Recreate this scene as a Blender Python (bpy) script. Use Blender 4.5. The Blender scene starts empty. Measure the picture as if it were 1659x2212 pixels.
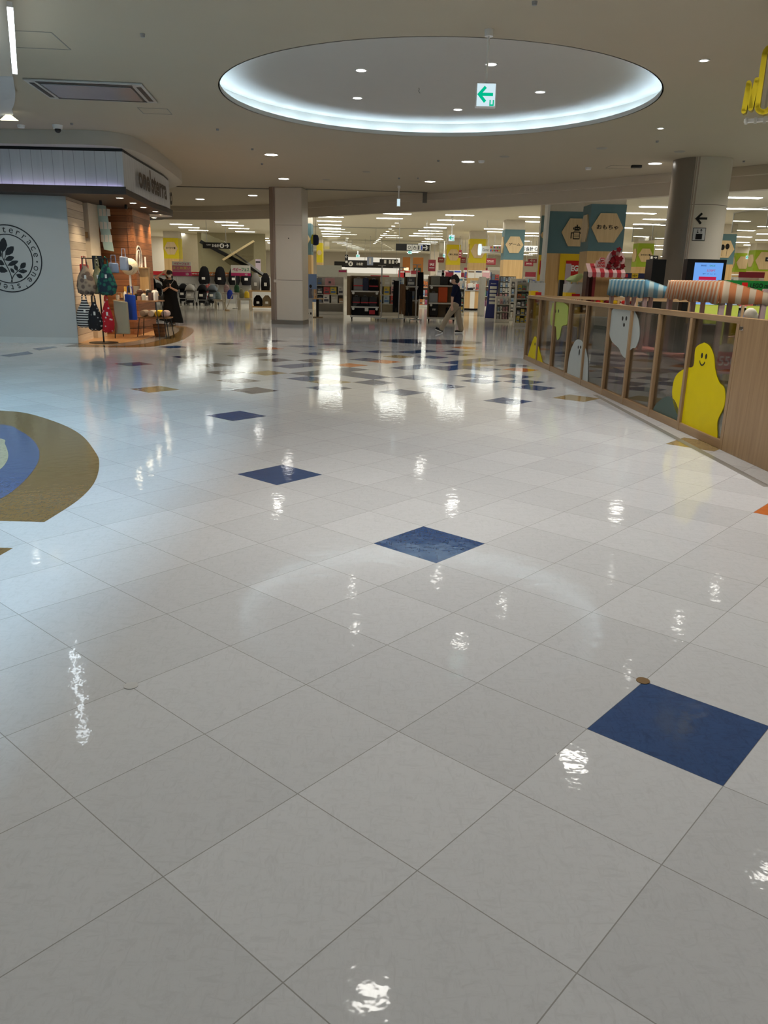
import bpy, bmesh, math, random
from mathutils import Vector, Matrix
random.seed(7)
SC = bpy.context.scene
COL = SC.collection
PI = math.pi
# ------------------------------------------------------------------ camera
FPX, PITCH, ROLL, CAMH = 1691.3, .2919, .0218, 1.605
cd = bpy.data.cameras.new('camera'); cam = bpy.data.objects.new('camera', cd); COL.objects.link(cam)
cd.sensor_fit = 'VERTICAL'; cd.sensor_height = 36; cd.lens = FPX/2212*36; cd.clip_end = 300; cd.clip_start = .05
_F = Vector((0, math.cos(PITCH), -math.sin(PITCH))); _U0 = Vector((0, math.sin(PITCH), math.cos(PITCH))); _R0 = Vector((1, 0, 0))
_R = _R0*math.cos(ROLL)+_U0*math.sin(ROLL); _U = -_R0*math.sin(ROLL)+_U0*math.cos(ROLL)
cam.matrix_world = Matrix(((_R.x, _U.x, -_F.x, 0), (_R.y, _U.y, -_F.y, 0), (_R.z, _U.z, -_F.z, CAMH), (0, 0, 0, 1)))
SC.camera = cam
# ------------------------------------------------------------------ world, exposure
SC.view_settings.view_transform = 'Standard'; SC.view_settings.look = 'None'
SC.view_settings.exposure = 0.0; SC.view_settings.gamma = 1.0; SC.view_settings.use_curve_mapping = False
wd = bpy.data.worlds.new('world'); SC.world = wd; wd.use_nodes = True
wd.node_tree.nodes['Background'].inputs[0].default_value = (1, .93, .84, 1); wd.node_tree.nodes['Background'].inputs[1].default_value = .02
try:
    SC.cycles.max_bounces = 6; SC.cycles.transparent_max_bounces = 12; SC.cycles.sample_clamp_indirect = 6; SC.cycles.caustics_reflective = False; SC.cycles.caustics_refractive = False
    SC.cycles.use_light_tree = True
except Exception: pass
CEIL = 4.3
K_DOWN = 24.0      # watts of each downlight lamp
K_STRIP = 13.0      # emission of shop strip lights
# ------------------------------------------------------------------ pixel <-> world
def ray(x, y): return _F+_R*((x-829.5)/FPX)-_U*((y-1106)/FPX)
def fl(x, y, z=0.0):
    d = ray(x, y); return Vector((0, 0, CAMH))+d*((z-CAMH)/d.z)
def at(x, y, Y):
    d = ray(x, y); return Vector((0, 0, CAMH))+d*(Y/d.y)
def onp(x, y, P, Q):      # vertical plane through P,Q -> distance along, height
    d = ray(x, y); n = Vector((-(Q[1]-P[1]), Q[0]-P[0], 0)).normalized()
    t = (Vector((P[0], P[1], 0))-Vector((0, 0, CAMH))).dot(n)/d.dot(n); w = Vector((0, 0, CAMH))+d*t
    u = Vector((Q[0]-P[0], Q[1]-P[1], 0)).normalized()
    return (w-Vector((P[0], P[1], 0))).dot(u), w.z
def rectat(x0, y0, x1, y1, Y):   # -> centre x, bottom z, width, height
    a = at((x0+x1)/2, y1, Y); b = at((x0+x1)/2, y0, Y); l = at(x0, (y0+y1)/2, Y); r = at(x1, (y0+y1)/2, Y)
    return (l.x+r.x)/2, a.z, r.x-l.x, b.z-a.z
# ------------------------------------------------------------------ materials
MC = {}
def mat(name, col, rough=.5, metal=0., noise=.06, nscale=6., bump=0., spec=.5, emit=None, estr=0.):
    if name in MC: return MC[name]
    m = bpy.data.materials.new(name); m.use_nodes = True; nt = m.node_tree; b = nt.nodes['Principled BSDF']; MC[name] = m
    b.inputs['Roughness'].default_value = rough; b.inputs['Metallic'].default_value = metal; b.inputs['Specular IOR Level'].default_value = spec
    b.inputs['Base Color'].default_value = (*col, 1)
    if emit is not None:
        b.inputs['Emission Color'].default_value = (*emit, 1); b.inputs['Emission Strength'].default_value = estr
    if noise > 0 or bump > 0:
        tc = nt.nodes.new('ShaderNodeTexCoord'); n = nt.nodes.new('ShaderNodeTexNoise'); n.inputs['Scale'].default_value = nscale; n.inputs['Detail'].default_value = 4
        nt.links.new(tc.outputs['Object'], n.inputs['Vector'])
        if noise > 0:
            mx = nt.nodes.new('ShaderNodeMix'); mx.data_type = 'RGBA'
            mx.inputs[6].default_value = (*[c*(1-noise) for c in col], 1); mx.inputs[7].default_value = (*[min(1, c*(1+noise)) for c in col], 1)
            nt.links.new(n.outputs['Fac'], mx.inputs[0]); nt.links.new(mx.outputs[2], b.inputs['Base Color'])
        if bump > 0:
            bp = nt.nodes.new('ShaderNodeBump'); bp.inputs['Strength'].default_value = bump; bp.inputs['Distance'].default_value = .01
            nt.links.new(n.outputs['Fac'], bp.inputs['Height']); nt.links.new(bp.outputs[0], b.inputs['Normal'])
    return m
def emat(name, col, s):
    if name in MC: return MC[name]
    m = bpy.data.materials.new(name); m.use_nodes = True; nt = m.node_tree; nt.nodes.remove(nt.nodes['Principled BSDF'])
    e = nt.nodes.new('ShaderNodeEmission'); e.inputs[0].default_value = (*col, 1); e.inputs[1].default_value = s
    nt.links.new(e.outputs[0], nt.nodes['Material Output'].inputs[0]); MC[name] = m; return m
def wood(name, c1, c2, axis='Z', scale=1.0, rough=.45, plank=None, plank_axis='Z', gap=(.05, .03, .02), tone=.26):
    """grain running along axis; optional plank pitch (m) with per-plank tone"""
    if name in MC: return MC[name]
    m = bpy.data.materials.new(name); m.use_nodes = True; nt = m.node_tree; b = nt.nodes['Principled BSDF']; MC[name] = m
    b.inputs['Roughness'].default_value = rough
    tc = nt.nodes.new('ShaderNodeTexCoord'); mp = nt.nodes.new('ShaderNodeMapping'); nt.links.new(tc.outputs['Object'], mp.inputs[0])
    s = [14*scale]*3; s['XYZ'.index(axis)] = .7*scale; mp.inputs['Scale'].default_value = s
    n = nt.nodes.new('ShaderNodeTexNoise'); n.inputs['Scale'].default_value = 1.6; n.inputs['Detail'].default_value = 6; n.inputs['Distortion'].default_value = .4
    nt.links.new(mp.outputs[0], n.inputs['Vector'])
    cr = nt.nodes.new('ShaderNodeMix'); cr.data_type = 'RGBA'; cr.inputs[6].default_value = (*c1, 1); cr.inputs[7].default_value = (*c2, 1)
    mr = nt.nodes.new('ShaderNodeMapRange'); mr.inputs[1].default_value = .3; mr.inputs[2].default_value = .7
    nt.links.new(n.outputs['Fac'], mr.inputs[0]); nt.links.new(mr.outputs[0], cr.inputs[0]); out = cr.outputs[2]
    if plank:
        sx = nt.nodes.new('ShaderNodeSeparateXYZ'); nt.links.new(tc.outputs['Object'], sx.inputs[0])
        dv = nt.nodes.new('ShaderNodeMath'); dv.operation = 'DIVIDE'; dv.inputs[1].default_value = plank; nt.links.new(sx.outputs['XYZ'.index(plank_axis)], dv.inputs[0])
        fr = nt.nodes.new('ShaderNodeMath'); fr.operation = 'FRACT'; nt.links.new(dv.outputs[0], fr.inputs[0])
        fo = nt.nodes.new('ShaderNodeMath'); fo.operation = 'FLOOR'; nt.links.new(dv.outputs[0], fo.inputs[0])
        wn = nt.nodes.new('ShaderNodeTexWhiteNoise'); wn.noise_dimensions = '1D'; nt.links.new(fo.outputs[0], wn.inputs['W'])
        hs = nt.nodes.new('ShaderNodeHueSaturation'); m2 = nt.nodes.new('ShaderNodeMapRange'); m2.inputs[3].default_value = 1-tone; m2.inputs[4].default_value = 1+tone*.9
        nt.links.new(wn.outputs[0], m2.inputs[0]); nt.links.new(m2.outputs[0], hs.inputs['Value']); nt.links.new(out, hs.inputs['Color'])
        lt = nt.nodes.new('ShaderNodeMath'); lt.operation = 'LESS_THAN'; lt.inputs[1].default_value = .05; nt.links.new(fr.outputs[0], lt.inputs[0])
        g = nt.nodes.new('ShaderNodeMix'); g.data_type = 'RGBA'; nt.links.new(lt.outputs[0], g.inputs[0]); nt.links.new(hs.outputs[0], g.inputs[6]); g.inputs[7].default_value = (*gap, 1); out = g.outputs[2]
    nt.links.new(out, b.inputs['Base Color']); return m
def stripes(name, c1, c2, pitch, axis='X', rough=.8):
    if name in MC: return MC[name]
    m = bpy.data.materials.new(name); m.use_nodes = True; nt = m.node_tree; b = nt.nodes['Principled BSDF']; MC[name] = m
    b.inputs['Roughness'].default_value = rough
    tc = nt.nodes.new('ShaderNodeTexCoord'); sx = nt.nodes.new('ShaderNodeSeparateXYZ'); nt.links.new(tc.outputs['Object'], sx.inputs[0])
    src = sx.outputs[0]
    if axis == 'XY':
        a = nt.nodes.new('ShaderNodeMath'); a.operation = 'ADD'; nt.links.new(sx.outputs[0], a.inputs[0]); nt.links.new(sx.outputs[1], a.inputs[1]); src = a.outputs[0]
    elif axis == 'Z': src = sx.outputs[2]
    dv = nt.nodes.new('ShaderNodeMath'); dv.operation = 'DIVIDE'; dv.inputs[1].default_value = pitch; nt.links.new(src, dv.inputs[0])
    fr = nt.nodes.new('ShaderNodeMath'); fr.operation = 'FRACT'; nt.links.new(dv.outputs[0], fr.inputs[0])
    lt = nt.nodes.new('ShaderNodeMath'); lt.operation = 'LESS_THAN'; lt.inputs[1].default_value = .5; nt.links.new(fr.outputs[0], lt.inputs[0])
    g = nt.nodes.new('ShaderNodeMix'); g.data_type = 'RGBA'; nt.links.new(lt.outputs[0], g.inputs[0]); g.inputs[6].default_value = (*c1, 1); g.inputs[7].default_value = (*c2, 1)
    nt.links.new(g.outputs[2], b.inputs['Base Color']); return m
def glass(name, tint=(.85, .87, .86), refl=.5):
    if name in MC: return MC[name]
    m = bpy.data.materials.new(name); m.use_nodes = True; nt = m.node_tree; nt.nodes.remove(nt.nodes['Principled BSDF']); MC[name] = m
    t = nt.nodes.new('ShaderNodeBsdfTransparent'); t.inputs[0].default_value = (*tint, 1)
    g = nt.nodes.new('ShaderNodeBsdfGlossy'); g.inputs['Roughness'].default_value = .02
    n = nt.nodes.new('ShaderNodeTexNoise'); n.inputs['Scale'].default_value = 1.5; bp = nt.nodes.new('ShaderNodeBump'); bp.inputs['Strength'].default_value = .05
    nt.links.new(n.outputs[0], bp.inputs['Height']); nt.links.new(bp.outputs[0], g.inputs['Normal'])
    fr = nt.nodes.new('ShaderNodeLayerWeight'); fr.inputs[0].default_value = refl
    mr = nt.nodes.new('ShaderNodeMapRange'); mr.inputs[3].default_value = .05; mr.inputs[4].default_value = .75; nt.links.new(fr.outputs['Fresnel'], mr.inputs[0])
    mx = nt.nodes.new('ShaderNodeMixShader'); nt.links.new(mr.outputs[0], mx.inputs[0]); nt.links.new(t.outputs[0], mx.inputs[1]); nt.links.new(g.outputs[0], mx.inputs[2])
    nt.links.new(mx.outputs[0], nt.nodes['Material Output'].inputs[0]); return m
def floor_mat(name, col, vary=.05, rough=.09, cell=None, grout=(.25, .24, .23), streak=.5, lattice=False):
    m = bpy.data.materials.new(name); m.use_nodes = True; nt = m.node_tree; b = nt.nodes['Principled BSDF']; MC[name] = m; L = nt.links.new
    b.inputs['Roughness'].default_value = rough; b.inputs['IOR'].default_value = 1.55
    tc = nt.nodes.new('ShaderNodeTexCoord')
    mp = nt.nodes.new('ShaderNodeMapping'); mp.inputs['Scale'].default_value = (9, 26, 1); L(tc.outputs['Object'], mp.inputs[0])
    n = nt.nodes.new('ShaderNodeTexNoise'); n.inputs['Scale'].default_value = 1.6; n.inputs['Detail'].default_value = 7; n.inputs['Roughness'].default_value = .7; n.inputs['Distortion'].default_value = 1.2; L(mp.outputs[0], n.inputs['Vector'])
    mx = nt.nodes.new('ShaderNodeMix'); mx.data_type = 'RGBA'; mr = nt.nodes.new('ShaderNodeMapRange'); mr.inputs[1].default_value = .34; mr.inputs[2].default_value = .50
    mpb = nt.nodes.new('ShaderNodeMapping'); mpb.inputs['Scale'].default_value = (27, 9, 1); mpb.inputs['Rotation'].default_value = (0, 0, .5); L(tc.outputs['Object'], mpb.inputs[0])
    nb = nt.nodes.new('ShaderNodeTexNoise'); nb.inputs['Scale'].default_value = 1.7; nb.inputs['Detail'].default_value = 7; nb.inputs['Roughness'].default_value = .7; nb.inputs['Distortion'].default_value = 1.2; L(mpb.outputs[0], nb.inputs['Vector'])
    mn = nt.nodes.new('ShaderNodeMath'); mn.operation = 'MINIMUM'; L(n.outputs['Fac'], mn.inputs[0]); L(nb.outputs['Fac'], mn.inputs[1]); L(mn.outputs[0], mr.inputs[0])
    mx.inputs[6].default_value = (*[c*(1-streak*.35) for c in col], 1); mx.inputs[7].default_value = (*col, 1); L(mr.outputs[0], mx.inputs[0]); out = mx.outputs[2]
    if lattice:
        at_ = nt.nodes.new('ShaderNodeUVMap'); at_.uv_map = 'tile'
        fl_ = nt.nodes.new('ShaderNodeVectorMath'); fl_.operation = 'FLOOR'; L(at_.outputs[0], fl_.inputs[0])
        wn = nt.nodes.new('ShaderNodeTexWhiteNoise'); wn.noise_dimensions = '3D'; L(fl_.outputs[0], wn.inputs['Vector'])
        hs = nt.nodes.new('ShaderNodeHueSaturation'); m2 = nt.nodes.new('ShaderNodeMapRange'); m2.inputs[3].default_value = 1-vary; m2.inputs[4].default_value = 1+vary*.6
        L(wn.outputs[0], m2.inputs[0]); L(m2.outputs[0], hs.inputs['Value']); L(out, hs.inputs['Color'])
        fr = nt.nodes.new('ShaderNodeVectorMath'); fr.operation = 'FRACTION'; L(at_.outputs[0], fr.inputs[0])
        sb = nt.nodes.new('ShaderNodeVectorMath'); sb.operation = 'SUBTRACT'; sb.inputs[1].default_value = (.5, .5, 0); L(fr.outputs[0], sb.inputs[0])
        ab = nt.nodes.new('ShaderNodeVectorMath'); ab.operation = 'ABSOLUTE'; L(sb.outputs[0], ab.inputs[0])
        sp = nt.nodes.new('ShaderNodeSeparateXYZ'); L(ab.outputs[0], sp.inputs[0]); mm = nt.nodes.new('ShaderNodeMath'); mm.operation = 'MAXIMUM'; L(sp.outputs[0], mm.inputs[0]); L(sp.outputs[1], mm.inputs[1])
        gt = nt.nodes.new('ShaderNodeMath'); gt.operation = 'GREATER_THAN'; gt.inputs[1].default_value = .4965; L(mm.outputs[0], gt.inputs[0])
        g = nt.nodes.new('ShaderNodeMix'); g.data_type = 'RGBA'; ml = nt.nodes.new('ShaderNodeMath'); ml.operation = 'MULTIPLY'; ml.inputs[1].default_value = .8; L(gt.outputs[0], ml.inputs[0]); L(ml.outputs[0], g.inputs[0]); L(hs.outputs[0], g.inputs[6]); g.inputs[7].default_value = (*grout, 1); out = g.outputs[2]
    L(out, b.inputs['Base Color'])
    m3 = nt.nodes.new('ShaderNodeMapping'); m3.inputs['Scale'].default_value = (1.2, 1.2, 1); L(tc.outputs['Object'], m3.inputs[0])
    n2 = nt.nodes.new('ShaderNodeTexNoise'); n2.inputs['Scale'].default_value = 9; n2.inputs['Detail'].default_value = 3; L(m3.outputs[0], n2.inputs['Vector'])
    bp = nt.nodes.new('ShaderNodeBump'); bp.inputs['Strength'].default_value = .13; bp.inputs['Distance'].default_value = .009; L(n2.outputs['Fac'], bp.inputs['Height']); L(bp.outputs[0], b.inputs['Normal'])
    return m
# ------------------------------------------------------------------ mesh builder
class MB:
    def __init__(s): s.v = []; s.f = []; s.m = []
    def add(s, V, F, mi=0):
        o = len(s.v); s.v += [tuple(p) for p in V]; s.f += [tuple(i+o for i in f) for f in F]; s.m += [mi]*len(F); return s
    def box(s, x0, y0, z0, x1, y1, z1, mi=0):
        V = [(x0, y0, z0), (x1, y0, z0), (x1, y1, z0), (x0, y1, z0), (x0, y0, z1), (x1, y0, z1), (x1, y1, z1), (x0, y1, z1)]
        return s.add(V, [(0, 3, 2, 1), (4, 5, 6, 7), (0, 1, 5, 4), (1, 2, 6, 5), (2, 3, 7, 6), (3, 0, 4, 7)], mi)
    def cb(s, cx, cy, z0, w, d, h, mi=0): return s.box(cx-w/2, cy-d/2, z0, cx+w/2, cy+d/2, z0+h, mi)
    def beam(s, a, b, w, h, mi=0):
        a = Vector(a); b = Vector(b); d = (b-a).normalized(); up = Vector((0, 0, 1)) if abs(d.z) < .95 else Vector((0, 1, 0))
        r = d.cross(up).normalized()*w/2; u = r.cross(d).normalized()*h/2
        V = [a-r-u, a+r-u, a+r+u, a-r+u, b-r-u, b+r-u, b+r+u, b-r+u]
        return s.add(V, [(0, 3, 2, 1), (4, 5, 6, 7), (0, 1, 5, 4), (1, 2, 6, 5), (2, 3, 7, 6), (3, 0, 4, 7)], mi)
    def cyl(s, a, b, r0, r1=None, n=16, mi=0, cap=True):
        r1 = r0 if r1 is None else r1; a = Vector(a); b = Vector(b); d = (b-a).normalized(); up = Vector((0, 0, 1)) if abs(d.z) < .95 else Vector((1, 0, 0))
        r = d.cross(up).normalized(); u = d.cross(r).normalized(); V = []
        for p, R in ((a, r0), (b, r1)):
            for i in range(n): t = 2*PI*i/n; V.append(p+r*math.cos(t)*R+u*math.sin(t)*R)
        F = [(i, (i+1) % n, n+(i+1) % n, n+i) for i in range(n)]
        if cap: F += [tuple(range(n-1, -1, -1)), tuple(range(n, 2*n))]
        return s.add(V, F, mi)
    def tube(s, P, r, n=6, mi=0):
        P = [Vector(p) for p in P]; V = []; k = len(P)
        for i, p in enumerate(P):
            d = (P[min(i+1, k-1)]-P[max(i-1, 0)]).normalized(); up = Vector((0, 0, 1)) if abs(d.z) < .9 else Vector((0, 1, 0))
            a = d.cross(up).normalized(); b = d.cross(a).normalized(); R = r[i] if isinstance(r, (list, tuple)) else r
            for j in range(n): t = 2*PI*j/n; V.append(p+a*math.cos(t)*R+b*math.sin(t)*R)
        F = [(i*n+j, i*n+(j+1) % n, (i+1)*n+(j+1) % n, (i+1)*n+j) for i in range(k-1) for j in range(n)]+[tuple(range(n-1, -1, -1)), tuple(range((k-1)*n, k*n))]
        return s.add(V, F, mi)
    def loft(s, rings, cap=True, mi=0):
        n = len(rings[0]); V = [p for r in rings for p in r]; k = len(rings)
        F = [(i*n+j, i*n+(j+1) % n, (i+1)*n+(j+1) % n, (i+1)*n+j) for i in range(k-1) for j in range(n)]
        if cap: F += [tuple(range(n-1, -1, -1)), tuple(range((k-1)*n, k*n))]
        return s.add(V, F, mi)
    def ell_rings(s, specs, n=16, mi=0):   # specs: (cx,cy,z,rx,ry)
        return s.loft([[(cx+rx*math.cos(2*PI*j/n), cy+ry*math.sin(2*PI*j/n), z) for j in range(n)] for cx, cy, z, rx, ry in specs], mi=mi)
    def ball(s, c, rx, ry=None, rz=None, n=12, k=8, mi=0):
        ry = ry or rx; rz = rz or rx; R = []
        for i in range(k+1):
            t = PI*i/k; t = min(max(t, .02), PI-.02)
            R.append([(c[0]+rx*math.sin(t)*math.cos(2*PI*j/n), c[1]+ry*math.sin(t)*math.sin(2*PI*j/n), c[2]-rz*math.cos(t)) for j in range(n)])
        return s.loft(R, mi=mi)
    def prism(s, poly, y0, y1, mi=0):       # poly in (x,z), extruded along y
        n = len(poly); a = sum(poly[i][0]*poly[(i+1) % n][1]-poly[(i+1) % n][0]*poly[i][1] for i in range(n))
        if a < 0: poly = poly[::-1]
        V = [(x, y0, z) for x, z in poly]+[(x, y1, z) for x, z in poly]
        F = [tuple(range(n)), tuple(range(2*n-1, n-1, -1))]+[(i, n+i, n+(i+1) % n, (i+1) % n) for i in range(n)]
        return s.add(V, F, mi)
    def slab(s, poly, z0, z1, mi=0):        # poly in (x,y), extruded along z
        n = len(poly); a = sum(poly[i][0]*poly[(i+1) % n][1]-poly[(i+1) % n][0]*poly[i][1] for i in range(n))
        if a < 0: poly = poly[::-1]
        V = [(x, y, z0) for x, y in poly]+[(x, y, z1) for x, y in poly]
        F = [tuple(range(n-1, -1, -1)), tuple(range(n, 2*n))]+[(i, (i+1) % n, n+(i+1) % n, n+i) for i in range(n)]
        return s.add(V, F, mi)
    def ring(s, c, r0, r1, z0, z1, n=64, mi=0):
        V = []
        for z in (z0, z1):
            for r in (r0, r1):
                for i in range(n): t = 2*PI*i/n; V.append((c[0]+r*math.cos(t), c[1]+r*math.sin(t), z))
        F = []
        for i in range(n):
            j = (i+1) % n; F += [(i, n+i, n+j, j)[::-1], (2*n+i, 3*n+i, 3*n+j, 2*n+j), (n+i, n+j, 3*n+j, 3*n+i), (i, 2*n+i, 2*n+j, j)]
        return s.add(V, F, mi)
    def build(s, name, mt, parent=None, bevel=0, smooth=35, fix=False):
        me = bpy.data.meshes.new(name); me.from_pydata(s.v, [], s.f)
        for m in (mt if isinstance(mt, (list, tuple)) else [mt]): me.materials.append(m)
        if any(s.m): me.polygons.foreach_set('material_index', s.m)
        if fix:
            bm = bmesh.new(); bm.from_mesh(me); bmesh.ops.recalc_face_normals(bm, faces=bm.faces); bm.to_mesh(me); bm.free()
        if smooth:
            me.polygons.foreach_set('use_smooth', [True]*len(me.polygons)); me.set_sharp_from_angle(angle=math.radians(smooth))
        me.update(); o = bpy.data.objects.new(name, me); COL.objects.link(o)
        if parent: o.parent = parent
        if bevel:
            b = o.modifiers.new('bevel', 'BEVEL'); b.width = bevel; b.segments = 2; b.limit_method = 'ANGLE'
        return o
def thing(name, label, cat, loc=(0, 0, 0), rz=0, group=None):
    o = bpy.data.objects.new(name, None); COL.objects.link(o); o.empty_display_size = .1
    o.location = loc; o.rotation_euler = (0, 0, rz); tag(o, label, cat, group); return o
def tag(o, label=None, cat=None, group=None, kind=None):
    if label: o['label'] = label
    if cat: o['category'] = cat
    if group: o['group'] = group
    if kind: o['kind'] = kind
    return o
def struct(o): o['kind'] = 'structure'; return o
def dup(o, loc, rz=None, label=None, group=None):
    c = o.copy(); COL.objects.link(c); c.location = loc
    if rz is not None: c.rotation_euler = (0, 0, rz)
    if label: c['label'] = label
    if group: c['group'] = group
    for ch in list(o.children):
        d = ch.copy(); COL.objects.link(d); d.parent = c
        for g in list(ch.children):
            e = g.copy(); COL.objects.link(e); e.parent = d
    return c
_tc = {}
def textmb(s, w=None, h=None, bold=0., depth=.004, y=0., x=0., z=0., mb=None, xs=None):
    """lettering as a mesh in the XZ plane facing -Y, centred on x,z and fitted to w,h"""
    key = (s, bold)
    if key not in _tc:
        cu = bpy.data.curves.new('t', 'FONT'); cu.body = s; cu.size = 1; cu.offset = bold; cu.resolution_u = 3; cu.align_x = 'CENTER'
        o = bpy.data.objects.new('t', cu); COL.objects.link(o)
        dg = bpy.context.evaluated_depsgraph_get(); dg.update(); me = bpy.data.meshes.new_from_object(o.evaluated_get(dg))
        V = [tuple(v.co) for v in me.vertices]; F = [tuple(p.vertices) for p in me.polygons]
        bpy.data.objects.remove(o); bpy.data.curves.remove(cu); bpy.data.meshes.remove(me); _tc[key] = (V, F)
    V, F = _tc[key]
    if not V: return mb or MB()
    x0 = min(v[0] for v in V); x1 = max(v[0] for v in V); y0 = min(v[1] for v in V); y1 = max(v[1] for v in V)
    sx = w/(x1-x0) if w else None; sz = h/(y1-y0) if h else None
    if sx is None: sx = sz
    if sz is None: sz = sx
    mb = mb or MB(); cx = (x0+x1)/2; cz = (y0+y1)/2
    mb.add([(x+(v[0]-cx)*sx, y-depth, z+(v[1]-cz)*sz) for v in V], F)
    return mb
def sign(name, label, cat, px, Y, bmat, texts=(), thick=.04, frame=None, rods=None, rodto=CEIL, group=None, rz=0):
    """flat board seen square-on at pixel box px, depth Y. texts: (string, fx, fz, fw, fh, mat) in 0..1 of the board"""
    cx, z0, w, h = rectat(*px, Y); t = thing(name, label, cat, (cx, Y, z0), rz, group)
    MB().box(-w/2, 0, 0, w/2, thick, h).build('board', bmat, t)
    for s, fx, fz, fw, fh, m in texts:
        if s == '#': MB().box(-w/2+(fx-fw/2)*w, -.006, (fz-fh/2)*h, -w/2+(fx+fw/2)*w, 0, (fz+fh/2)*h).build('coloured_panel', m, t)
        else: textmb(s, fw*w, fh*h, .02, .01, 0, -w/2+fx*w, fz*h).build('lettering', m, t, smooth=0)
    if rods:
        for f in rods: MB().cyl((-w/2+f*w, thick/2, h), (-w/2+f*w, thick/2, rodto-z0), .006+Y*.0002, n=6).build('hanging_rod', MC['steel'], t)
    return t, w, h
# common materials
white = mat('white_paint', (.80, .80, .78), .5); cream = mat('cream_paint', (.72, .67, .58), .5); black = mat('black_plastic', (.008, .008, .009), .4, spec=.35)
steel = mat('steel', (.55, .55, .55), .3, .8); chrome = mat('chrome', (.7, .7, .7), .12, 1.); dark = mat('dark_fabric', (.012, .012, .014), .9, spec=.15)
navy = mat('navy', (.02, .03, .09), .7); red = mat('red', (.55, .02, .03), .5); grey = mat('grey', (.28, .28, .28), .6); ltgrey = mat('light_grey', (.5, .5, .5), .6)
yellow = mat('yellow', (.8, .55, .03), .5); skin = mat('skin', (.55, .33, .23), .55); hairm = mat('hair', (.012, .009, .008), .6)
woodl = wood('light_oak', (.50, .31, .13), (.60, .40, .19)); brownm = mat('brown_board', (.22, .14, .07), .6); orange = mat('orange', (.75, .13, .03), .5)
pink = mat('pink', (.75, .35, .38), .6); magenta = mat('magenta', (.55, .04, .18), .5); green = mat('green', (.05, .3, .06), .5); blue = mat('blue', (.03, .08, .5), .5)
burg = mat('burgundy', (.22, .015, .03), .5); paper = mat('paper', (.75, .74, .70), .7)
# ================================================================== FLOOR
LX, LY, LYAW, TS = 4.2434, -2.8959, 2.2932, .5
def lat(u, v):
    a = ((u-LX)*TS, (v-LY)*TS); return (a[0]*math.sin(LYAW)-a[1]*math.cos(LYAW), a[0]*math.cos(LYAW)+a[1]*math.sin(LYAW))
def unlat(X, Y): return ((math.sin(LYAW)*X+math.cos(LYAW)*Y)/TS+LX, (-math.cos(LYAW)*X+math.sin(LYAW)*Y)/TS+LY)
fm = [floor_mat('vinyl_white', (.595, .612, .64), .07, .05, lattice=True, streak=.26),
      floor_mat('vinyl_blue', (.03, .08, .22), .12, .06, lattice=True, streak=.8, grout=(.03, .05, .1)),
      floor_mat('vinyl_tan', (.33, .24, .11), .1, .06, lattice=True, streak=.8),
      floor_mat('vinyl_orange', (.62, .16, .03), .1, .06, lattice=True, streak=.5),
      floor_mat('vinyl_slate', (.06, .075, .13), .1, .06, lattice=True, streak=.6)]
cells = {}
def setc(px, py, k):
    p = fl(px, py); u, v = unlat(p.x, p.y); cells[(math.floor(u), math.floor(v))] = k
for p in [(604, 1027), (925, 1177), (1463, 1585), (519, 898), (708, 842), (668, 822), (757, 811), (808, 831), (866, 851), (954, 838), (1095, 868), (1037, 826), (1124, 826), (1146, 839), (1027, 814),
          (290, 788), (377, 751), (391, 773), (616, 790), (598, 767), (655, 746), (719, 742), (895, 817), (840, 814), (960, 783), (985, 790), (930, 795), (1000, 778), (940, 775), (900, 790), (870, 797), (650, 793), (690, 790),
          (760, 800), (1060, 800), (1085, 812), (1100, 790), (820, 757), (860, 760), (900, 757), (790, 775), (830, 780), (700, 765), (740, 760), (770, 790), (1010, 760), (980, 765), (1050, 775), (1115, 812)]: setc(*p, 1)
for p in [(554, 846), (518, 826), (485, 808), (475, 790), (507, 768), (569, 777), (493, 744), (572, 736), (641, 806), (554, 712), (701, 806), (690, 778)]: setc(*p, 4)
for p in [(582, 809), (726, 828), (323, 842), (828, 770), (1240, 860), (1490, 958), (690, 755), (1040, 790)]: setc(*p, 2)
for p in [(734, 790), (860, 782), (1117, 800), (554, 752), (1648, 1100), (1000, 752)]: setc(*p, 3)
me = bpy.data.meshes.new('floor'); V = []; F = []; M = []; UV = []
for u in range(-62, 16):
    for v in range(-16, 58):
        c = lat(u+.5, v+.5)
        if not (-26 < c[0] < 24 and -12 < c[1] < 28.0): continue
        q = [lat(u, v), lat(u+1, v), lat(u+1, v+1), lat(u, v+1)]; o = len(V); V += [(x, y, 0) for x, y in q]; F.append((o, o+1, o+2, o+3)); M.append(cells.get((u, v), 0))
        UV += [(u+a+80, v+b+80) for a, b in ((0, 0), (1, 0), (1, 1), (0, 1))]
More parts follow.
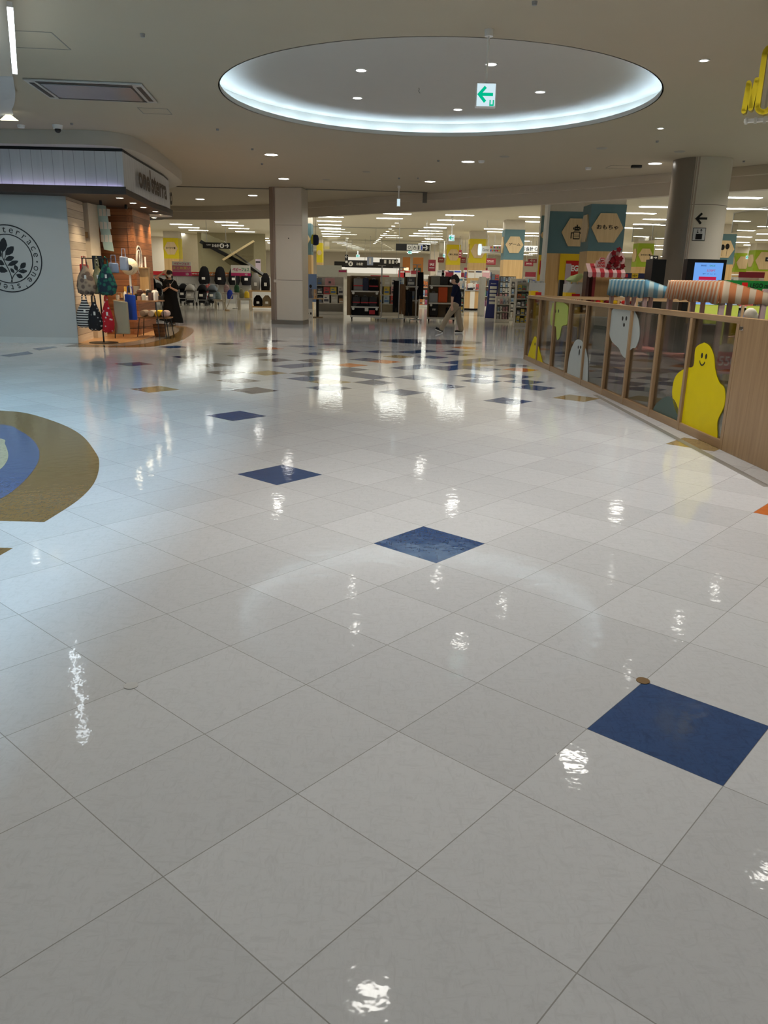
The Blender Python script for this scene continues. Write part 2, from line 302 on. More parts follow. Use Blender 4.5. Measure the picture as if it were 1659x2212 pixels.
# beyond the mosaic: plain sheets continue in the same lattice
me.from_pydata(V, [], F)
for m in fm: me.materials.append(m)
me.polygons.foreach_set('material_index', M); ul = me.uv_layers.new(name='tile')
for i, l in enumerate(UV): ul.data[i].uv = l
struct(MB().box(-13, -3, 0, -5.1, 9.0, .01).build('floor_bounce_damper', mat('bounce_dark', (.06, .06, .07), .9)))  # unseen dark sheet added to cut light bouncing up from the floor
fo = bpy.data.objects.new('floor', me); COL.objects.link(fo); struct(fo)
shopfl = floor_mat('vinyl_shop', (.50, .47, .40), .03, .10, streak=.25)
struct(MB().box(-60, 27.2, -.2, 60, 105, -.002).build('floor_shop', shopfl))
struct(MB().box(-60, -14, -.2, 60, 27.2, -.003).build('floor_base', shopfl))
def bez(P, n=10):     # closed-ish catmull-rom
    out = []
    for i in range(len(P)-1):
        p0 = P[max(i-1, 0)]; p1 = P[i]; p2 = P[i+1]; p3 = P[min(i+2, len(P)-1)]
        for k in range(n):
            t = k/n; out.append(tuple(.5*((2*p1[j])+(-p0[j]+p2[j])*t+(2*p0[j]-5*p1[j]+4*p2[j]-p3[j])*t*t+(-p0[j]+3*p1[j]-3*p2[j]+p3[j])*t**3) for j in range(2)))
    return out+[tuple(P[-1])]
tanF = floor_mat('inlay_tan', (.20, .128, .05), .1, .12, streak=1.0); bluF = floor_mat('inlay_blue', (.085, .115, .22), .1, .12, streak=.6); beiF = floor_mat('inlay_beige', (.40, .36, .25), .1, .12, streak=.8)
def inlay(pts, m, z, name):
    o = MB().slab(pts, z-.0006, z).build(name, m, smooth=0); return struct(o)
A = bez([(-7.3, 8.3), (-6.2, 9.1), (-5.2, 9.3), (-4.55, 9.15), (-4.16, 9.0), (-3.55, 8.42), (-3.09, 7.82), (-2.69, 7.09), (-2.49, 6.64), (-2.3, 6.01), (-2.23, 5.48), (-2.25, 4.94)])
inlay(A+[(-7.3, 4.94)], tanF, .0012, 'floor_inlay_1')
B = bez([(-7.3, 7.4), (-6.2, 8.2), (-5.2, 8.5), (-4.14, 8.29), (-3.8, 7.99), (-3.4, 7.44), (-3.1, 6.85), (-2.91, 6.26), (-2.8, 5.69), (-2.79, 5.3)])
inlay(B+[(-7.3, 5.3)], bluF, .0022, 'floor_inlay_2')
Cc = bez([(-6.5, 6.4), (-5.4, 7.6), (-4.4, 7.8), (-3.8, 7.57), (-3.62, 7.3), (-3.37, 6.83), (-3.24, 6.48), (-3.18, 6.2)])
inlay(Cc+[(-6.5, 6.2)], beiF, .0032, 'floor_inlay_3')
inlay([(-7.3, 4.42), (-2.22, 4.42), (-2.28, 3.9), (-2.6, 3.2), (-7.3, 3.2)], tanF, .0012, 'floor_inlay_4')
ov = [(fl(930, 738).x+1.35*math.cos(t*PI/24), fl(930, 738).y+.8*math.sin(t*PI/24)) for t in range(48)]
inlay(ov, fm[1], .0012, 'floor_inlay_5')
bluish = [fl(x, y) for x, y in ((0, 768), (60, 759), (72, 764), (20, 771))]; inlay([(p.x, p.y) for p in bluish], bluF, .0012, 'floor_inlay_6')
bluish = [fl(x, y) for x, y in ((70, 753), (115, 748), (125, 750), (85, 757))]; inlay([(p.x, p.y) for p in bluish], bluF, .0012, 'floor_inlay_7')
for i, (x, y, m) in enumerate([(1389, 1471, brownm), (283, 1482, ltgrey)]):
    p = fl(x, y); o = MB().cyl((p.x, p.y, .0003), (p.x, p.y, .003), .028, n=24).build('floor_stud', m)
    tag(o, ['round bronze floor stud at the far corner of the nearest blue tile', 'small round pale floor stud in the white tiles at left'][i], 'stud')
# ================================================================== CEILING
HC = (.70, 13.72); HR = 3.37
ceilm = mat('ceiling_paint', (.44, .38, .28), .75, noise=.02, nscale=2)
edgeP = [(-30, 36.5), (-12, 36.2), (-7.5, 35.3), (-4.5, 33.6), (-3.2, 32.4), (-.6, 29.8), (1.45, 28.0), (4.74, 24.6), (7.0, 21.9), (8.67, 20.0), (14, 13.5), (24, 2), (24, -14)]
def ceil_main():
    bm = bmesh.new(); out = [(-30, -14)]+[p for p in edgeP]
    ov_ = [bm.verts.new((x, y, CEIL)) for x, y in out]; n = 96
    iv = [bm.verts.new((HC[0]+HR*math.cos(2*PI*i/n), HC[1]+HR*math.sin(2*PI*i/n), CEIL)) for i in range(n)]
    es = [bm.edges.new((ov_[i], ov_[(i+1) % len(ov_)])) for i in range(len(ov_))]+[bm.edges.new((iv[i], iv[(i+1) % n])) for i in range(n)]
    bmesh.ops.triangle_fill(bm, use_beauty=True, edges=es)
    for f in list(bm.faces):
        c = f.calc_center_median()
        if (c.x-HC[0])**2+(c.y-HC[1])**2 < (HR*.98)**2 and all((v in iv) for v in f.verts): bm.faces.remove(f)
    for f in bm.faces:
        f.normal_update()
        if f.normal.z > 0: f.normal_flip()
    me = bpy.data.meshes.new('ceiling'); bm.to_mesh(me); bm.free(); me.materials.append(ceilm)
    o = bpy.data.objects.new('ceiling', me); COL.objects.link(o); struct(o)
ceil_main()
cv = MB(); n = 96
cv.ring(HC, HR, HR+.02, CEIL, CEIL+.07, n)                 # lip
cv.ring(HC, HR+.02, HR+.26, CEIL+.005, CEIL+.02, n)          # shelf
cv.ring(HC, HR+.26, HR+.30, CEIL+.005, CEIL+.30, n)          # wall
cv.ring(HC, 0.01, HR+.30, CEIL+.27, CEIL+.30, n)             # upper disc
struct(cv.build('ceiling_recess', mat('recess_paint', (.50, .475, .43), .7, noise=.02)))
lm = MB()
for i in range(30):
    a0 = 2*PI*i/30+.012; a1 = 2*PI*(i+1)/30-.012
    P = [(HC[0]+(HR+.11)*math.cos(a0+(a1-a0)*k/5), HC[1]+(HR+.11)*math.sin(a0+(a1-a0)*k/5), CEIL+.035) for k in range(6)]; lm.tube(P, .012, 6)
cl = lm.build('cove_light', emat('cove_led', (.58, .80, 1.0), 40)); tag(cl, 'cool white light line hidden in the rim of the round ceiling recess', 'light')
struct(MB().slab([(x, y) for x, y in edgeP[:12]]+[(60, -14), (60, 105), (-60, 105), (-60, 36.5)], CEIL, CEIL+.05).build('ceiling_shop', mat('shop_ceiling', (.78, .73, .60), .8, noise=.02)))
# bulkhead with a step
def offset(P, d):
    out = []
    for i, p in enumerate(P):
        a = Vector(P[max(i-1, 0)]); b = Vector(P[min(i+1, len(P)-1)]); t = (b-a).normalized(); nrm = Vector((-t.y, t.x)); out.append((p[0]+nrm.x*d, p[1]+nrm.y*d))
    return out
bp1 = edgeP[:12]
def wallstrip(P0, P1, z0, z1, name, m, kind=True):
    k = len(P0); mb = MB(); V = [(x, y, z0) for x, y in P0]+[(x, y, z0) for x, y in P1]+[(x, y, z1) for x, y in P0]+[(x, y, z1) for x, y in P1]; F = []
    for i in range(k-1): F += [(i, i+1, 2*k+i+1, 2*k+i), (k+i, k+i+1, 3*k+i+1, 3*k+i), (i, i+1, k+i+1, k+i), (2*k+i, 2*k+i+1, 3*k+i+1, 3*k+i)]
    F += [(0, k, 3*k, 2*k), (k-1, 2*k-1, 4*k-1, 3*k-1)]
    o = mb.add(V, F).build(name, m, fix=True)
    return struct(o) if kind else o
bulk = mat('bulkhead_paint', (.60, .53, .43), .7, noise=.02)
wallstrip(offset(bp1, -.02), offset(bp1, .3), CEIL-.2, CEIL-.001, 'wall_bulkhead', bulk)
wallstrip(offset(bp1, .18), offset(bp1, .45), CEIL-.52, CEIL-.2, 'wall_bulkhead_lower', bulk)
tr = MB(); a = fl(365, 400, CEIL); b = fl(590, 408, CEIL); c = fl(660, 408, CEIL); d = fl(918, 415, CEIL)
tr.beam(a-Vector((5, 0, 0)), b, .12, .02).beam(c, d, .12, .02)
o = tr.build('trim_1', mat('track_metal', (.16, .15, .13), .35, .6)); o.location.z = -.011; struct(o)
o = MB().cb(d.x, d.y, CEIL-.34, .14, .2, .33).build('trim_2', mat('track_metal', (.1, .1, .1), .5)); struct(o)
# outer walls so the place is closed
wm = mat('far_wall', (.66, .60, .50), .7, noise=.03)
struct(MB().box(-60, 100, 0, 60, 100.2, CEIL).build('wall_back', wm)); struct(MB().box(40, -14, 0, 40.2, 100, CEIL).build('wall_right', wm))
struct(MB().box(-42, 18, 0, -41.8, 100, CEIL).build('wall_left', wm)); struct(MB().box(-30, -14.2, 0, 40, -14, CEIL).build('wall_front', wm))
# ------------------------------------------------------------------ downlights
dl_face = emat('downlight_face', (1, .97, .9), 14)
def downlight(x, y, r=.085, power=1.0, z=CEIL, label=None, group=None, warm=(1, .955, .89), kids=True):
    t = thing('downlight', label or 'round recessed downlight shining in the mall ceiling', 'light', (x, y, z), 0, group)
    MB().ring((0, 0), r, r+.02, -.008, 0, 24).build('trim_ring', MC['white_paint'], t)
    MB().cyl((0, 0, -.005), (0, 0, -.001), r, n=24).build('lamp_face', dl_face, t)
    if power > 0:
        ld = bpy.data.lights.new('lamp', 'SPOT'); ld.energy = K_DOWN*power*12; ld.color = warm; ld.spot_size = math.radians(150); ld.spot_blend = .9; ld.shadow_soft_size = r
        lo = bpy.data.objects.new('lamp', ld); COL.objects.link(lo); lo.parent = t; lo.location = (0, 0, -.03); lo.visible_glossy = False
    return t
vis = [(586, 334, 'nearer of the two bright downlights left of the round ceiling recess'), (613, 386, 'bright downlight just above the plain square pillar'), (929, 392, 'downlight over the middle of the hall nearest the bulkhead'),
       (1011, 349, 'downlight just beyond the round recess, below its right half'), (1415, 353, 'bright downlight immediately left of the round pillar')]
for x, y, l in vis:
    p = fl(x, y, CEIL); downlight(p.x, p.y, .15, .6, label=l)
for x, y, l in [(546, 422, 'right one of two downlights left of the square pillar top'), (432, 430, 'left one of two downlights beside the shop canopy')]:
    p = fl(x, y, CEIL); downlight(p.x, p.y, .16, .8, label=l)
for x, y, l in [(1521, 130, 'small downlight near the yellow hanging letters'), (1427, 277, 'small dim downlight right of the recess rim')]:
    p = fl(x, y, CEIL); downlight(p.x, p.y, .05, .35, label=l)
for x, y, l in [(780, 151, 'upper left downlight inside the round recess'), (772, 211, 'lower left downlight inside the round recess'), (989, 236, 'lowest downlight inside the round recess, below the exit sign'),
                (1167, 198, 'rightmost downlight inside the round recess'), (1061, 138, 'downlight in the recess beside the exit sign rod')]:
    p = fl(x, y, CEIL+.27); downlight(p.x, p.y, .075, .25, CEIL+.268, label=l)
for x, y, pw in [(5.39, 13.07, 2.2), (9.2, 12.5, 1.3), (9.0, 17.5, 1.0), (2.5, 8.66, 1.2), (-.03, 5.24, 1.7), (-4.67, 9.53, .3), (-5.46, 10.54, .3), (-7.45, 15.83, .5), (6.7, 14.68, 1.8), (4.08, 6.84, 1.3), (-3.87, 8.53, .3), (-3.4, 1.0, .25), (2.8, 1.2, .35), (-.2, -3.5, .5), (6.6, 3, .5), (-6.5, 3, .4), (5.5, -4, .5), (-5.5, -4, .5)]:  # some placed from floor reflections, others added to light floor and pillar
    downlight(x, y, .15 if x < 3 and pw > .8 else .075, pw, label='round recessed downlight in the near mall ceiling above the frame, several added for fill light', group='downlights over the near floor')
# ------------------------------------------------------------------ ceiling fittings
ac = thing('air_conditioner', 'large ceiling cassette air conditioner with reflective grey centre panel', 'air conditioner', fl(203, 195, CEIL), .10)
acm = mat('ac_plastic', (.42, .41, .38), .4)
MB().box(-.86, -.66, -.03, .86, .66, -.001).build('frame', acm, ac, bevel=.01)
sl = MB()
for s in (-1, 1): sl.box(-.70, s*.57-.035, -.034, .70, s*.57+.035, -.03).box(s*.78-.035, -.5, -.034, s*.78+.035, .5, -.03)
sl.build('air_slots', mat('slot_black', (.01, .01, .01), .5), ac)
MB().box(-.66, -.48, -.042, .66, .48, -.03).build('centre_panel', mat('ac_panel', (.22, .22, .23), .25, .2, bump=.1, nscale=2), ac, bevel=.006)
MB().box(-.69, -.51, -.035, .69, .51, -.031).build('shadow_gap', MC['slot_black'], ac)
hm = mat('hatch_line', (.25, .24, .21), .7)
def hatch(x, y, w, d, rz, label):
    t = MB(); 
    for a in (-1, 1): t.box(-w/2, a*d/2-.008, -.004, w/2, a*d/2+.008, 0).box(a*w/2-.008, -d/2, -.004, a*w/2+.008, d/2, 0)
    o = t.build('access_hatch', hm); p = fl(x, y, CEIL); o.location = (p.x, p.y, CEIL); o.rotation_euler.z = rz; tag(o, label, 'hatch')
hatch(60, 86, .8, .75, .08, 'square access hatch outline in the ceiling left of the air conditioner'); hatch(335, 240, .5, .5, .1, 'small access hatch outline just below the air conditioner'); hatch(1345, 361, .7, .5, 0, 'access hatch outline near the round pillar')
def puck(x, y, r, h, m, name, label, cat, z=CEIL):
    p = fl(x, y, z); o = MB().cyl((0, 0, -h), (0, 0, 0), r*.8, r, n=20).build(name, m); o.location = (p.x, p.y, z); tag(o, label, cat)
for i, (x, y) in enumerate([(308, 73), (545, 321), (470, 278), (566, 353), (947, 346), (1420, 304), (155, 266), (1380, 383), (903, 384), (862, 384), (1607, 347), (1155, 3)]):
    puck(x, y, .03, .035, grey, 'sprinkler', 'tiny grey sprinkler head '+['in open ceiling between the access hatch and the recess', 'above the shop lettering, left of the two bright downlights', 'just outside the lower left rim of the round recess', 'directly below the nearer bright downlight', 'left of the middle downlight beyond the recess', 'below the small dim downlight', 'right of the ceiling camera dome', 'just below the hatch by the round pillar', 'left of the downlight nearest the bulkhead', 'above the edge on exit sign', 'right of the round pillar top', 'at the top edge of the frame, right of centre'][i], 'sprinkler')
for o in list(COL.objects):
    if o.name.startswith('sprinkler'): o['group'] = 'sprinkler heads'
for x, y, l in [(1090, 338, 'flat round ceiling speaker below the recess right side'), (1300, 320, 'flat round ceiling speaker right of the recess'), (1468, 327, 'flat round ceiling speaker beside the round pillar top'), (705, 388, 'flat round ceiling speaker right of the square pillar'), (792, 371, 'flat round ceiling speaker between the two far downlights')]:
    puck(x, y, .12, .015, mat('speaker_grille', (.34, .32, .28), .7), 'ceiling_speaker', l, 'speaker')
for x, y, l in [(1271, 362, 'round smoke detector on the ceiling left of the hatch'), (1040, 347, 'small round smoke detector beside the middle downlight'), (45, 270, 'pale round smoke detector left of the camera dome')]:
    puck(x, y, .08, .05, white, 'smoke_detector', l, 'smoke detector')
p = fl(124, 270, CEIL); t = thing('camera_dome', 'white ceiling dome camera with black lens above the shop', 'security camera', (p.x, p.y, CEIL))
MB().cyl((0, 0, -.07), (0, 0, 0), .085, .1, n=24).build('housing', white, t); MB().ball((0, 0, -.085), .06, n=20).build('lens_dome', mat('lens', (.01, .01, .01), .05), t)
p = fl(1375, 357, CEIL); o = MB().cb(0, 0, -.06, .24, .12, .06).build('ceiling_projector', black, bevel=.01); o.location = p; tag(o, 'small black box fitting on the ceiling hatch by the round pillar', 'fitting')
o = MB().tube([(0, 0, -.002), (.01, .1, -.004), (.0, .2, -.003), (.03, .35, -.004)], .008).build('ceiling_crack', hm); p = fl(905, 190, CEIL+.27); o.location = (p.x, p.y, CEIL+.27); tag(o, 'short dark scrape mark inside the round ceiling recess', 'mark')
# left: dropped ceiling disc, edge and linear light
E0 = fl(15, 0, 4.25); E1 = fl(27, 165, 4.25); Ed = (E0-E1).normalized(); Eb = E0+Ed*7.5
struct(MB().slab([(E1.x, E1.y), (Eb.x, Eb.y), (-14, Eb.y), (-14, E1.y)], 4.25, 4.299).build('ceiling_drop', bulk))
cvp = bez([(fl(27, 165, 4.25).x, fl(27, 165, 4.25).y+.01), tuple(fl(33, 205, 4.25).xy), tuple(fl(26, 235, 4.25).xy), tuple(fl(0, 252, 4.25).xy), (-9, 15.0), (-14, 15.1)])
struct(MB().slab(cvp+[(-14, E1.y+.01)], 4.25, 4.299).build('ceiling_drop_end', mat('disc_paint', (.55, .55, .55), .6)))
# added out of view at left: header shaping a shadow edge, cool light line behind
struct(MB().box(-5.05, -3, 2.62, -4.95, 9.4, 4.25).build('wall_light_cutoff', bulk))
o = MB().box(-7.15, -1.5, 4.03, -6.85, 9.0, 4.06).build('added_cool_light', emat('cool_panel', (.50, .80, 1.0), 100)); tag(o, 'unseen cool white light line added left of the frame to light the floor', 'light')
a = fl(22, 22, 3.98); b = fl(32, 155, 3.98); t = thing('tube_light', 'long bright white tube light hanging at the top left corner', 'light', (a.x, a.y, 3.98))
MB().beam((0, 0, 0), (b.x-a.x, b.y-a.y, 0), .055, .05).build('tube', emat('tube_white', (.85, .95, 1), 6), t); 
MB().beam((-.0, 0, .05), (b.x-a.x, b.y-a.y, .05), .05, .05).build('housing', white, t)
t = MB().prism([(-.16, 0), (.16, -.0), (0, .12)], -.03, .03).build('wedge_light', emat('wedge_glow', (1, .95, .7), 1.5)); t.location = fl(20, 260, CEIL-.14); tag(t, 'small glowing triangular wall light at the left frame edge', 'light')
# ------------------------------------------------------------------ hanging exit signs
exg = emat('exit_face', (.72, .92, 1.0), .9); exgreen = emat('exit_green', (.0, .62, .33), .8)
def arrow(mb, cx, cz, s, d=-1, y=-.008, th=.2):
    def bar(p, q, w):
        p = Vector(p); q = Vector(q); v = (q-p).normalized(); n_ = Vector((-v.y, v.x))*w/2
        for i in range(8): u = p.lerp(q, i/8); t_ = p.lerp(q, (i+1)/8); mb.prism([(cx+k.x*s, cz+k.y*s) for k in (u+n_, t_+n_, t_-n_, u-n_)], y, y+.004)
    bar((d*.44, 0), (d*-.5, 0), .2); bar((d*.5, .06), (d*.02, -.46), .2); bar((d*.5, -.06), (d*.02, .46), .2)
    return mb
def exit_sign(px, Y, label, rod=True, rz=0, detail=True):
    cx, z0, w, h = rectat(*px, Y); t = thing('exit_sign', label, 'sign', (cx, Y, z0), rz)
    MB().box(-w/2, 0, 0, w/2, .07, h).build('housing', white, t, bevel=.004)
    MB().box(-w/2+.012, -.003, .012, w/2-.012, 0, h-.012).build('lit_face', exg, t)
    if detail: arrow(MB(), -w*.02, h*.52, w*.72).build('arrow', exgreen, t); MB().prism([(w*.18, h*.06), (w*.4, h*.06), (w*.4, h*.3), (w*.34, h*.3), (w*.34, h*.12), (w*.24, h*.12), (w*.24, h*.3), (w*.18, h*.3)], -.008, -.004).build('running_man_panel', exgreen, t)
    if rod: MB().cyl((0, .035, h), (0, .035, CEIL-z0), .009+Y*.0004, n=8).build('hanging_rod', white, t); MB().cyl((0, .035, CEIL-z0-.07), (0, .035, CEIL-z0), .05, n=16).build('ceiling_cup', white, t)
    return t
exit_sign((1028, 178, 1072, 232), 10.0, 'large lit green arrow exit sign hanging below the round recess')
exit_sign((969, 507, 982, 521), 38.2, 'small lit exit sign on a white rod over the luggage racks')
exit_sign((857, 429, 865, 446), 26, 'lit exit sign seen edge on hanging over the middle of the hall', detail=False)
exit_sign((881, 541, 890, 549), 70, 'far lit exit sign under the black restroom sign')
exit_sign((769, 550, 777, 556), 90, 'far lit exit sign over the back counter')
exit_sign((956, 548, 962, 557), 62, 'far lit exit sign beside the yellow column')
exit_sign((1611, 552, 1619, 560), 60, 'far lit exit sign at the right above the clothes rail')
# ------------------------------------------------------------------ yellow hanging letters top right
ysg = mat('sign_yellow', (.62, .48, .02), .45); ysd = mat('sign_yellow_side', (.33, .24, .01), .5)
P = at(1612, 175, 8.2)
t = thing('letter_sign', 'yellow block letters hanging from the ceiling at the right edge', 'sign', (P.x, 8.2, 0), -.5)
def stroke(mb, pts, w, y0, y1):
    for (a, b) in zip(pts[:-1], pts[1:]):
        A_ = Vector((a[0], 0, a[1])); B_ = Vector((b[0], 0, b[1])); d = (B_-A_).normalized(); n_ = Vector((-d.z, 0, d.x))*w/2
        mb.prism([((A_+n_).x, (A_+n_).z), ((B_+n_).x, (B_+n_).z), ((B_-n_).x, (B_-n_).z), ((A_-n_).x, (A_-n_).z)], y0, y1)
    for a in pts: mb.cyl((a[0], y0, a[1]), (a[0], y1, a[1]), w/2, n=16)
zb = at(1612, 250, 8.2).z; zt = at(1612, 172, 8.2).z; H_ = zt-zb; Hh = H_*1.85; ox, orr = .19, .06
Opts = [(ox-orr, zb+Hh-.07), (ox-orr, zb+.07)]+[(ox+orr*math.cos(PI+PI*k/8), zb+.07+orr*math.sin(PI+PI*k/8)) for k in range(1, 9)]+[(ox+orr, zb+Hh-.07)]+[(ox+orr*math.cos(PI*k/8), zb+Hh-.07+orr*math.sin(PI*k/8)) for k in range(1, 9)]
for nm, pts in (('letter_n', [(.02, zb+.03), (.03, zb+H_-.04), (.075, zb+.05), (.095, zb+H_-.02)]), ('letter_o', Opts), ('letter_r', [(.32, zb+.03), (.32, zb+H_-.03), (.40, zb+H_-.03)])):
    mb = MB(); stroke(mb, pts, .044, -.05, -.035); f_ = mb.build(nm, ysg, t)
    mb = MB(); stroke(mb, pts, .044, -.034, .05); mb.build('letter_return', ysd, f_)
MB().box(.02, .06, zb-.05, .5, .12, zb-.02).build('light_bar', white, t)
for k in range(3): MB().box(.03+.08*k, .05, zb-.07, .055+.08*k, .06, zb-.01).build('lamp_clip', paper, t)
MB().beam((.19, .1, zb), (.19, .1, CEIL), .02, .015).build('hanging_bar', ltgrey, t)
# ------------------------------------------------------------------ shop strip lights
stripm = emat('strip_glow', (.97, 1, .93), K_STRIP)
strips = [(370, 412, 484), (388, 428, 491), (409, 448, 497), (428, 465, 503), (467, 511, 479), (481, 524, 486), (496, 536, 493), (511, 548, 500), (523, 558, 506),
          (690, 737, 468), (687, 735, 477), (690, 735, 485), (692, 734, 492), (696, 733, 499), (698, 733, 505), (699, 732, 510), (836, 880, 461), (815, 868, 471),
          (964, 1022, 464), (946, 1000, 475), (931, 979, 484), (917, 963, 491), (905, 948, 498), (895, 934, 504), (885, 922, 509), (1395, 1443, 446), (1372, 1394, 460), (1370, 1424, 484), (1348, 1374, 492), (1567, 1637, 426), (1563, 1631, 450),
          (1633, 1690, 489), (1588, 1618, 497), (1586, 1614, 511), (1628, 1690, 505), (1622, 1690, 518), (1588, 1606, 523), (1609, 1645, 529), (1410, 1432, 473), (1408, 1432, 514), (1410, 1430, 530), (1136, 1168, 468), (1136, 1160, 478), (1145, 1165, 503), (1145, 1160, 509), (1060, 1080, 494), (1050, 1078, 500)]
sp_ = None
def strip(x, y, lab):
    global sp_
    if sp_ is None:
        sp_ = thing('strip_light', lab, 'light', (x, y, CEIL), 0, 'strip lights in the shop ceiling')
        MB().box(-.66, -.17, -.012, .66, .17, -.001).build('housing', white, sp_); MB().box(-.62, -.14, -.03, .62, .14, -.012).build('lamp_face', stripm, sp_, bevel=.01)
    else: dup(sp_, (x, y, CEIL), label=lab, group='strip lights in the shop ceiling')
ORD = ['nearest', 'second', 'third', 'fourth', 'fifth', 'sixth', 'seventh', 'eighth', 'ninth', 'tenth', 'eleventh', 'twelfth']
rows = [('left row above the cashier arrow sign', 4), ('second left row beside the square pillar', 5), ('row just right of the square pillar', 7), ('short row over the left luggage cart', 2), ('long slanting row over the restroom sign', 8),
        ('row between the teal kiosk column and the round pillar', 5), ('row immediately right of the round pillar', 2), ('row at the far right above the clothes rail', 7), ('cluster beside the green banded column', 3), ('row left of the robot wall', 4), ('pair left of the ゲーム column', 2)]
rowlab = ['%s strip light of the %s' % (ORD[k], nm_) for nm_, c_ in rows for k in range(c_)]
for si, (x0, x1, y) in enumerate(strips):
    p = fl((x0+x1)/2, y, CEIL)
    if x1 == 1690: p = fl(x0+33, y, CEIL)
    strip(p.x, p.y, rowlab[si])
SHOP_W = 135.0  # strength of the unseen area lamps added to brighten the shop
for X0, Y0 in [(x, y) for y in (33, 42, 52, 63, 76, 90) for x in (-16, -5, 6, 17, 29)]+[(13, 24), (24, 22), (24, 12), (16, 15)]:
    if X0 < -10 and Y0 < 40: continue
    if Y0 == 33: Y0 = 39 if X0 < 0 else 35
    ld = bpy.data.lights.new('shop_fill_lamp', 'AREA'); ld.shape = 'RECTANGLE'; ld.size = 4; ld.size_y = 4; ld.energy = SHOP_W*(1.3 if Y0 < 60 else 1.8); ld.color = (1, .95, .84)
    lo = bpy.data.objects.new('shop_fill_lamp', ld); COL.objects.link(lo); lo.location = (X0, Y0, CEIL-.06); lo.visible_glossy = False
for k in range(8):
    for X0 in (-15.5, -10, 3.2, 9.5, 16, 23, 30):
        Y_ = 60+k*4.6
        if Y_ < 98: strip(X0*1.0-(Y_-60)*.02, Y_, 'long white rectangular strip light in the shop ceiling')
spot_ = None
def sspot(x, y):
    global spot_
    if spot_ is None:
        spot_ = thing('small_downlight', 'small round spotlight in the long diagonal row on the shop ceiling', 'light', (x, y, CEIL), 0, 'row of small shop spotlights')
        MB().cyl((0, 0, -.02), (0, 0, 0), .10, n=16).build('lamp_face', emat('spot_glow', (1, .93, .8), 14), spot_); MB().ring((0, 0), .10, .13, -.015, 0, 20).build('trim_ring', white, spot_)
    else: dup(spot_, (x, y, CEIL), label='small round spotlight in a loose cluster on the shop ceiling')
p1 = fl(857, 481, CEIL); p2 = fl(817, 518, CEIL)
for k in range(11):
    q = p1.lerp(p2, k/7.5); sspot(q.x, q.y); list(COL.objects); [o_ for o_ in COL.objects if o_.name.startswith('small_downlight')][-1]['label'] = '%s small spotlight of the diagonal row on the shop ceiling' % ORD[k]
for x, y in [(449, 506), (457, 509), (465, 512), (524, 509), (533, 512), (538, 514), (750, 514), (749, 518), (747, 527), (1098, 506), (1140, 520), (1300+190, 555)]:
    q = fl(x, y, CEIL); sspot(q.x, q.y)

# ================================================================== LEFT SHOP
wallw = mat('shop_wall_white', (.46, .475, .465), .55, noise=.02, nscale=3); 
def vwall(name, P, Q, z0, z1, th, m, texts=None):   # wall from P to Q, thickness away to the right-hand/back side; local x along, -y front
    L = math.hypot(Q[0]-P[0], Q[1]-P[1]); o = MB().box(0, 0, z0, L, th, z1).build(name, m); o.location = (P[0], P[1], 0); o.rotation_euler.z = math.atan2(Q[1]-P[1], Q[0]-P[0]); return o
WA = (-13.0, 17.47); WB = (-7.05, 18.17)
struct(vwall('wall_shopfront', WA, WB, 0, 3.13, .15, wallw))
sk = vwall('baseboard_shopfront', (WA[0]+.001, WA[1]-.02), (WB[0], WB[1]-.02), 0, .13, .018, mat('skirting_white', (.55, .57, .56), .5)); struct(sk)
creamw = wood('cream_planks', (.62, .53, .42), (.74, .66, .55), 'X', 1.2, .6, .17, 'Z', (.15, .10, .07))
struct(vwall('wall_cream_planks', (-7.05, 18.19), (-7.22, 19.6), 0, 3.13, .12, creamw)).location.z = 0
struct(MB().box(-7.9, 19.75, 0, -7.16, 20.4, 3.13).build('wall_shop_pillar', mat('pillar_beige', (.66, .60, .50), .6)))
struct(MB().box(-7.9, 19.7, 2.35, -7.2, 19.75, 2.48).build('trim_3', brownm))
brwood = wood('brown_planks', (.20, .075, .03), (.33, .14, .06), 'X', 1.0, .5, .155, 'Z', (.03, .012, .006))
struct(vwall('wall_brown_planks', (-7.75, 21.0), (-6.50, 21.0), 0, 3.13, .15, brwood)); struct(vwall('wall_brown_return', (-6.50, 21.0), (-6.70, 23.2), 0, 3.13, .15, brwood))
struct(MB().box(-13, 22.9, 0, -6.9, 23.1, 3.13).build('wall_shop_rear', mat('shop_rear', (.45, .36, .26), .6)))
# podium floor
deck = wood('deck_wood', (.42, .22, .09), (.55, .32, .15), 'X', 1.0, .28, .14, 'Y', (.2, .1, .05))
pod = bez([(-7.05, 17.35), (-6.2, 17.38), (-5.5, 17.55), (-5.15, 18.1), (-5.08, 19.7), (-5.45, 22.4), (-5.9, 24.1), (-6.4, 24.9), (-7.0, 25.6)])+[(-9, 25.6), (-9, 18.3), (-7.05, 18.1)]
inlay(pod, tanF, .003, 'floor_podium_1')
pod = bez([(-6.9, 17.6), (-6.3, 17.62), (-5.85, 17.85), (-5.62, 18.6), (-5.62, 20.2), (-5.95, 22.8), (-6.5, 24.5), (-7.0, 25.1)])+[(-8.8, 25.1), (-8.8, 18.4), (-6.9, 18.1)]
inlay(pod, mat('podium_grey', (.25, .22, .19), .2), .006, 'floor_podium_2')
pod = bez([(-6.95, 17.8), (-6.5, 17.85), (-6.2, 18.3), (-6.0, 19.6), (-6.15, 21.6), (-6.55, 23.6), (-7.0, 24.2)])+[(-8.6, 24.2), (-8.6, 18.4), (-6.95, 18.2)]
inlay(pod, deck, .009, 'floor_podium_3')
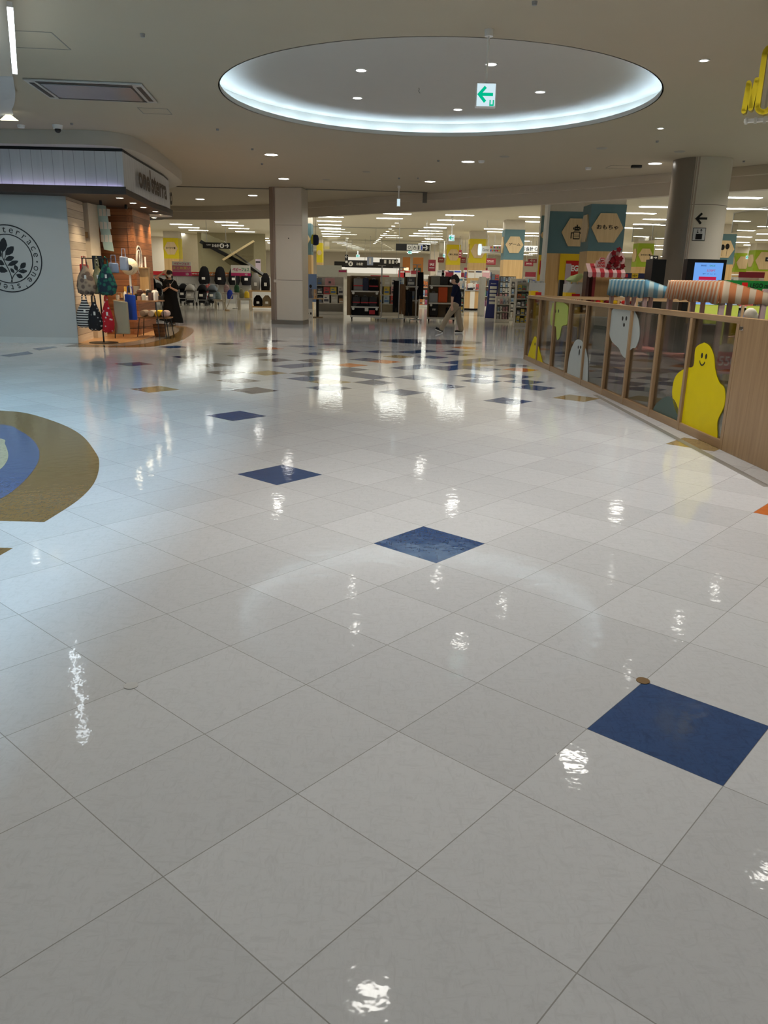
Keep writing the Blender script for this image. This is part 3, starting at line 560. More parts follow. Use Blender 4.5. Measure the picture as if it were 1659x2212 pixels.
# ceiling bulkhead over the shop, white plank fascia, dark canopy
lip = bez([(-14, 17.3), (-7.9, 17.3), (-6.22, 17.22), (-5.62, 17.45), (-5.38, 18.3), (-5.5, 20.5), (-5.84, 23.5), (-6.25, 24.7), (-6.9, 25.7), (-8.0, 26.4)])
struct(MB().slab(lip+[(-14, 26.4)], 4.03, CEIL-.001).build('ceiling_soffit', mat('soffit_paint', (.52, .48, .41), .7, noise=.02)))
fas = [(-14, 17.56), (-5.58, 17.62), (-5.66, 18.6), (-5.9, 21.9), (-6.06, 23.0), (-6.5, 24.0), (-7.4, 24.6)]
white_pl = wood('white_planks', (.56, .57, .58), (.62, .63, .64), 'Z', .6, .55, .22, 'X', (.34, .34, .36), .04)
def curt(P, z0, z1, th, name, m): return wallstrip(P, offset(P, th), z0, z1, name, m)
cf = thing('shop_fascia', 'white planked shop fascia with dark lettering above the brown canopy', 'shop sign', (0, 0, 0))
L0 = math.hypot(fas[1][0]-fas[0][0], fas[1][1]-fas[0][1])
o = wallstrip(fas[:2], offset(fas[:2], .1), 3.26, 3.97, 'front_panel', white_pl, False); o.parent = cf
side_pl = wood('white_planks_side', (.56, .57, .58), (.62, .63, .64), 'Z', .6, .55, .22, 'Y', (.34, .34, .36), .04)
o = wallstrip(fas[1:], offset(fas[1:], .1), 3.26, 3.97, 'side_panel', side_pl, False); o.parent = cf
o = wallstrip(offset(fas, .02), offset(fas, .12), 3.97, 4.03, 'top_gap', black, False); o.parent = cf
# lettering along the side
dirv = Vector((fas[3][0]-fas[2][0], fas[3][1]-fas[2][1])).normalized(); ang = math.atan2(dirv.y, dirv.x)
lt = textmb("one'sterra", 3.15, .50, .035, .05, -.02, 1.575, 0).build('lettering', mat('sign_brown', (.05, .03, .02), .5), cf, smooth=0)
lt.location = (fas[2][0]+.012-.02, fas[2][1]+.10, 3.64); lt.rotation_euler.z = ang; lt['label'] = 'dark raised letters'
lt = textmb('ce', .55, .34, .035, .05, -.02, .275, 0).build('lettering', MC['sign_brown'], cf, smooth=0); lt.location = (fas[4][0]-.03, fas[4][1]+.1, 3.56); lt.rotation_euler.z = math.atan2(fas[5][1]-fas[4][1], fas[5][0]-fas[4][0])
can = [(-14, 17.35), (-8.2, 17.45), (-5.52, 17.50), (-5.72, 19.2), (-5.93, 20.9), (-5.96, 22.2), (-6.05, 23.2), (-6.35, 24.3), (-7.0, 25.5), (-7.8, 26.1), (-8.6, 26.2)]
cm = MB(); cm.slab(can+[(-14, 26.2)], 3.13, 3.25); cm.slab([(-14, 17.35), (-8.2, 17.45), (-5.52, 17.50), (-5.52, 17.525), (-8.2, 17.475), (-14, 17.375)], 3.25, 3.285)
struct(cm.build('ceiling_canopy', mat('canopy_brown', (.035, .022, .016), .55)))
o = MB().cyl((0, 0, 0), (0, 0, .008), .55, n=40).build('ceiling_canopy_recess', mat('recess_white', (.75, .73, .68), .6)); o.location = (-6.75, 23.6, 3.121); struct(o)
def canlight(x, y, i):
    t = thing('canopy_downlight', ['round downlight at the near corner of the dark canopy', 'second downlight from the corner under the canopy edge', 'third downlight along the canopy edge', 'fourth downlight along the canopy edge, seen flat', 'downlight nearest the canopy tip', 'downlight by the round hole in the canopy'][i], 'light', (x, y, 3.13))
    MB().ring((0, 0), .07, .09, -.01, 0, 20).build('trim_ring', white, t); MB().cyl((0, 0, -.006), (0, 0, -.001), .07, n=20).build('lamp_face', emat('canopy_glow', (1, .85, .6), 25), t)
    ld = bpy.data.lights.new('lamp', 'SPOT'); ld.energy = 120; ld.color = (1, .78, .5); ld.spot_size = math.radians(110); ld.spot_blend = .7; ld.shadow_soft_size = .06
    lo = bpy.data.objects.new('lamp', ld); COL.objects.link(lo); lo.parent = t; lo.location = (0, 0, -.03); lo.visible_glossy = False
for i, (x, y) in enumerate([(-5.9, 18.25), (-6.0, 19.5), (-6.12, 20.7), (-6.2, 22.0), (-6.42, 23.2), (-6.95, 24.5)]): canlight(x, y, i)
for i, (x, y) in enumerate([(-6.55, 18.9), (-6.3, 19.9), (-7.8, 19.3)]):
    t = thing('shop_spotlight', 'small warm spotlight under the canopy over the shop display', 'light', (x, y, 3.12), 0, 'inner canopy spotlights'); MB().cyl((0, 0, -.1), (0, 0, 0), .035, .03, n=14).build('housing', black, t)
    ld = bpy.data.lights.new('lamp', 'SPOT'); ld.energy = 55; ld.color = (1, .76, .48); ld.spot_size = math.radians(120); ld.spot_blend = .7; ld.shadow_soft_size = .05
    lo = bpy.data.objects.new('lamp', ld); COL.objects.link(lo); lo.parent = t; lo.location = (0, 0, -.12); lo.visible_glossy = False
ld = MB().beam((-13.5, 17.50, 3.262), (-8.2, 17.53, 3.262), .03, .014).beam((-8.2, 17.53, 3.262), (-5.62, 17.575, 3.262), .03, .014).build('cove_strip', emat('violet_led', (.62, .55, 1.0), 5)); tag(ld, 'violet LED strip glowing along the foot of the white fascia', 'light')
# round logo on the wall
lg_m = mat('logo_black', (.012, .012, .014), .6)
u0, z0 = onp(18, 559, WA, WB); u1, _ = onp(91, 559, WA, WB); RL = u1-u0
lg = thing('round_logo', 'large black round logo of leaves and lettering on the white wall', 'logo', (WA[0], WA[1], 0), math.atan2(WB[1]-WA[1], WB[0]-WA[0]))
def vring(mb, cx, cz, r0, r1, y0, y1, n=72):
    V = []
    for y in (y0, y1):
        for r in (r0, r1):
            for i in range(n): t = 2*PI*i/n; V.append((cx+r*math.cos(t), y, cz+r*math.sin(t)))
    F = []
    for i in range(n):
        j = (i+1) % n; F += [(i, j, n+j, n+i)[::-1], (2*n+i, 2*n+j, 3*n+j, 3*n+i), (n+i, n+j, 3*n+j, 3*n+i), (i, 2*n+i, 2*n+j, j)]
    return mb.add(V, F)
mb = MB(); vring(mb, u0, z0, RL*.965, RL, -.006, -.001); vring(mb, u0, z0, RL*.70, RL*.73, -.006, -.001); mb.build('ring', lg_m, lg)
tm = MB()
def arctext(s, a0, step, r, h, up=True):
    for i, ch in enumerate(s):
        a = a0-step*i
        if ch == ' ': continue
        if ch in '.·': tm.cyl((u0+r*math.cos(a), -.006, z0+r*math.sin(a)), (u0+r*math.cos(a), -.001, z0+r*math.sin(a)), .018, n=12); continue
        t_ = textmb(ch, None, None, .0, .005, -.001) if False else None
        key = (ch, .0)
        textmb(ch, h*.5, h, 0., .005, -.001)
        V, F_ = _tc[key]; xs = [v[0] for v in V]; cx = (min(xs)+max(xs))/2; sc = h/.55; ro = a-PI/2
        xh = .27
        tm.add([(u0+r*math.cos(a)+((v[0]-cx)*math.cos(ro)-(v[1]-xh)*math.sin(ro))*sc, -.006, z0+r*math.sin(a)+((v[0]-cx)*math.sin(ro)+(v[1]-xh)*math.cos(ro))*sc) for v in V], F_)
st = 2*PI/27
arctext("one'sterrace·one'sterrace·", math.radians(-12)-0*st+13*st, st*1.038, RL*.845, .115)
tm.build('lettering', lg_m, lg, smooth=0)
lf = MB()
def leaf(px, py, qx, qy, w):   # from base px to tip px
    a = Vector(onp(px, py, WA, WB)); b = Vector(onp(qx, qy, WA, WB)); d = b-a; n_ = Vector((-d.y, d.x)).normalized()*w
    P = [a, a+d*.25+n_*.7, a+d*.55+n_, a+d*.85+n_*.55, b, a+d*.85-n_*.55, a+d*.55-n_, a+d*.25-n_*.7]; lf.prism([(p.x, p.y) for p in P], -.006, -.001)
Z = lambda x, y: (x/8.295, 460+y/8.295)
for a in [(45, 710, 70, 440, .085), (95, 760, 245, 600, .075), (90, 845, 255, 790, .055), (140, 940, 330, 860, .05), (310, 1040, 265, 930, .045), (365, 1000, 460, 890, .055), (330, 1050, 490, 1040, .045), (290, 1105, 410, 1155, .05), (260, 1080, 190, 990, .035), (140, 1045, -60, 990, .07), (80, 930, -60, 850, .06), (30, 790, -70, 640, .06), (20, 700, -60, 600, .05)]:
    leaf(*Z(a[0], a[1]), *Z(a[2], a[3]), a[4])
def line(pts, w):
    for (a, b) in zip(pts[:-1], pts[1:]):
        A_ = Vector(onp(*Z(*a), WA, WB)); B_ = Vector(onp(*Z(*b), WA, WB)); d = (B_-A_).normalized(); n_ = Vector((-d.y, d.x))*w; lf.prism([tuple(A_+n_), tuple(B_+n_), tuple(B_-n_), tuple(A_-n_)], -.0061, -.0011)
line([(45, 700), (50, 800), (100, 910), (160, 1020), (200, 1120), (225, 1240)], .009); line([(365, 1000), (300, 1060), (240, 1130), (200, 1240)], .008); line([(100, 760), (75, 850)], .006); line([(140, 945), (165, 925)], .006); line([(60, 560), (48, 700)], .006)
lf.build('leaf_emblem', lg_m, lg, smooth=0)
# poster and oval sign on the brown planks
cx, zz, w, h = rectat(214, 443, 239, 541, 20.4); t = thing('hanging_poster', 'pale blue hanging poster with white picture patches in front of brown planks', 'poster', (cx, 20.4, zz), 0)
MB().prism([(-w/2-.06, h+.05), (w/2-.08, h-.02), (w/2+.04, -.02), (-w/2+.08, .02)], 0, .006).build('sheet', mat('poster_blue', (.42, .60, .60), .6), t)
mb = MB()
for i in range(9): mb.prism([(-.12+.1*(i % 3)+.0, .2+.3*(i//3)), (-.04+.1*(i % 3), .2+.3*(i//3)), (-.045+.1*(i % 3), .36+.3*(i//3)), (-.115+.1*(i % 3), .37+.3*(i//3))], -.004, -.001)
mb.build('picture_patches', paper, t); MB().cyl((-w/2, 0, h), (-w/2, 0, 3.12-zz), .004, n=6).cyl((w/2-.08, 0, h), (w/2-.08, 0, 3.12-zz), .004, n=6).build('hanging_wire', steel, t)
ou, oz = onp(300, 562, (-6.50, 21.0), (-6.70, 23.2)); t = thing('oval_sign', 'white outlined round plant emblem on the brown plank return wall', 'sign', (-6.5, 21.0, 0), math.atan2(2.2, -.2))
mb = MB(); vring(mb, ou, oz, .33, .36, -.02, -.002, 40); vring(mb, ou, oz, .24, .26, -.02, -.002, 40)
for k in range(6): mb.prism([(ou-.03+.02*k, oz-.18+.05*k), (ou+.1, oz-.1+.06*k), (ou+.03*(k % 3), oz-.05+.06*k)], -.02, -.002)
mb.build('emblem', paper, t)
# ------------------------------------------------------------------ blobs: fused bodies and cloth
def fused(mb, name, m, parent, voxel=.012, smooth_it=3):
    me = bpy.data.meshes.new('b'); me.from_pydata(mb.v, [], mb.f); o = bpy.data.objects.new('b', me); COL.objects.link(o)
    bm = bmesh.new(); bm.from_mesh(me); bmesh.ops.recalc_face_normals(bm, faces=bm.faces); bm.to_mesh(me); bm.free()
    r = o.modifiers.new('r', 'REMESH'); r.mode = 'VOXEL'; r.voxel_size = voxel
    if smooth_it: s = o.modifiers.new('s', 'SMOOTH'); s.iterations = smooth_it; s.factor = .5
    dg = bpy.context.evaluated_depsgraph_get(); dg.update(); me2 = bpy.data.meshes.new_from_object(o.evaluated_get(dg)); bpy.data.objects.remove(o)
    me2.name = name; me2.materials.clear(); me2.materials.append(m); me2.polygons.foreach_set('use_smooth', [True]*len(me2.polygons))
    n = bpy.data.objects.new(name, me2); COL.objects.link(n)
    if parent: n.parent = parent
    return n
def limb(mb, P, R, n=14):
    P = [Vector(p) for p in P]
    for i in range(len(P)-1): mb.cyl(P[i], P[i+1], R[i], R[i+1], n)
    for p, r in zip(P, R): mb.ball(p, r, n=n, k=8)
def hand(mb, w, d, nrm, thumb, curl=.5, s=1.0):
    """five separate fingers; d: pointing dir, nrm: palm facing, thumb: side dir"""
    w = Vector(w); d = Vector(d).normalized(); nrm = Vector(nrm); nrm = (nrm-d*nrm.dot(d)).normalized(); th = Vector(thumb); th = (th-d*th.dot(d)-nrm*th.dot(nrm)).normalized()
    for k in range(4):
        b = w+th*(.027-.018*k)*s; limb(mb, [w+d*.01, b+d*.08*s], [.018*s, .013*s], 8)
        L = (.072, .08, .074, .058)[k]*s; e1 = b+d*.08*s+(d*math.cos(curl*.6)+nrm*math.sin(curl*.6))*L*.5; e2 = e1+(d*math.cos(curl*1.6)+nrm*math.sin(curl*1.6))*L*.5
        limb(mb, [b+d*.08*s, e1, e2], [.0105*s, .0095*s, .008*s], 8)
    t0 = w+d*.025*s+th*.02*s; t1 = t0+(d*.6+th*.8)*.045*s; t2 = t1+(d*.9+nrm*.3+th*.2).normalized()*.032*s; limb(mb, [t0, t1, t2], [.015*s, .0115*s, .009*s], 8)
def head(mb, c, f, s=1.0):
    c = Vector(c); f = Vector(f).normalized(); r = f.cross(Vector((0, 0, 1))).normalized()
    mb.ball(c+Vector((0, 0, .02))*s-f*.012*s, .078*s, .088*s if abs(f.y) > .5 else .078*s, .105*s, 16, 12); mb.ball(c-Vector((0, 0, .05))*s+f*.02*s, .055*s, .06*s, .062*s, 14, 10)
    mb.ball(c+f*.092*s-Vector((0, 0, .012))*s, .014*s, .014*s, .024*s, 8, 6)
    for q in (-1, 1):
        mb.ball(c+r*q*.078*s-Vector((0, 0, .01))*s, .013*s, .018*s, .03*s, 8, 6)
def face(c, f, parent, s=1.0, mouth=True):
    c = Vector(c); f = Vector(f).normalized(); r = f.cross(Vector((0, 0, 1))).normalized(); mb = MB()
    for q in (-1, 1): mb.ball(c+f*.078*s+r*q*.032*s+Vector((0, 0, .012))*s, .010*s, n=8, k=6)
    mb.build('eyes', mat('eye_dark', (.02, .015, .01), .3), parent)
    mb = MB()
    for q in (-1, 1): mb.beam(c+f*.084*s+r*q*.018*s+Vector((0, 0, .034))*s, c+f*.074*s+r*q*.048*s+Vector((0, 0, .034))*s, .006, .007)
    mb.build('eyebrows', hairm, parent)
maskm = mat('mask_white', (.78, .76, .74), .8)
# -------- woman in black
w0 = fl(372, 703); wt = thing('person', 'person in black cap, white mask and long black dress holding a phone', 'person', (w0.x, w0.y, 0), .12)
b = MB(); head(b, (0, -.01, 1.53), (0, -1, 0)); limb(b, [(0, .01, 1.30), (0, .0, 1.45)], [.055, .05]); b.ell_rings([(0, .02, .85, .15, .10), (0, .02, 1.0, .125, .09), (0, .02, 1.2, .155, .10), (0, .02, 1.33, .14, .075)], 20)
for s in (-1, 1):
    limb(b, [(s*.155, .02, 1.32), (s*.195, .0, 1.05), (s*.035, -.22, 1.15)], [.045, .038, .024]); hand(b, (s*.035, -.22, 1.15), (-s*.5, -.35, .4), (0, .2, 1), (-s, -.2, .5), .9)
    limb(b, [(s*.09, .02, .85), (s*.08, .0, .46), (s*.075, .03+(.1 if s < 0 else -.05), .09)], [.085, .055, .036]); limb(b, [(s*.075, .05+(.1 if s < 0 else -.05), .05), (s*.075+.02, -.10+(.1 if s < 0 else -.05), .03)], [.035, .028])
fused(b, 'body', skin, wt, .008, 2)
b = MB(); b.ell_rings([(0, .02, 1.0, .16, .12), (0, .02, 1.2, .185, .13), (0, .02, 1.33, .165, .10), (0, .02, 1.375, .09, .075)], 24)
for s in (-1, 1): limb(b, [(s*.145, .02, 1.31), (s*.192, .01, 1.12)], [.058, .058])
fused(b, 'blouse', mat('black_cloth', (.009, .009, .010), .9, bump=.3, spec=.15), wt, .012, 2)
R = []
for z, rx, ry, ox in [(.12, .36, .25, -.03), (.2, .34, .24, -.02), (.5, .26, .2, 0), (.8, .21, .17, 0), (1.0, .175, .14, 0), (1.1, .18, .14, 0)]:
    R.append([((rx+.016*math.sin(j*1.35)*(1.2-z))*math.cos(2*PI*j/36)+ox, (ry+.02*math.sin(j*1.35)*(1.2-z))*math.sin(2*PI*j/36)+.02, z+(-.04*math.cos(2*PI*j/36) if z < .15 else 0)) for j in range(36)])
MB().loft(R).build('skirt', MC['black_cloth'], wt, smooth=60)
b = MB(); b.ball((0, .02, 1.58), .092, .105, .085, 20, 10); b.cyl((0, -.06, 1.60), (0, -.15, 1.585), .075, .06, 16)
for s in (-1, 1): limb(b, [(s*.07, .03, 1.55), (s*.075, .03, 1.42)], [.03, .022])
fused(b, 'cap_and_hair', hairm, wt, .01, 2)
b = MB(); b.ball((0, -.085, 1.49), .058, .035, .045, 14, 8); b.build('mask', maskm, wt); face((0, -.01, 1.53), (0, -1, 0), wt)
b = MB(); b.box(-.04, -.33, 1.17, .035, -.315, 1.30); b.build('phone', black, wt, bevel=.004)
b = MB(); b.beam((.13, -.08, 1.36), (.0, -.2, 1.16), .008, .008); b.build('strap', grey, wt)
b = MB()
for s, dy in ((-1, .1), (1, -.05)): b.ball((s*.075+.01, -.03+dy, .035), .045, .12, .035, 12, 8)
b.build('sneakers', white, wt)
# -------- person behind her, arm raised
t = thing('person', 'person in dark clothes with raised arm, half hidden behind the person in the cap', 'person', (w0.x-.30, w0.y+.85, 0), .2)
b = MB(); head(b, (0, -.01, 1.55), (.3, -1, 0)); limb(b, [(0, .01, 1.32), (0, .0, 1.46)], [.055, .05]); b.ell_rings([(0, .02, .85, .15, .10), (0, .02, 1.0, .13, .09), (0, .02, 1.2, .16, .10), (0, .02, 1.33, .14, .075)], 20)
limb(b, [(-.16, .02, 1.33), (-.36, -.05, 1.42), (-.13, -.05, 1.57)], [.045, .038, .026]); hand(b, (-.13, -.05, 1.57), (.8, .1, .3), (.3, .5, 0), (0, 0, 1), .6)
limb(b, [(.16, .02, 1.33), (.22, .03, 1.06), (.2, -.05, .84)], [.045, .036, .026]); hand(b, (.2, -.05, .84), (0, -.1, -1), (-1, 0, 0), (0, -1, 0), .5)
for s in (-1, 1): limb(b, [(s*.09, .02, .85), (s*.09, .0, .46), (s*.09, .03, .09)], [.085, .055, .036]); limb(b, [(s*.09, .05, .05), (s*.1, -.10, .03)], [.035, .028])
fused(b, 'body', skin, t, .009, 2)
b = MB(); b.ell_rings([(0, .02, .82, .17, .12), (0, .02, 1.1, .165, .12), (0, .02, 1.3, .18, .11), (0, .02, 1.385, .08, .07)], 24); limb(b, [(-.15, .02, 1.33), (-.24, 0, 1.38)], [.06, .055]); limb(b, [(.15, .02, 1.33), (.21, .03, 1.12)], [.06, .055])
fused(b, 'shirt', MC['black_cloth'], t, .012, 2)
b = MB(); 
for s in (-1, 1): limb(b, [(s*.085, .02, .88), (s*.09, .0, .46), (s*.09, .03, .1)], [.1, .085, .08])
fused(b, 'trousers', mat('charcoal_cloth', (.03, .032, .035), .8), t, .014, 2)
b = MB(); b.ball((0, .02, 1.59), .092, .1, .085, 18, 10); b.ball((0, .06, 1.52), .08, .06, .09, 14, 8); fused(b, 'hair', hairm, t, .01, 2); face((0, -.01, 1.55), (.3, -1, 0), t)
b = MB()
for s in (-1, 1): b.ball((s*.095, -.03, .035), .045, .12, .035, 12, 8)
b.build('shoes', black, t)
# -------- person at the left behind the brown return wall
p_ = at(324, 600, 27.5); t = thing('person', 'person in a black shirt seen from behind beside the brown plank wall', 'person', (p_.x, 27.5, 0), 2.7)
b = MB(); head(b, (0, -.01, 1.55), (0, -1, 0)); limb(b, [(0, .01, 1.32), (0, .0, 1.46)], [.055, .05]); b.ell_rings([(0, .02, .85, .15, .10), (0, .02, 1.0, .13, .09), (0, .02, 1.2, .16, .10), (0, .02, 1.33, .14, .075)], 20)
for s in (-1, 1): limb(b, [(s*.16, .02, 1.33), (s*.22, .03, 1.06), (s*.2, -.1, .86)], [.045, .036, .026]); hand(b, (s*.2, -.1, .86), (0, -.3, -1), (-s, 0, 0), (0, -1, 0), .5); limb(b, [(s*.09, .02, .85), (s*.09, .0, .46), (s*.09, .03, .09)], [.085, .055, .036]); limb(b, [(s*.09, .05, .05), (s*.1, -.10, .03)], [.035, .028])
fused(b, 'body', skin, t, .010, 2)
b = MB(); b.ell_rings([(0, .02, .82, .17, .12), (0, .02, 1.1, .165, .12), (0, .02, 1.3, .19, .11), (0, .02, 1.385, .08, .07)], 24)
for s in (-1, 1): limb(b, [(s*.15, .02, 1.33), (s*.22, .03, 1.1)], [.065, .06])
fused(b, 'shirt', MC['black_cloth'], t, .014, 2)
b = MB()
for s in (-1, 1): limb(b, [(s*.085, .02, .88), (s*.09, .0, .46), (s*.09, .03, .1)], [.1, .085, .08])
fused(b, 'trousers', MC['charcoal_cloth'], t, .014, 2); b = MB(); b.ball((0, .02, 1.59), .094, .1, .088, 18, 10); b.ball((0, .05, 1.52), .085, .06, .09, 14, 8); fused(b, 'hair', hairm, t, .012, 2)
b = MB()
for s in (-1, 1): b.ball((s*.095, -.03, .035), .045, .12, .035, 12, 8)
b.build('shoes', black, t)
# -------- man walking to the left
m0 = at(981, 719, 24.6); t = thing('person', 'person in navy polo and beige trousers with a white mask striding left', 'person', (m0.x, 24.6, 0), 0)
b = MB(); head(b, (-.08, 0, 1.56), (-1, 0, -.05), 1.08); limb(b, [(0, 0, 1.36), (-.04, 0, 1.48)], [.06, .055])
b.ell_rings([(.03, 0, .84, .11, .15), (.03, 0, 1.0, .11, .15), (.01, 0, 1.2, .12, .18), (-.01, 0, 1.34, .09, .16), (-.02, 0, 1.4, .06, .08)], 22)
limb(b, [(-.04, -.2, 1.33), (-.12, -.24, 1.06), (-.125, -.23, .82)], [.05, .042, .028]); hand(b, (-.125, -.23, .82), (.15, 0, -1), (0, 1, 0), (-1, 0, 0), .35, 1.05)
limb(b, [(0, .2, 1.33), (.10, .24, 1.08), (.06, .22, .86)], [.05, .042, .028]); hand(b, (.06, .22, .86), (-.3, 0, -1), (0, -1, 0), (-1, 0, 0), .35, 1.05)
limb(b, [(.0, -.08, .86), (-.23, -.08, .49), (-.41, -.08, .13)], [.095, .06, .04]); limb(b, [(-.40, -.08, .07), (-.56, -.08, .13)], [.04, .03])
limb(b, [(.04, .08, .86), (.11, .08, .47), (.21, .08, .1)], [.095, .06, .04]); limb(b, [(.2, .08, .06), (.05, .08, .04)], [.04, .03])
fused(b, 'body', skin, t, .008, 2)
b = MB(); b.ell_rings([(.04, 0, .79, .135, .175), (.04, 0, 1.0, .135, .18), (.01, 0, 1.22, .14, .2), (-.01, 0, 1.35, .11, .17), (-.03, 0, 1.43, .065, .075)], 26)
limb(b, [(-.03, -.19, 1.34), (-.1, -.235, 1.13)], [.07, .075]); limb(b, [(0, .19, 1.34), (.07, .235, 1.13)], [.07, .075])
fused(b, 'polo_shirt', mat('navy_cloth', (.007, .009, .026), .9, bump=.3, spec=.15), t, .013, 2)
b = MB(); b.ell_rings([(.04, 0, .76, .12, .155), (.04, 0, .9, .115, .15)], 22); limb(b, [(.01, -.075, .83), (-.22, -.08, .49), (-.40, -.08, .12)], [.125, .085, .07]); limb(b, [(.05, .075, .83), (.12, .08, .47), (.215, .08, .10)], [.125, .09, .078])
fused(b, 'trousers', mat('khaki_cloth', (.27, .215, .15), .8, bump=.3), t, .013, 2)
b = MB(); b.ball((-.05, 0, 1.61), .115, .095, .1, 20, 10); b.ball((.01, 0, 1.55), .085, .088, .1, 18, 10); b.ball((-.115, 0, 1.655), .04, .06, .035); b.ball((-.03, 0, 1.705), .03, .04, .025)
fused(b, 'hair', hairm, t, .01, 2); MB().ball((-.172, 0, 1.525), .035, .06, .05, 14, 8).build('mask', maskm, t); face((-.08, 0, 1.56), (-1, 0, -.05), t, 1.08)
b = MB(); limb(b, [(-.39, -.08, .05), (-.55, -.08, .125)], [.045, .04]); limb(b, [(.22, .08, .045), (.06, .08, .04)], [.045, .038]); fused(b, 'shoes', black, t, .01, 1)
b = MB(); b.beam((-.36, -.08, .012), (-.58, -.08, .095), .085, .018); b.beam((.26, .08, .010), (.02, .08, .010), .085, .02); b.build('shoe_soles', white, t)
# -------- child at the right behind the solid panel
c0 = at(1633, 690, 11.5); t = thing('person', 'child in a cream top leaning forward beyond the solid wooden panel', 'person', (c0.x, 11.5, 0), 0)
b = MB(); b.ell_rings([(.02, 0, .55, .10, .09), (.02, 0, .7, .10, .085), (-.0, 0, .9, .10, .08), (-.03, 0, 1.02, .07, .06)], 18); head(b, (-.10, 0, 1.15), (-.6, -.4, -.5), .95); limb(b, [(-.03, 0, 1.0), (-.08, 0, 1.1)], [.045, .04])
for s in (-1, 1): limb(b, [(-.02, s*.1, .98), (-.08, s*.13, .84), (-.22, s*.12, .88)], [.035, .03, .02]); hand(b, (-.22, s*.12, .88), (-1, 0, 0), (0, 0, -1), (0, -s, 0), .5, .75); limb(b, [(.02, s*.05, .55), (.0, s*.06, .3), (.03, s*.06, .07)], [.06, .045, .03]); limb(b, [(.03, s*.06, .04), (-.08, s*.06, .03)], [.03, .025])
fused(b, 'body', skin, t, .008, 2)
b = MB(); b.ell_rings([(.03, 0, .5, .13, .12), (.03, 0, .8, .13, .115), (0, 0, .97, .11, .1), (-.04, 0, 1.06, .05, .05)], 22)
for s in (-1, 1): limb(b, [(-.01, s*.1, .99), (-.06, s*.125, .88)], [.05, .048])
fused(b, 'top', mat('cream_cloth', (.62, .58, .48), .85, bump=.3), t, .01, 2); b = MB(); b.ball((-.09, 0, 1.2), .088, .088, .09, 18, 10); b.ball((-.04, 0, 1.16), .07, .08, .08); fused(b, 'sun_hat', MC['cream_cloth'], t, .01, 2)
b = MB()
for s in (-1, 1): limb(b, [(.02, s*.05, .56), (.0, s*.06, .3), (.03, s*.06, .1)], [.075, .06, .05])
fused(b, 'trousers', MC['charcoal_cloth'], t, .012, 1); face((-.10, 0, 1.15), (-.6, -.4, -.5), t, .95)
# ================================================================== SHOP DISPLAY: bag rack
bk = fl(220, 741); bx, by = bk.x+.05, bk.y
t = thing('bag_rack', 'black two tier bag stand by the cream plank wall', 'rack', (bx, by, 0), .1)
MB().cyl((0, 0, 0), (0, 0, .02), .32, n=28).build('base', black, t); MB().cyl((0, 0, .02), (0, 0, 1.92), .018, n=10).build('pole', black, t)
for z in (1.12, 1.86):
    m_ = MB()
    for a in range(6): m_.beam((0, 0, z), (.34*math.cos(a*PI/3), .34*math.sin(a*PI/3), z), .012, .012)
    m_.tube([(.34*math.cos(k*PI/12), .34*math.sin(k*PI/12), z) for k in range(25)], .008).build('ring_arms', black, t)
MB().box(-.11, -.03, 1.62, .11, 0, 1.92).build('name_plate', black, t, bevel=.01)
textmb('R', .09, .15, .02, .01, -.03, 0, 1.78).build('plate_letter', white, t, smooth=0)
def pmat(name, c1, c2, sc=9, thr=.5):      # patterned cloth
    if name in MC: return MC[name]
    m = mat(name, c1, .85, noise=0); nt = m.node_tree; b = nt.nodes['Principled BSDF']; tc = nt.nodes.new('ShaderNodeTexCoord'); v = nt.nodes.new('ShaderNodeTexVoronoi'); v.inputs['Scale'].default_value = sc
    nt.links.new(tc.outputs['Object'], v.inputs['Vector']); r = nt.nodes.new('ShaderNodeMapRange'); r.inputs[1].default_value = thr-.08; r.inputs[2].default_value = thr+.08; nt.links.new(v.outputs['Distance'], r.inputs[0])
    g = nt.nodes.new('ShaderNodeMix'); g.data_type = 'RGBA'; nt.links.new(r.outputs[0], g.inputs[0]); g.inputs[6].default_value = (*c2, 1); g.inputs[7].default_value = (*c1, 1); nt.links.new(g.outputs[2], b.inputs['Base Color']); return m
def shopper(dx, dz, w, h, m, label, dy=0., strap=.25):
    q = thing('tote_bag', label, 'bag', (bx+dx, by+dy, dz)); n = 20; R = []
    for f, sx in ((0, .55), (.06, .85), (.3, 1.0), (.6, .78), (.85, .42), (1, .2)):
        R.append([((w/2)*sx*math.cos(2*PI*j/n)*(1+.06*math.sin(3*j+f*5)), w*.24*sx*math.sin(2*PI*j/n)*(1+.1*math.sin(4*j)), f*h+.01*math.sin(j*2.)) for j in range(n)])
    MB().loft(R).build('body', m, q, smooth=60); MB().tube([(-w*.12, 0, h*.95), (-w*.09, 0, h+strap*.7), (0, 0, h+strap), (w*.09, 0, h+strap*.7), (w*.12, 0, h*.95)], .016).build('strap', m, q)
    MB().box(w*.02, -w*.26, h*.55, w*.02+.045, -w*.255, h*.55+.08).build('price_tag', paper, q); return q
shopper(-.22, 1.08, .44, .62, pmat('brown_pattern', (.33, .25, .18), (.13, .09, .07)), 'brown patterned shopping bag hung upper left on the bag stand', -.2, .2)
shopper(.24, 1.08, .44, .66, pmat('green_pattern', (.015, .03, .05), (.02, .13, .09), 12), 'green leaf patterned shopping bag hung upper right on the bag stand', -.2, .16)
shopper(.02, 1.10, .3, .6, pmat('olive_cloth', (.2, .19, .1), (.25, .24, .14)), 'olive bag hung between the brown and green bags', -.12, .2)
shopper(-.3, .36, .44, .60, stripes('black_white_stripes', (.012, .012, .015), (.6, .6, .58), .055, 'Z'), 'black and white striped bag hung lower left on the bag stand', -.2, .14)
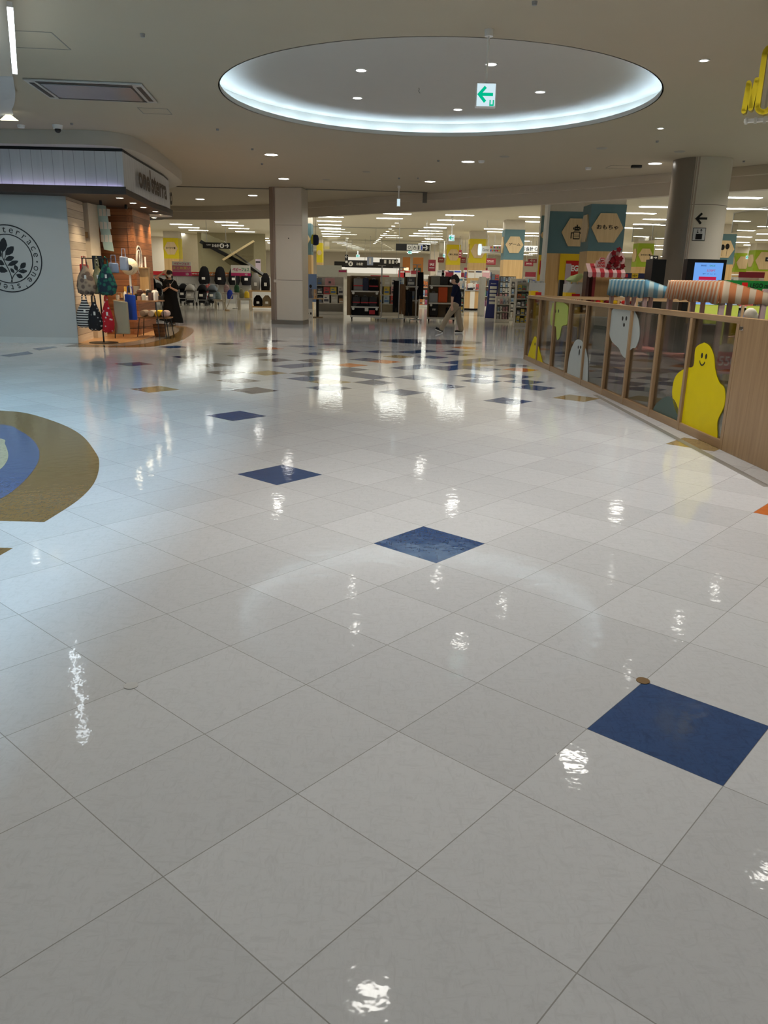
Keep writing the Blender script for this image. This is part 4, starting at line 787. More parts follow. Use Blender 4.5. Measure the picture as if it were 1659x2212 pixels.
shopper(-.06, .30, .34, .62, pmat('black_dots', (.012, .012, .015), (.5, .5, .5), 14, .22), 'black bag with small white marks hung beside the striped bag', -.28, .18)
shopper(.20, .26, .30, .68, pmat('red_pattern', (.45, .01, .02), (.7, .6, .58), 11, .2), 'red bag with white marks on the lower tier', -.22, .14)
def flatbag(x, y, z, w, h, m, label, rz=0):
    q = thing('tote_bag', label, 'bag', (x, y, z), rz); MB().prism([(-w/2, 0), (w/2, 0), (w*.46, h*.95), (-w*.46, h)], -.04, .04).build('body', m, q, bevel=.02); MB().tube([(-w*.25, 0, h*.95), (-w*.2, 0, h+.16), (w*.2, 0, h+.16), (w*.25, 0, h*.95)], .012).build('strap', m, q); return q
flatbag(bx+.46, by-.02, .22, .34, .75, mat('khaki_canvas', (.33, .29, .2), .85), 'khaki canvas tote at the lower right of the bag stand')
flatbag(bx+.60, by+.25, .52, .26, .58, mat('blue_canvas', (.02, .07, .4), .8), 'bright blue tote bag hanging right of the khaki tote')
flatbag(bx+.34, by+.05, 1.56, .22, .22, mat('denim', (.22, .28, .42), .8), 'light denim pouch hung at the top right of the bag stand', .2)
flatbag(bx+.58, by+.05, 1.62, .2, .3, mat('denim_light', (.35, .4, .52), .8), 'pale blue bag dangling above the round mirror', -.3)
flatbag(bx-.33, by+.05, 1.34, .2, .4, mat('crimson_canvas', (.4, .02, .03), .8), 'dark red tote peeking out behind the brown patterned bag')
# display tables
def splay_table(x, y, w, d, h, label, legw=.018, rz=0.):
    q = thing('display_table', label, 'table', (x, y, 0), rz); MB().box(-w/2, -d/2, h-.035, w/2, d/2, h).build('tabletop', mat('walnut', (.27, .14, .06), .4), q, bevel=.005)
    for sx in (-1, 1):
        for sy in (-1, 1): MB().beam((sx*(w/2-.06), sy*(d/2-.05), h-.035), (sx*(w/2+.0), sy*(d/2), 0), legw, legw).build('leg', black, q)
    MB().beam((-w/2, -d/2, .25), (w/2, d/2, .25), .012, .012).build('cross_brace', black, q); return q
dtx = at(300, 650, 20.0); splay_table(dtx.x, 20.0, 1.1, .62, .93, 'walnut display table with black splayed legs behind the bag stand')
sx_ = at(335, 690, 20.6); splay_table(sx_.x, 20.6, .80, .5, .50, 'low walnut table with thin black legs holding rolled pillows'); 
for i, (dx, m, lb) in enumerate([(-.25, mat('taupe_cloth', (.32, .27, .22), .9), 'taupe rolled cushion at the left of the low table'), (-.04, mat('offwhite_cloth', (.62, .57, .5), .9), 'off white rolled cushion in the middle of the low table'), (.13, mat('mustard', (.7, .5, .03), .9), 'yellow rolled cushion on the low table'), (.29, mat('blush_cloth', (.5, .38, .36), .9), 'pinkish grey rolled cushion at the right end of the low table')]):
    o = MB().ell_rings([(0, 0, 0, .03, .03), (0, 0, .02, .075, .075), (0, 0, .2, .085, .085), (0, 0, .38, .075, .075), (0, 0, .40, .03, .03)], 16).build('cushion', m); o.rotation_euler.x = PI/2; o.location = (sx_.x+dx, 20.78, .50+.085); tag(o, lb, 'cushion')
o = MB().ell_rings([(0, 0, 0, .13, .13), (0, 0, .3, .17, .17), (0, 0, .31, .15, .15), (0, 0, .05, .12, .12)], 24).build('wicker_basket', wood('wicker', (.12, .05, .02), (.25, .12, .05), 'Z', 3, .7, .03, 'Z')); o.location = (sx_.x+.1, 20.62, .009); tag(o, 'dark wicker basket under the low walnut table', 'basket')
t = thing('shelf_crate', 'wooden open crate shelf standing on the walnut table', 'shelf', (dtx.x-.1, 20.12, .93)); MB().box(-.34, -.12, 0, .3, .14, .16).build('riser', woodl, t, bevel=.004); MB().box(.12, .0, .16, .34, .14, .75).build('back_box', woodl, t); MB().box(.06, -.08, .75, .36, .14, .77).build('top_shelf', woodl, t)
# hat, mirror, stand
t = thing('hat_stand', 'cream furry hat on a white stand on the display table', 'hat', (dtx.x-.15, 19.92, 1.09)); MB().box(-.02, -.02, 0, .02, .02, .75).build('post', white, t)
b = MB(); b.ball((0, 0, .62), .21, .17, .2, 22, 14); fused(b, 'hat_crown', mat('fleece', (.72, .65, .48), .95, bump=1.0, nscale=60), t, .02, 1); MB().ball((.03, -.14, .60), .085, .05, .075).build('trim_ball', mat('black_fur', (.04, .04, .045), .9), t)
t = thing('sunglasses_rack', 'white narrow card post on the display table behind the hat', 'stand', (dtx.x+.16, 20.2, .93)); MB().box(-.02, 0, 0, .02, .02, 1.02).build('post', white, t); MB().box(-.08, -.01, 0, .08, .05, .02).build('foot', white, t)
random.seed(3)
gl = [(.6, .55, .5), (.1, .05, .04), (.75, .72, .66), (.55, .3, .05), (.8, .5, .1), (.02, .02, .02), (.35, .2, .15), (.5, .5, .45)]
gm = [mat('goods_%s' % n, c, .6) for n, c in zip('taupe umber ivory tan amber jet cocoa stone'.split(), gl)]
for i in range(22):
    w, d, h = random.uniform(.05, .12), random.uniform(.06, .12), random.uniform(.05, .2); x = dtx.x-.44+.9*((i % 11)/10); y = 19.78 if i < 11 else 20.14
    if -.34-.1 < x-dtx.x < .24 and i >= 11: z = 1.095
    elif i < 11 and abs(x-dtx.x+.15) < .1: continue
    else: z = .9305
    if i >= 11 and z < 1: y = 20.28 if x-dtx.x > .2 else 20.14
    o = MB().ell_rings([(0, 0, 0, w/2, d/2), (0, 0, h*.8, w/2, d/2), (0, 0, h, w*.2, d*.2)], 10).build('small_goods', gm[i % 8]) if i % 3 else MB().box(-w/2, -d/2, 0, w/2, d/2, h).build('small_goods', gm[i % 8], bevel=.006)
    o.location = (x, y, z); o.rotation_euler.z = random.uniform(-.3, .3); tag(o, '%s small item, %s from the left in the %s row of the walnut display table' % ('taupe umber ivory tan amber black cocoa stone'.split()[i % 8], ['first', 'second', 'third', 'fourth', 'fifth', 'sixth', 'seventh', 'eighth', 'ninth', 'tenth', 'eleventh'][i % 11], 'front' if i < 11 else 'back'), 'goods', 'small goods on the walnut table')
for i, (dx, m, lb) in enumerate([(.05, gm[1], 'dark brown slipper pair leaning in the front of the display table'), (.28, gm[5], 'black lidded pot at the right of the display table'), (.42, gm[2], 'white tagged jar at the right end of the display table')]):
    o = MB().ell_rings([(0, 0, 0, .07, .07), (0, 0, .2, .08, .08), (0, 0, .24, .05, .05)], 16).build('pot', m); o.location = (dtx.x+dx, 19.96, .9305); tag(o, lb, 'pot')
# ================================================================== PILLARS
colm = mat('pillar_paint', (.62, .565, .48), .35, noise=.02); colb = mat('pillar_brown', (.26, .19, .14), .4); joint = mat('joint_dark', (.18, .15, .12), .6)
A0 = at(604, 690, 27.0); B0 = at(660, 690, 27.0); cw = B0.x-A0.x
t = thing('pillar', 'plain square cream pillar with brown corner strip in the middle of the hall', 'pillar', ((A0.x+B0.x)/2-.05, 27.5, 0), -.12)
W2 = cw/2+.02
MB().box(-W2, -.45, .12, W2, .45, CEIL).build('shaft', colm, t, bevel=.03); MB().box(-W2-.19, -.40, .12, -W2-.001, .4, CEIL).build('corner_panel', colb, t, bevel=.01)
MB().box(-W2-.06, -.43, .12, -W2-.03, -.401, CEIL).box(-W2-.012, -.43, .12, -W2+.012, -.451, CEIL).build('corner_groove', mat('pillar_groove', (.4, .31, .25), .4), t)
MB().box(-W2-.18, -.44, 0, W2, .45, .12).build('plinth', mat('plinth_metal', (.22, .2, .17), .3, .5), t)
MB().box(-W2, -.4515, 1.42, W2, -.4503, 1.435).box(-W2, -.4515, 3.14, W2, -.4503, 3.15).build('panel_joint', joint, t); MB().cyl((.0, -.457, 2.74), (0, -.45, 2.74), .02, n=12).build('bolt', black, t)
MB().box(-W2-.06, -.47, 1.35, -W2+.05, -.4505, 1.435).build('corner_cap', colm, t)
pr = fl(1519, 337, CEIL); PX, PY = 7.12, 19.5
t = thing('pillar', 'large round cream pillar with arrow and lift symbol at the right', 'pillar', (PX, PY, 0)); rr = .64
MB().cyl((0, 0, 0), (0, 0, CEIL), rr, n=64).build('shaft', colm, t)
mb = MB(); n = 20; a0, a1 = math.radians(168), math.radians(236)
mb.loft([[((rr+dr)*math.cos(a0+(a1-a0)*k/n), (rr+dr)*math.sin(a0+(a1-a0)*k/n), z) for dr, ks in ((.012, range(n+1)), (.0, range(n, -1, -1))) for k in ks] for z in (0, CEIL)]); mb.build('side_cladding', mat('pillar_greybrown', (.20, .165, .125), .35), t, smooth=20)  # grey brown cladding, darker in its own colour
for a in (238, 243):
    r_ = math.radians(a); MB().cyl(((rr+.0)*math.cos(r_), (rr+.0)*math.sin(r_), 0), (rr*math.cos(r_), rr*math.sin(r_), CEIL), .018, n=8).build('edge_bead', mat('bead', (.42, .34, .27), .4), t)
mb = MB(); mb.ring((0, 0), rr+.0005, rr+.0015, 3.30, 3.312, 64); mb.build('panel_joint', joint, t)
# arrow + lift pictogram wrapped on the pillar
def wrap(mb, ang, lift=.004):
    ct, out = ang, []
    for x, y, z in mb.v:
        a = ct+x/rr; out.append(((rr+lift-y)*math.cos(a), (rr+lift-y)*math.sin(a), z))
    m2 = MB(); m2.v = out; m2.f = mb.f; m2.m = mb.m; return m2
def panel(mb, x0, z0, x1, z1):
    for i in range(10): a = x0+(x1-x0)*i/10; b = x0+(x1-x0)*(i+1)/10; mb.prism([(a, z0), (b, z0), (b, z1), (a, z1)], 0, .001)
def pxang(px, py):
    lo, hi = math.radians(200), math.radians(330)
    best = None
    for k in range(400):
        a = lo+(hi-lo)*k/399; P = Vector((PX+rr*math.cos(a), PY+rr*math.sin(a), 0)); d = ray(px, py); s = d*(P.y/d.y)
        e = abs(s.x-P.x)
        if best is None or e < best[0]: best = (e, a, (Vector((0, 0, CAMH))+s).z)
    return best[1], best[2]
a_, z_ = pxang(1516, 472); wrap(arrow(MB(), 0, z_, .24, -1, 0), a_).build('arrow', black, t, smooth=0)
a_, z_ = pxang(1510, 506)
mb = MB(); s = .14
panel(mb, -s, z_-s, s, z_+s); 0 and mb.prism([(-s, z_-s), (s, z_-s), (s, z_+s), (-s, z_+s)], -.0, .001); wrap(mb, a_).build('pictogram_back', black, t, smooth=0)
mb = MB(); s = .128; panel(mb, -s, z_-s, s, z_+s); wrap(mb, a_, .007).build('pictogram_face', ltgrey, t, smooth=0)
mb = MB(); panel(mb, -.07, z_-.11, .07, z_+.01)
for sx in (-1, 1): mb.prism([(sx*.035-.006, z_+.03), (sx*.035+.006, z_+.03), (sx*.035+.006, z_+.1), (sx*.035-.006, z_+.1)], 0, .001); mb.prism([(sx*.035-.028, z_+(.08 if sx > 0 else .05)), (sx*.035+.028, z_+(.08 if sx > 0 else .05)), (sx*.035, z_+(.115 if sx > 0 else .02))], 0, .001)
wrap(mb, a_, .010).build('pictogram_symbol', black, t, smooth=0)
# themed columns
teal = mat('column_teal', (.105, .20, .23), .6); yel = mat('column_yellow', (.68, .54, .01), .55); gyel = mat('column_green', (.30, .42, .02), .6); oakc = wood('column_oak', (.58, .36, .15), (.70, .48, .22), 'Z', .7, .5); ctop = mat('column_top', (.66, .60, .50), .6); hexm = wood('hexagon_oak', (.60, .44, .24), (.70, .53, .31), 'Z', .8, .5)
def hexboard(mb, cx, cz, r, y0, y1): return mb.prism([(cx+r*math.cos(k*PI/3), cz+r*math.sin(k*PI/3)) for k in range(6)], y0, y1)
def column(px0, px1, py, Y, band, text, label, dep=1.0, sym=None, z0=2.5, z1=3.86, hexx=0, htxt=.09, hexr=.46, top=CEIL):
    l = at(px0, py, Y); r = at(px1, py, Y); w = r.x-l.x; t = thing('column', label, 'column', ((l.x+r.x)/2, Y+dep/2, 0))
    MB().box(-w/2+.01, -dep/2+.01, 0, w/2-.01, dep/2-.01, top).build('shaft', ctop, t)
    MB().box(-w/2-.01, -dep/2-.01, .0, w/2+.01, dep/2+.01, z0).build('oak_cladding', oakc, t); MB().box(-w/2-.01, -dep/2-.01, z0, w/2+.01, dep/2+.01, z1).build('coloured_band', band, t)
    cz = (z0+z1)/2; h_ = hexboard(MB(), hexx, cz, w*hexr, -dep/2-.05, -dep/2-.011).build('hexagon_board', hexm, t)
    hb = hexboard(MB(), 0, 0, min(w, dep)*hexr, -.05, -.011).build('hexagon_board', hexm, t); hb.rotation_euler.z = -PI/2; hb.location = (-w/2+.0, 0, cz)
    if text: textmb(text, w*.62, htxt, .02, .005, -dep/2-.051, hexx, cz+.02).build('lettering', black, h_, smooth=0)
    if sym: sym(hexx, cz, -dep/2-.055).build('pictogram', black, h_, smooth=0)
    return t, w, dep
column(1088, 1130, 560, 39.2, teal, 'ゲーム', 'teal banded column lettered ゲーム beyond the toy goods rack', htxt=.13)
column(1014, 1050, 560, 49, yel, None, 'yellow banded column partly behind the round projecting sign')
column(965, 994, 560, 58, yel, '婦人用品', 'yellow banded column furthest back in the row of three', htxt=.12)
column(1275, 1350, 480, 25.6, teal, 'おもちゃ', 'large teal banded column lettered おもちゃ at the toy department', htxt=.14)
column(1376, 1410, 560, 50, gyel, 'おでかけ着', 'green banded column lettered おでかけ着', htxt=.12)
def balloons(cx, cz, y):
    mb = MB()
    for dx, dz in ((-.12, .08), (.1, .12)): mb.prism([(cx+dx+.1*math.cos(k*PI/8), cz+dz+.13*math.sin(k*PI/8)) for k in range(16)], y, y+.004); mb.prism([(cx+dx-.006, cz-.32), (cx+dx+.006, cz-.32), (cx+dx+.006, cz+dz-.12), (cx+dx-.006, cz+dz-.12)], y, y+.004)
    return mb
column(1540, 1584, 560, 39, teal, None, 'teal banded column with black balloon symbols beside the round pillar', sym=balloons)
column(354, 386, 545, 57, yel, 'おでかけ着', 'yellow banded column lettered おでかけ着 at the left', htxt=.14)
column(296, 315, 545, 57, yel, None, 'narrow yellow banded column just beside the brown plank wall')
column(640, 672, 545, 38, teal, None, 'teal banded column mostly hidden behind the square pillar')
column(684, 696, 560, 60, yel, None, 'narrow yellow column beyond the square pillar')
column(1630, 1675, 560, 56, gyel, None, 'yellow green column cut by the right edge of the frame')
column(1590, 1622, 560, 62, gyel, None, 'yellow green column behind the clothes rail at the right')
for x0, x1, Y, lb in [(930, 948, 68, 'plain white column beyond the restroom sign'), (390, 430, 60, 'wide plain cream panelled column left of the escalator'), (1393, 1404, 70, 'slim white column beyond the green banded column')]:
    l = at(x0, 560, Y); r = at(x1, 560, Y); o = MB().box(l.x, Y, 0, r.x, Y+1, CEIL).build('column', ctop, bevel=.05); tag(o, lb, 'column')
# robot wall with yellow brand panel
legoY = mat('brick_yellow', (.78, .52, .01), .5); legoR = mat('brick_red', (.50, .01, .01), .45)
l = at(1180, 560, 28.5); r = at(1275, 560, 28.5); w = r.x-l.x; t = thing('display_wall', 'teal and oak display wall with robot hexagon and yellow brand panel', 'wall display', (l.x, 28.5, 0))
MB().box(0, 0, 0, w+.6, .5, CEIL-.001).build('core', ctop, t); MB().box(-.001, -.012, 0, w+.6, -.001, 2.5).build('oak_panel', oakc, t); MB().box(-.001, -.012, 2.5, w+.6, -.001, 3.86).build('teal_panel', teal, t); MB().box(-.08, -.05, 0, -.002, .5, CEIL-.001).build('white_edge', white, t)
hx_ = at(1245, 505, 28.5).x-l.x; hb = hexboard(MB(), hx_, 3.19, .52, -.05, -.013).build('hexagon_board', hexm, t)
mb = MB(); 
for (x0, z0, x1, z1) in [(-.09, .06, .09, .19), (-.02, .19, .02, .25), (-.13, .09, -.10, .16), (.10, .09, .13, .16), (-.11, -.2, -.09, .03), (.09, -.2, .11, .03), (-.11, .0, .11, .03), (-.11, -.22, .11, -.19), (-.09, -.09, .09, -.08), (-.09, -.14, .09, -.13), (-.2, -.2, -.17, -.02), (.17, -.2, .2, -.02), (-.2, -.03, -.1, .0), (.1, -.03, .2, .0)]: mb.prism([(hx_+x0, 3.19+z0), (hx_+x1, 3.19+z0), (hx_+x1, 3.19+z1), (hx_+x0, 3.19+z1)], -.056, -.051)
mb.build('robot_pictogram', black, hb, smooth=0)
MB().prism([(hx_-.05, 3.30), (hx_-.02, 3.30), (hx_-.02, 3.33), (hx_-.05, 3.33)], -.060, -.0565).prism([(hx_+.02, 3.30), (hx_+.05, 3.30), (hx_+.05, 3.33), (hx_+.02, 3.33)], -.060, -.0565).build('robot_eyes', hexm, hb)
yx0 = at(1206, 600, 28.5).x-l.x; MB().box(yx0, -.05, 1.55, yx0+1.35, -.013, 2.49).build('yellow_panel', legoY, t); MB().box(yx0+.22, -.07, 1.78, yx0+.9, -.051, 2.27).build('red_square', legoR, t)
textmb('LEGO', .56, .2, .05, .012, -.071, yx0+.56, 2.02).build('lettering', white, t, smooth=0)
# side face of that wall (seen foreshortened at its left)
l2 = at(1163, 560, 30.5); t = thing('display_wall', 'teal, yellow and oak end wall left of the robot wall', 'wall display', (l2.x, 30.5, 0)); w2 = at(1178, 560, 30.5).x-l2.x
MB().box(0, 0, 0, w2, .3, CEIL-.001).build('core', ctop, t); MB().box(0, -.012, 2.5, w2, -.001, 3.86).build('teal_panel', teal, t); MB().box(0, -.012, 1.5, w2, -.001, 2.5).build('yellow_panel', legoY, t); MB().box(.06, -.03, 1.8, w2-.04, -.013, 2.3).build('red_square', legoR, t)
hexboard(MB(), w2/2, 3.19, w2*.46, -.04, -.013).build('hexagon_board', hexm, t)
# ================================================================== PLAY FENCE
FP = (2.91, 16.76); FQ = (3.425, 7.80); FL_ = math.hypot(FQ[0]-FP[0], FQ[1]-FP[1]); fa = math.atan2(FQ[1]-FP[1], FQ[0]-FP[0])
fw = wood('fence_oak', (.27, .165, .085), (.36, .235, .125), 'X', .9, .4); fwz = wood('fence_oak_post', (.27, .165, .085), (.36, .235, .125), 'Z', .9, .4)
t = fence = thing('play_area_fence', 'low oak framed glass fence with blob creature stickers around the play area', 'fence', (FP[0], FP[1], 0), fa)
MB().box(-.03, -.035, 1.24, FL_+.03, .035, 1.30).build('top_rail', fw, t, bevel=.005); MB().box(-.03, -.035, .0, FL_+.03, .035, .09).build('bottom_rail', fw, t, bevel=.005)
posts = [onp(x, y, FP, FQ)[0] for x, y in [(1135, 776), (1160, 787), (1190, 802), (1222, 815), (1257, 832), (1303, 853), (1348, 875), (1405, 900), (1470, 925), (1560, 970)]]
posts[0] = 0; posts[-1] = FL_
gl_ = glass('fence_glass', (.80, .78, .74), .35)
for i, s in enumerate(posts):
    MB().box(s-.03, -.04, .0, s+.03, .04, 1.24).build('post', fwz, t, bevel=.004)
    if i: a, b_ = posts[i-1]+.03, s-.03; MB().box(a, -.003, .09, b_, .003, 1.24).build('glass_panel', gl_, t)
def decal(pts, m, name, label, faces=()):
    P = bez([onp(x, y, FP, FQ) for x, y in pts]+[onp(*pts[0], FP, FQ)], 5)[:-1]
    # clip out the posts by splitting per bay
    o = MB().prism(P, -.012, -.006).build(name, m, fence, smooth=0); o['label'] = label
    fb = MB()
    for kind, x, y, w, h in faces:
        cx, cz = onp(x, y, FP, FQ)
        if kind == 'e': fb.prism([(cx+w*math.cos(k*PI/6), cz+h*math.sin(k*PI/6)) for k in range(12)], -.015, -.0125)
        else: 
            for k in range(8): a0_ = PI+.2+k*.34; a1_ = a0_+.36; fb.prism([(cx+w*math.cos(a0_), cz+h*math.sin(a0_)), (cx+w*math.cos(a1_), cz+h*math.sin(a1_)), (cx+w*.8*math.cos(a1_), cz+h*.75*math.sin(a1_)), (cx+w*.8*math.cos(a0_), cz+h*.75*math.sin(a0_))], -.015, -.0125)
    if faces: fb.build('face_marks', black, o, smooth=0)
dy_ = mat('sticker_yellow', (.66, .53, .0), .6, spec=.2); dw_ = mat('sticker_white', (.42, .45, .43), .45); dg_ = mat('sticker_lime', (.38, .46, .09), .45); dt_ = mat('sticker_deep_green', (.05, .09, .075), .45)
decal([(1523, 740), (1505, 752), (1500, 790), (1484, 795), (1462, 812), (1454, 845), (1459, 880), (1470, 905), (1473, 917), (1480, 922), (1505, 935), (1530, 945), (1550, 950), (1552, 910), (1567, 875), (1567, 840), (1555, 825), (1547, 800), (1544, 770), (1535, 748)], dy_, 'blob_sticker', 'large yellow smiling blob sticker', [('e', 1519, 768, .022, .028), ('e', 1528, 770, .022, .028), ('s', 1520, 778, .07, .06)])
decal([(1318, 690), (1325, 668), (1345, 666), (1368, 668), (1380, 690), (1383, 725), (1375, 750), (1368, 752), (1360, 760), (1353, 773), (1344, 765), (1338, 752), (1322, 735), (1317, 710)], dw_, 'blob_sticker', 'white hanging blob sticker', [('e', 1347, 688, .03, .03), ('e', 1355, 688, .03, .03), ('e', 1350, 702, .035, .025)])
decal([(1226, 806), (1232, 765), (1243, 738), (1254, 734), (1264, 748), (1271, 780), (1270, 830), (1266, 834), (1250, 826), (1240, 817)], dw_, 'blob_sticker', 'white standing blob sticker', [('e', 1251, 750, .03, .025), ('e', 1256, 750, .03, .025), ('e', 1253, 761, .03, .05)])
decal([(1195, 655), (1190, 690), (1194, 705), (1202, 706), (1204, 733), (1210, 728), (1215, 705), (1226, 700), (1228, 675), (1227, 660), (1210, 652)], dg_, 'blob_sticker', 'lime hanging blob sticker', [('e', 1202, 672, .03, .03), ('e', 1208, 672, .03, .03)])
decal([(1140, 775), (1144, 760), (1152, 735), (1158, 727), (1163, 745), (1171, 775), (1172, 789), (1160, 786)], dy_, 'blob_sticker', 'small yellow blob sticker at the far end', [('e', 1157, 743, .03, .03)])
decal([(1410, 890), (1420, 872), (1440, 857), (1457, 862), (1468, 885), (1473, 915), (1440, 905)], dt_, 'blob_sticker', 'dark green mound sticker')
t = thing('solid_panel', 'tall solid oak panel with a metal latch closing the play fence at the right edge', 'panel', (FQ[0]+.003, FQ[1], 0), fa)
MB().box(.04, -.045, .0, 4.2, .045, 1.30).build('panel', wood('panel_oak', (.26, .155, .075), (.37, .24, .125), 'Z', 1.1, .4), t, bevel=.004)
u_, z_ = onp(1612, 709, FP, FQ); MB().box(u_-FL_-.03, -.055, z_-.02, u_-FL_+.03, -.045, z_+.015).build('latch', chrome, t, bevel=.004)
# far side rail of the play area and a thin grey line on the floor
t = thing('play_area_rail', 'oak rail and posts closing the far side of the play area', 'fence', (FP[0]+.05, FP[1]+.06, 0), -.10)
MB().box(0, -.03, 1.24, 7.5, .03, 1.30).box(0, -.03, 0, 7.5, .03, .09).build('rails', fw, t)
for k in range(8): MB().box(.0+k*1.05, -.025, .09, .05+k*1.05, .025, 1.24).build('post', fwz, t)
for k, (m, a, b_, z0, z1) in enumerate([(mat('panel_lime', (.42, .47, .08), .6), 3.2, 4.15, .4, 1.2), (MC['panel_lime'], 4.3, 5.2, .1, 1.2), (MC['panel_lime'], 5.3, 6.2, .3, 1.15)]): MB().box(a, .0, z0, b_, .02, z1).build('lime_panel', m, t, bevel=.01)
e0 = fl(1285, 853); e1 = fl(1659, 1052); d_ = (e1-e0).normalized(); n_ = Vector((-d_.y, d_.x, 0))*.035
inlay([(p.x, p.y) for p in (e0+n_, e1+n_, e1-n_, e0-n_)], mat('line_grey', (.28, .28, .27), .15), .0012, 'floor_line')
inlay([(3.15, 16.5), (3.55, 8.0), (9.5, 8.0), (9.5, 16.0)], mat('play_mat', (.16, .19, .15), .35, noise=.1), .006, 'floor_play_mat')
# market stalls with striped awnings
def stall(P, ang, L, D, zt, zb, zbk, m, label, rnd=1):
    q = thing('play_stall', label, 'play stall', (P[0], P[1], 0), ang); n = 24; random.seed(rnd)
    # awning: front valance, top slope, two ends, slightly wavy cloth
    V = []; F = []
    for i in range(n+1):
        x = L*i/n; wv = .012*math.sin(i*1.9)+random.uniform(-.006, .006)
        V += [(x, -.03+wv, zb+.012*math.sin(i*1.3)), (x, 0, zt-.02), (x, .04, zt), (x, D, zbk), (x, D+.02+wv, zbk-.14)]
    for i in range(n):
        for j in range(4): F.append((i*5+j, (i+1)*5+j, (i+1)*5+j+1, i*5+j+1))
    mb = MB(); mb.add(V, F)
    for x in (0, L):
        k = 10; V = []
        for i in range(k+1):
            y = D*i/k; zz = zt+(zbk-zt)*i/k; V += [(x+.012*math.sin(i*2.), y, min(zb, zz-.14)+.01*math.sin(i)), (x, y, zz)]
        mb.add(V, [(i*2, i*2+2, i*2+3, i*2+1) for i in range(k)])
    o = mb.build('awning', m, q, smooth=60); so = o.modifiers.new('s', 'SOLIDIFY'); so.thickness = .01
    pm = wood('stall_pink_wood', (.40, .29, .28), (.47, .35, .34), 'Z', .8, .5)
    for x in (.05, L/2, L-.05):
        for y in (.05, D-.05): MB().box(x-.03, y-.03, 0, x+.03, y+.03, zb+.18).build('post', pm, q, bevel=.004)
    MB().box(.02, .0, .55, L-.02, D, .58).build('counter', mat('stall_salmon', (.55, .22, .19), .6), q, bevel=.004); MB().box(.05, .03, .0, L-.05, .06, .55).build('front_board', pm, q); MB().box(.02, .02, zb+.02, L-.02, .06, zb+.09).box(.02, D-.06, zb+.02, L-.02, D-.02, zb+.09).build('beam', fw, q)
    return q
ost = stripes('orange_stripes', (.55, .21, .09), (.58, .47, .34), .155, 'XY'); bst = stripes('blue_stripes', (.10, .24, .33), (.33, .42, .42), .155, 'XY')
def aim(px, Y): return at(px, 640, Y)
a = aim(1440, 12.3); b_ = aim(1555, 9.7); ang = math.atan2(b_.y-a.y, b_.x-a.x); stall((a.x, a.y), ang, math.hypot(b_.x-a.x, b_.y-a.y), .58, 1.645, 1.38, 1.51, ost, 'play market stall with orange and cream striped awning', 1)
a = aim(1313, 14.07); b_ = aim(1390, 12.6); ang = math.atan2(b_.y-a.y, b_.x-a.x); stall((a.x, a.y), ang, math.hypot(b_.x-a.x, b_.y-a.y), .5, 1.645, 1.38, 1.51, bst, 'play market stall with blue and pale striped awning', 2)
# toys and furniture inside the play area
def low_table(x, y, w, d, h, m, label, rz=0): 
    q = thing('low_table', label, 'table', (x, y, .006), rz); MB().box(-w/2, -d/2, h-.03, w/2, d/2, h).build('tabletop', m, q, bevel=.005)
    for sx in (-1, 1):
        for sy in (-1, 1): MB().box(sx*(w/2-.05)-.02, sy*(d/2-.05)-.02, 0, sx*(w/2-.05)+.02, sy*(d/2-.05)+.02, h-.03).build('leg', m, q)
p_ = at(1325, 790, 12.2); low_table(3.75, 11.6, .75, .5, .38, fwz, 'low oak bench table seen through the fence left of the mound sticker')
p_ = at(1405, 830, 10.4); low_table(3.68, 9.4, .5, .4, .33, fwz, 'small low oak table seen through the fence beside the dark green sticker')
def bx_(px, py, Y, w, d, h, m, name, label, cat, rz=0, z=None):
    p_ = at(px, py, Y); o = MB().box(-w/2, -d/2, 0, w/2, d/2, h).build(name, m, bevel=.01); o.location = (p_.x, Y, p_.z if z is None else z); o.rotation_euler.z = rz; tag(o, label, cat); return o
bx_(1352, 760, 12.3, .6, .4, .55, mat('play_pink', (.45, .30, .28), .6), 'play_counter', 'pinkish play counter block seen through the fence centre', 'counter', -.1, .006)
bx_(1425, 775, 12.9, .4, .35, .42, mat('play_grey', (.33, .30, .31), .6), 'play_counter', 'grey play block with a tray beside the orange striped stall', 'counter', -.3, .006)
bx_(1427, 770, 12.9, .36, .28, .09, mat('tray_blue', (.05, .07, .25), .5), 'toy_tray', 'blue and red toy tray on the grey play block', 'toy tray', -.3, .4265)
p_ = at(1553, 725, 9.9); t = thing('toy_register', 'red toy box with white marks and a domed lid inside the orange striped stall', 'toy', (p_.x+.16, 10.0, .581), -.2)
MB().box(-.14, -.12, 0, .14, .12, .22).build('box', mat('toy_red', (.55, .10, .08), .5), t, bevel=.01); textmb('550', .2, .12, .02, .006, -.121, 0, .11).build('marks', paper, t, smooth=0); MB().ell_rings([(0, 0, .22, .15, .13), (0, 0, .27, .13, .11), (0, 0, .31, .05, .05)], 18).build('lid', mat('lid_beige', (.42, .37, .30), .6), t)
bx_(1522, 660, 13.5, .5, .35, .95, mat('dark_cabinet', (.05, .045, .05), .5), 'cabinet', 'dark cabinet seen through the fence behind the orange striped stall', 'cabinet', 0, .006)
bx_(1585, 705, 13.0, .16, .3, 1.05, mat('yellow_board', (.6, .42, .03), .5), 'toy_tower', 'yellow toy tower seen through the last glass panel', 'toy', 0, .006)
t = thing('ottoman', 'round grey green padded stool on the play mat', 'stool', (*(at(1385, 780, 15.1).xy), .006)); MB().ell_rings([(0, 0, 0, .3, .3), (0, 0, .3, .33, .33), (0, 0, .38, .3, .3), (0, 0, .4, .2, .2)], 28).build('cushion', mat('padding_green', (.13, .16, .12), .7), t)
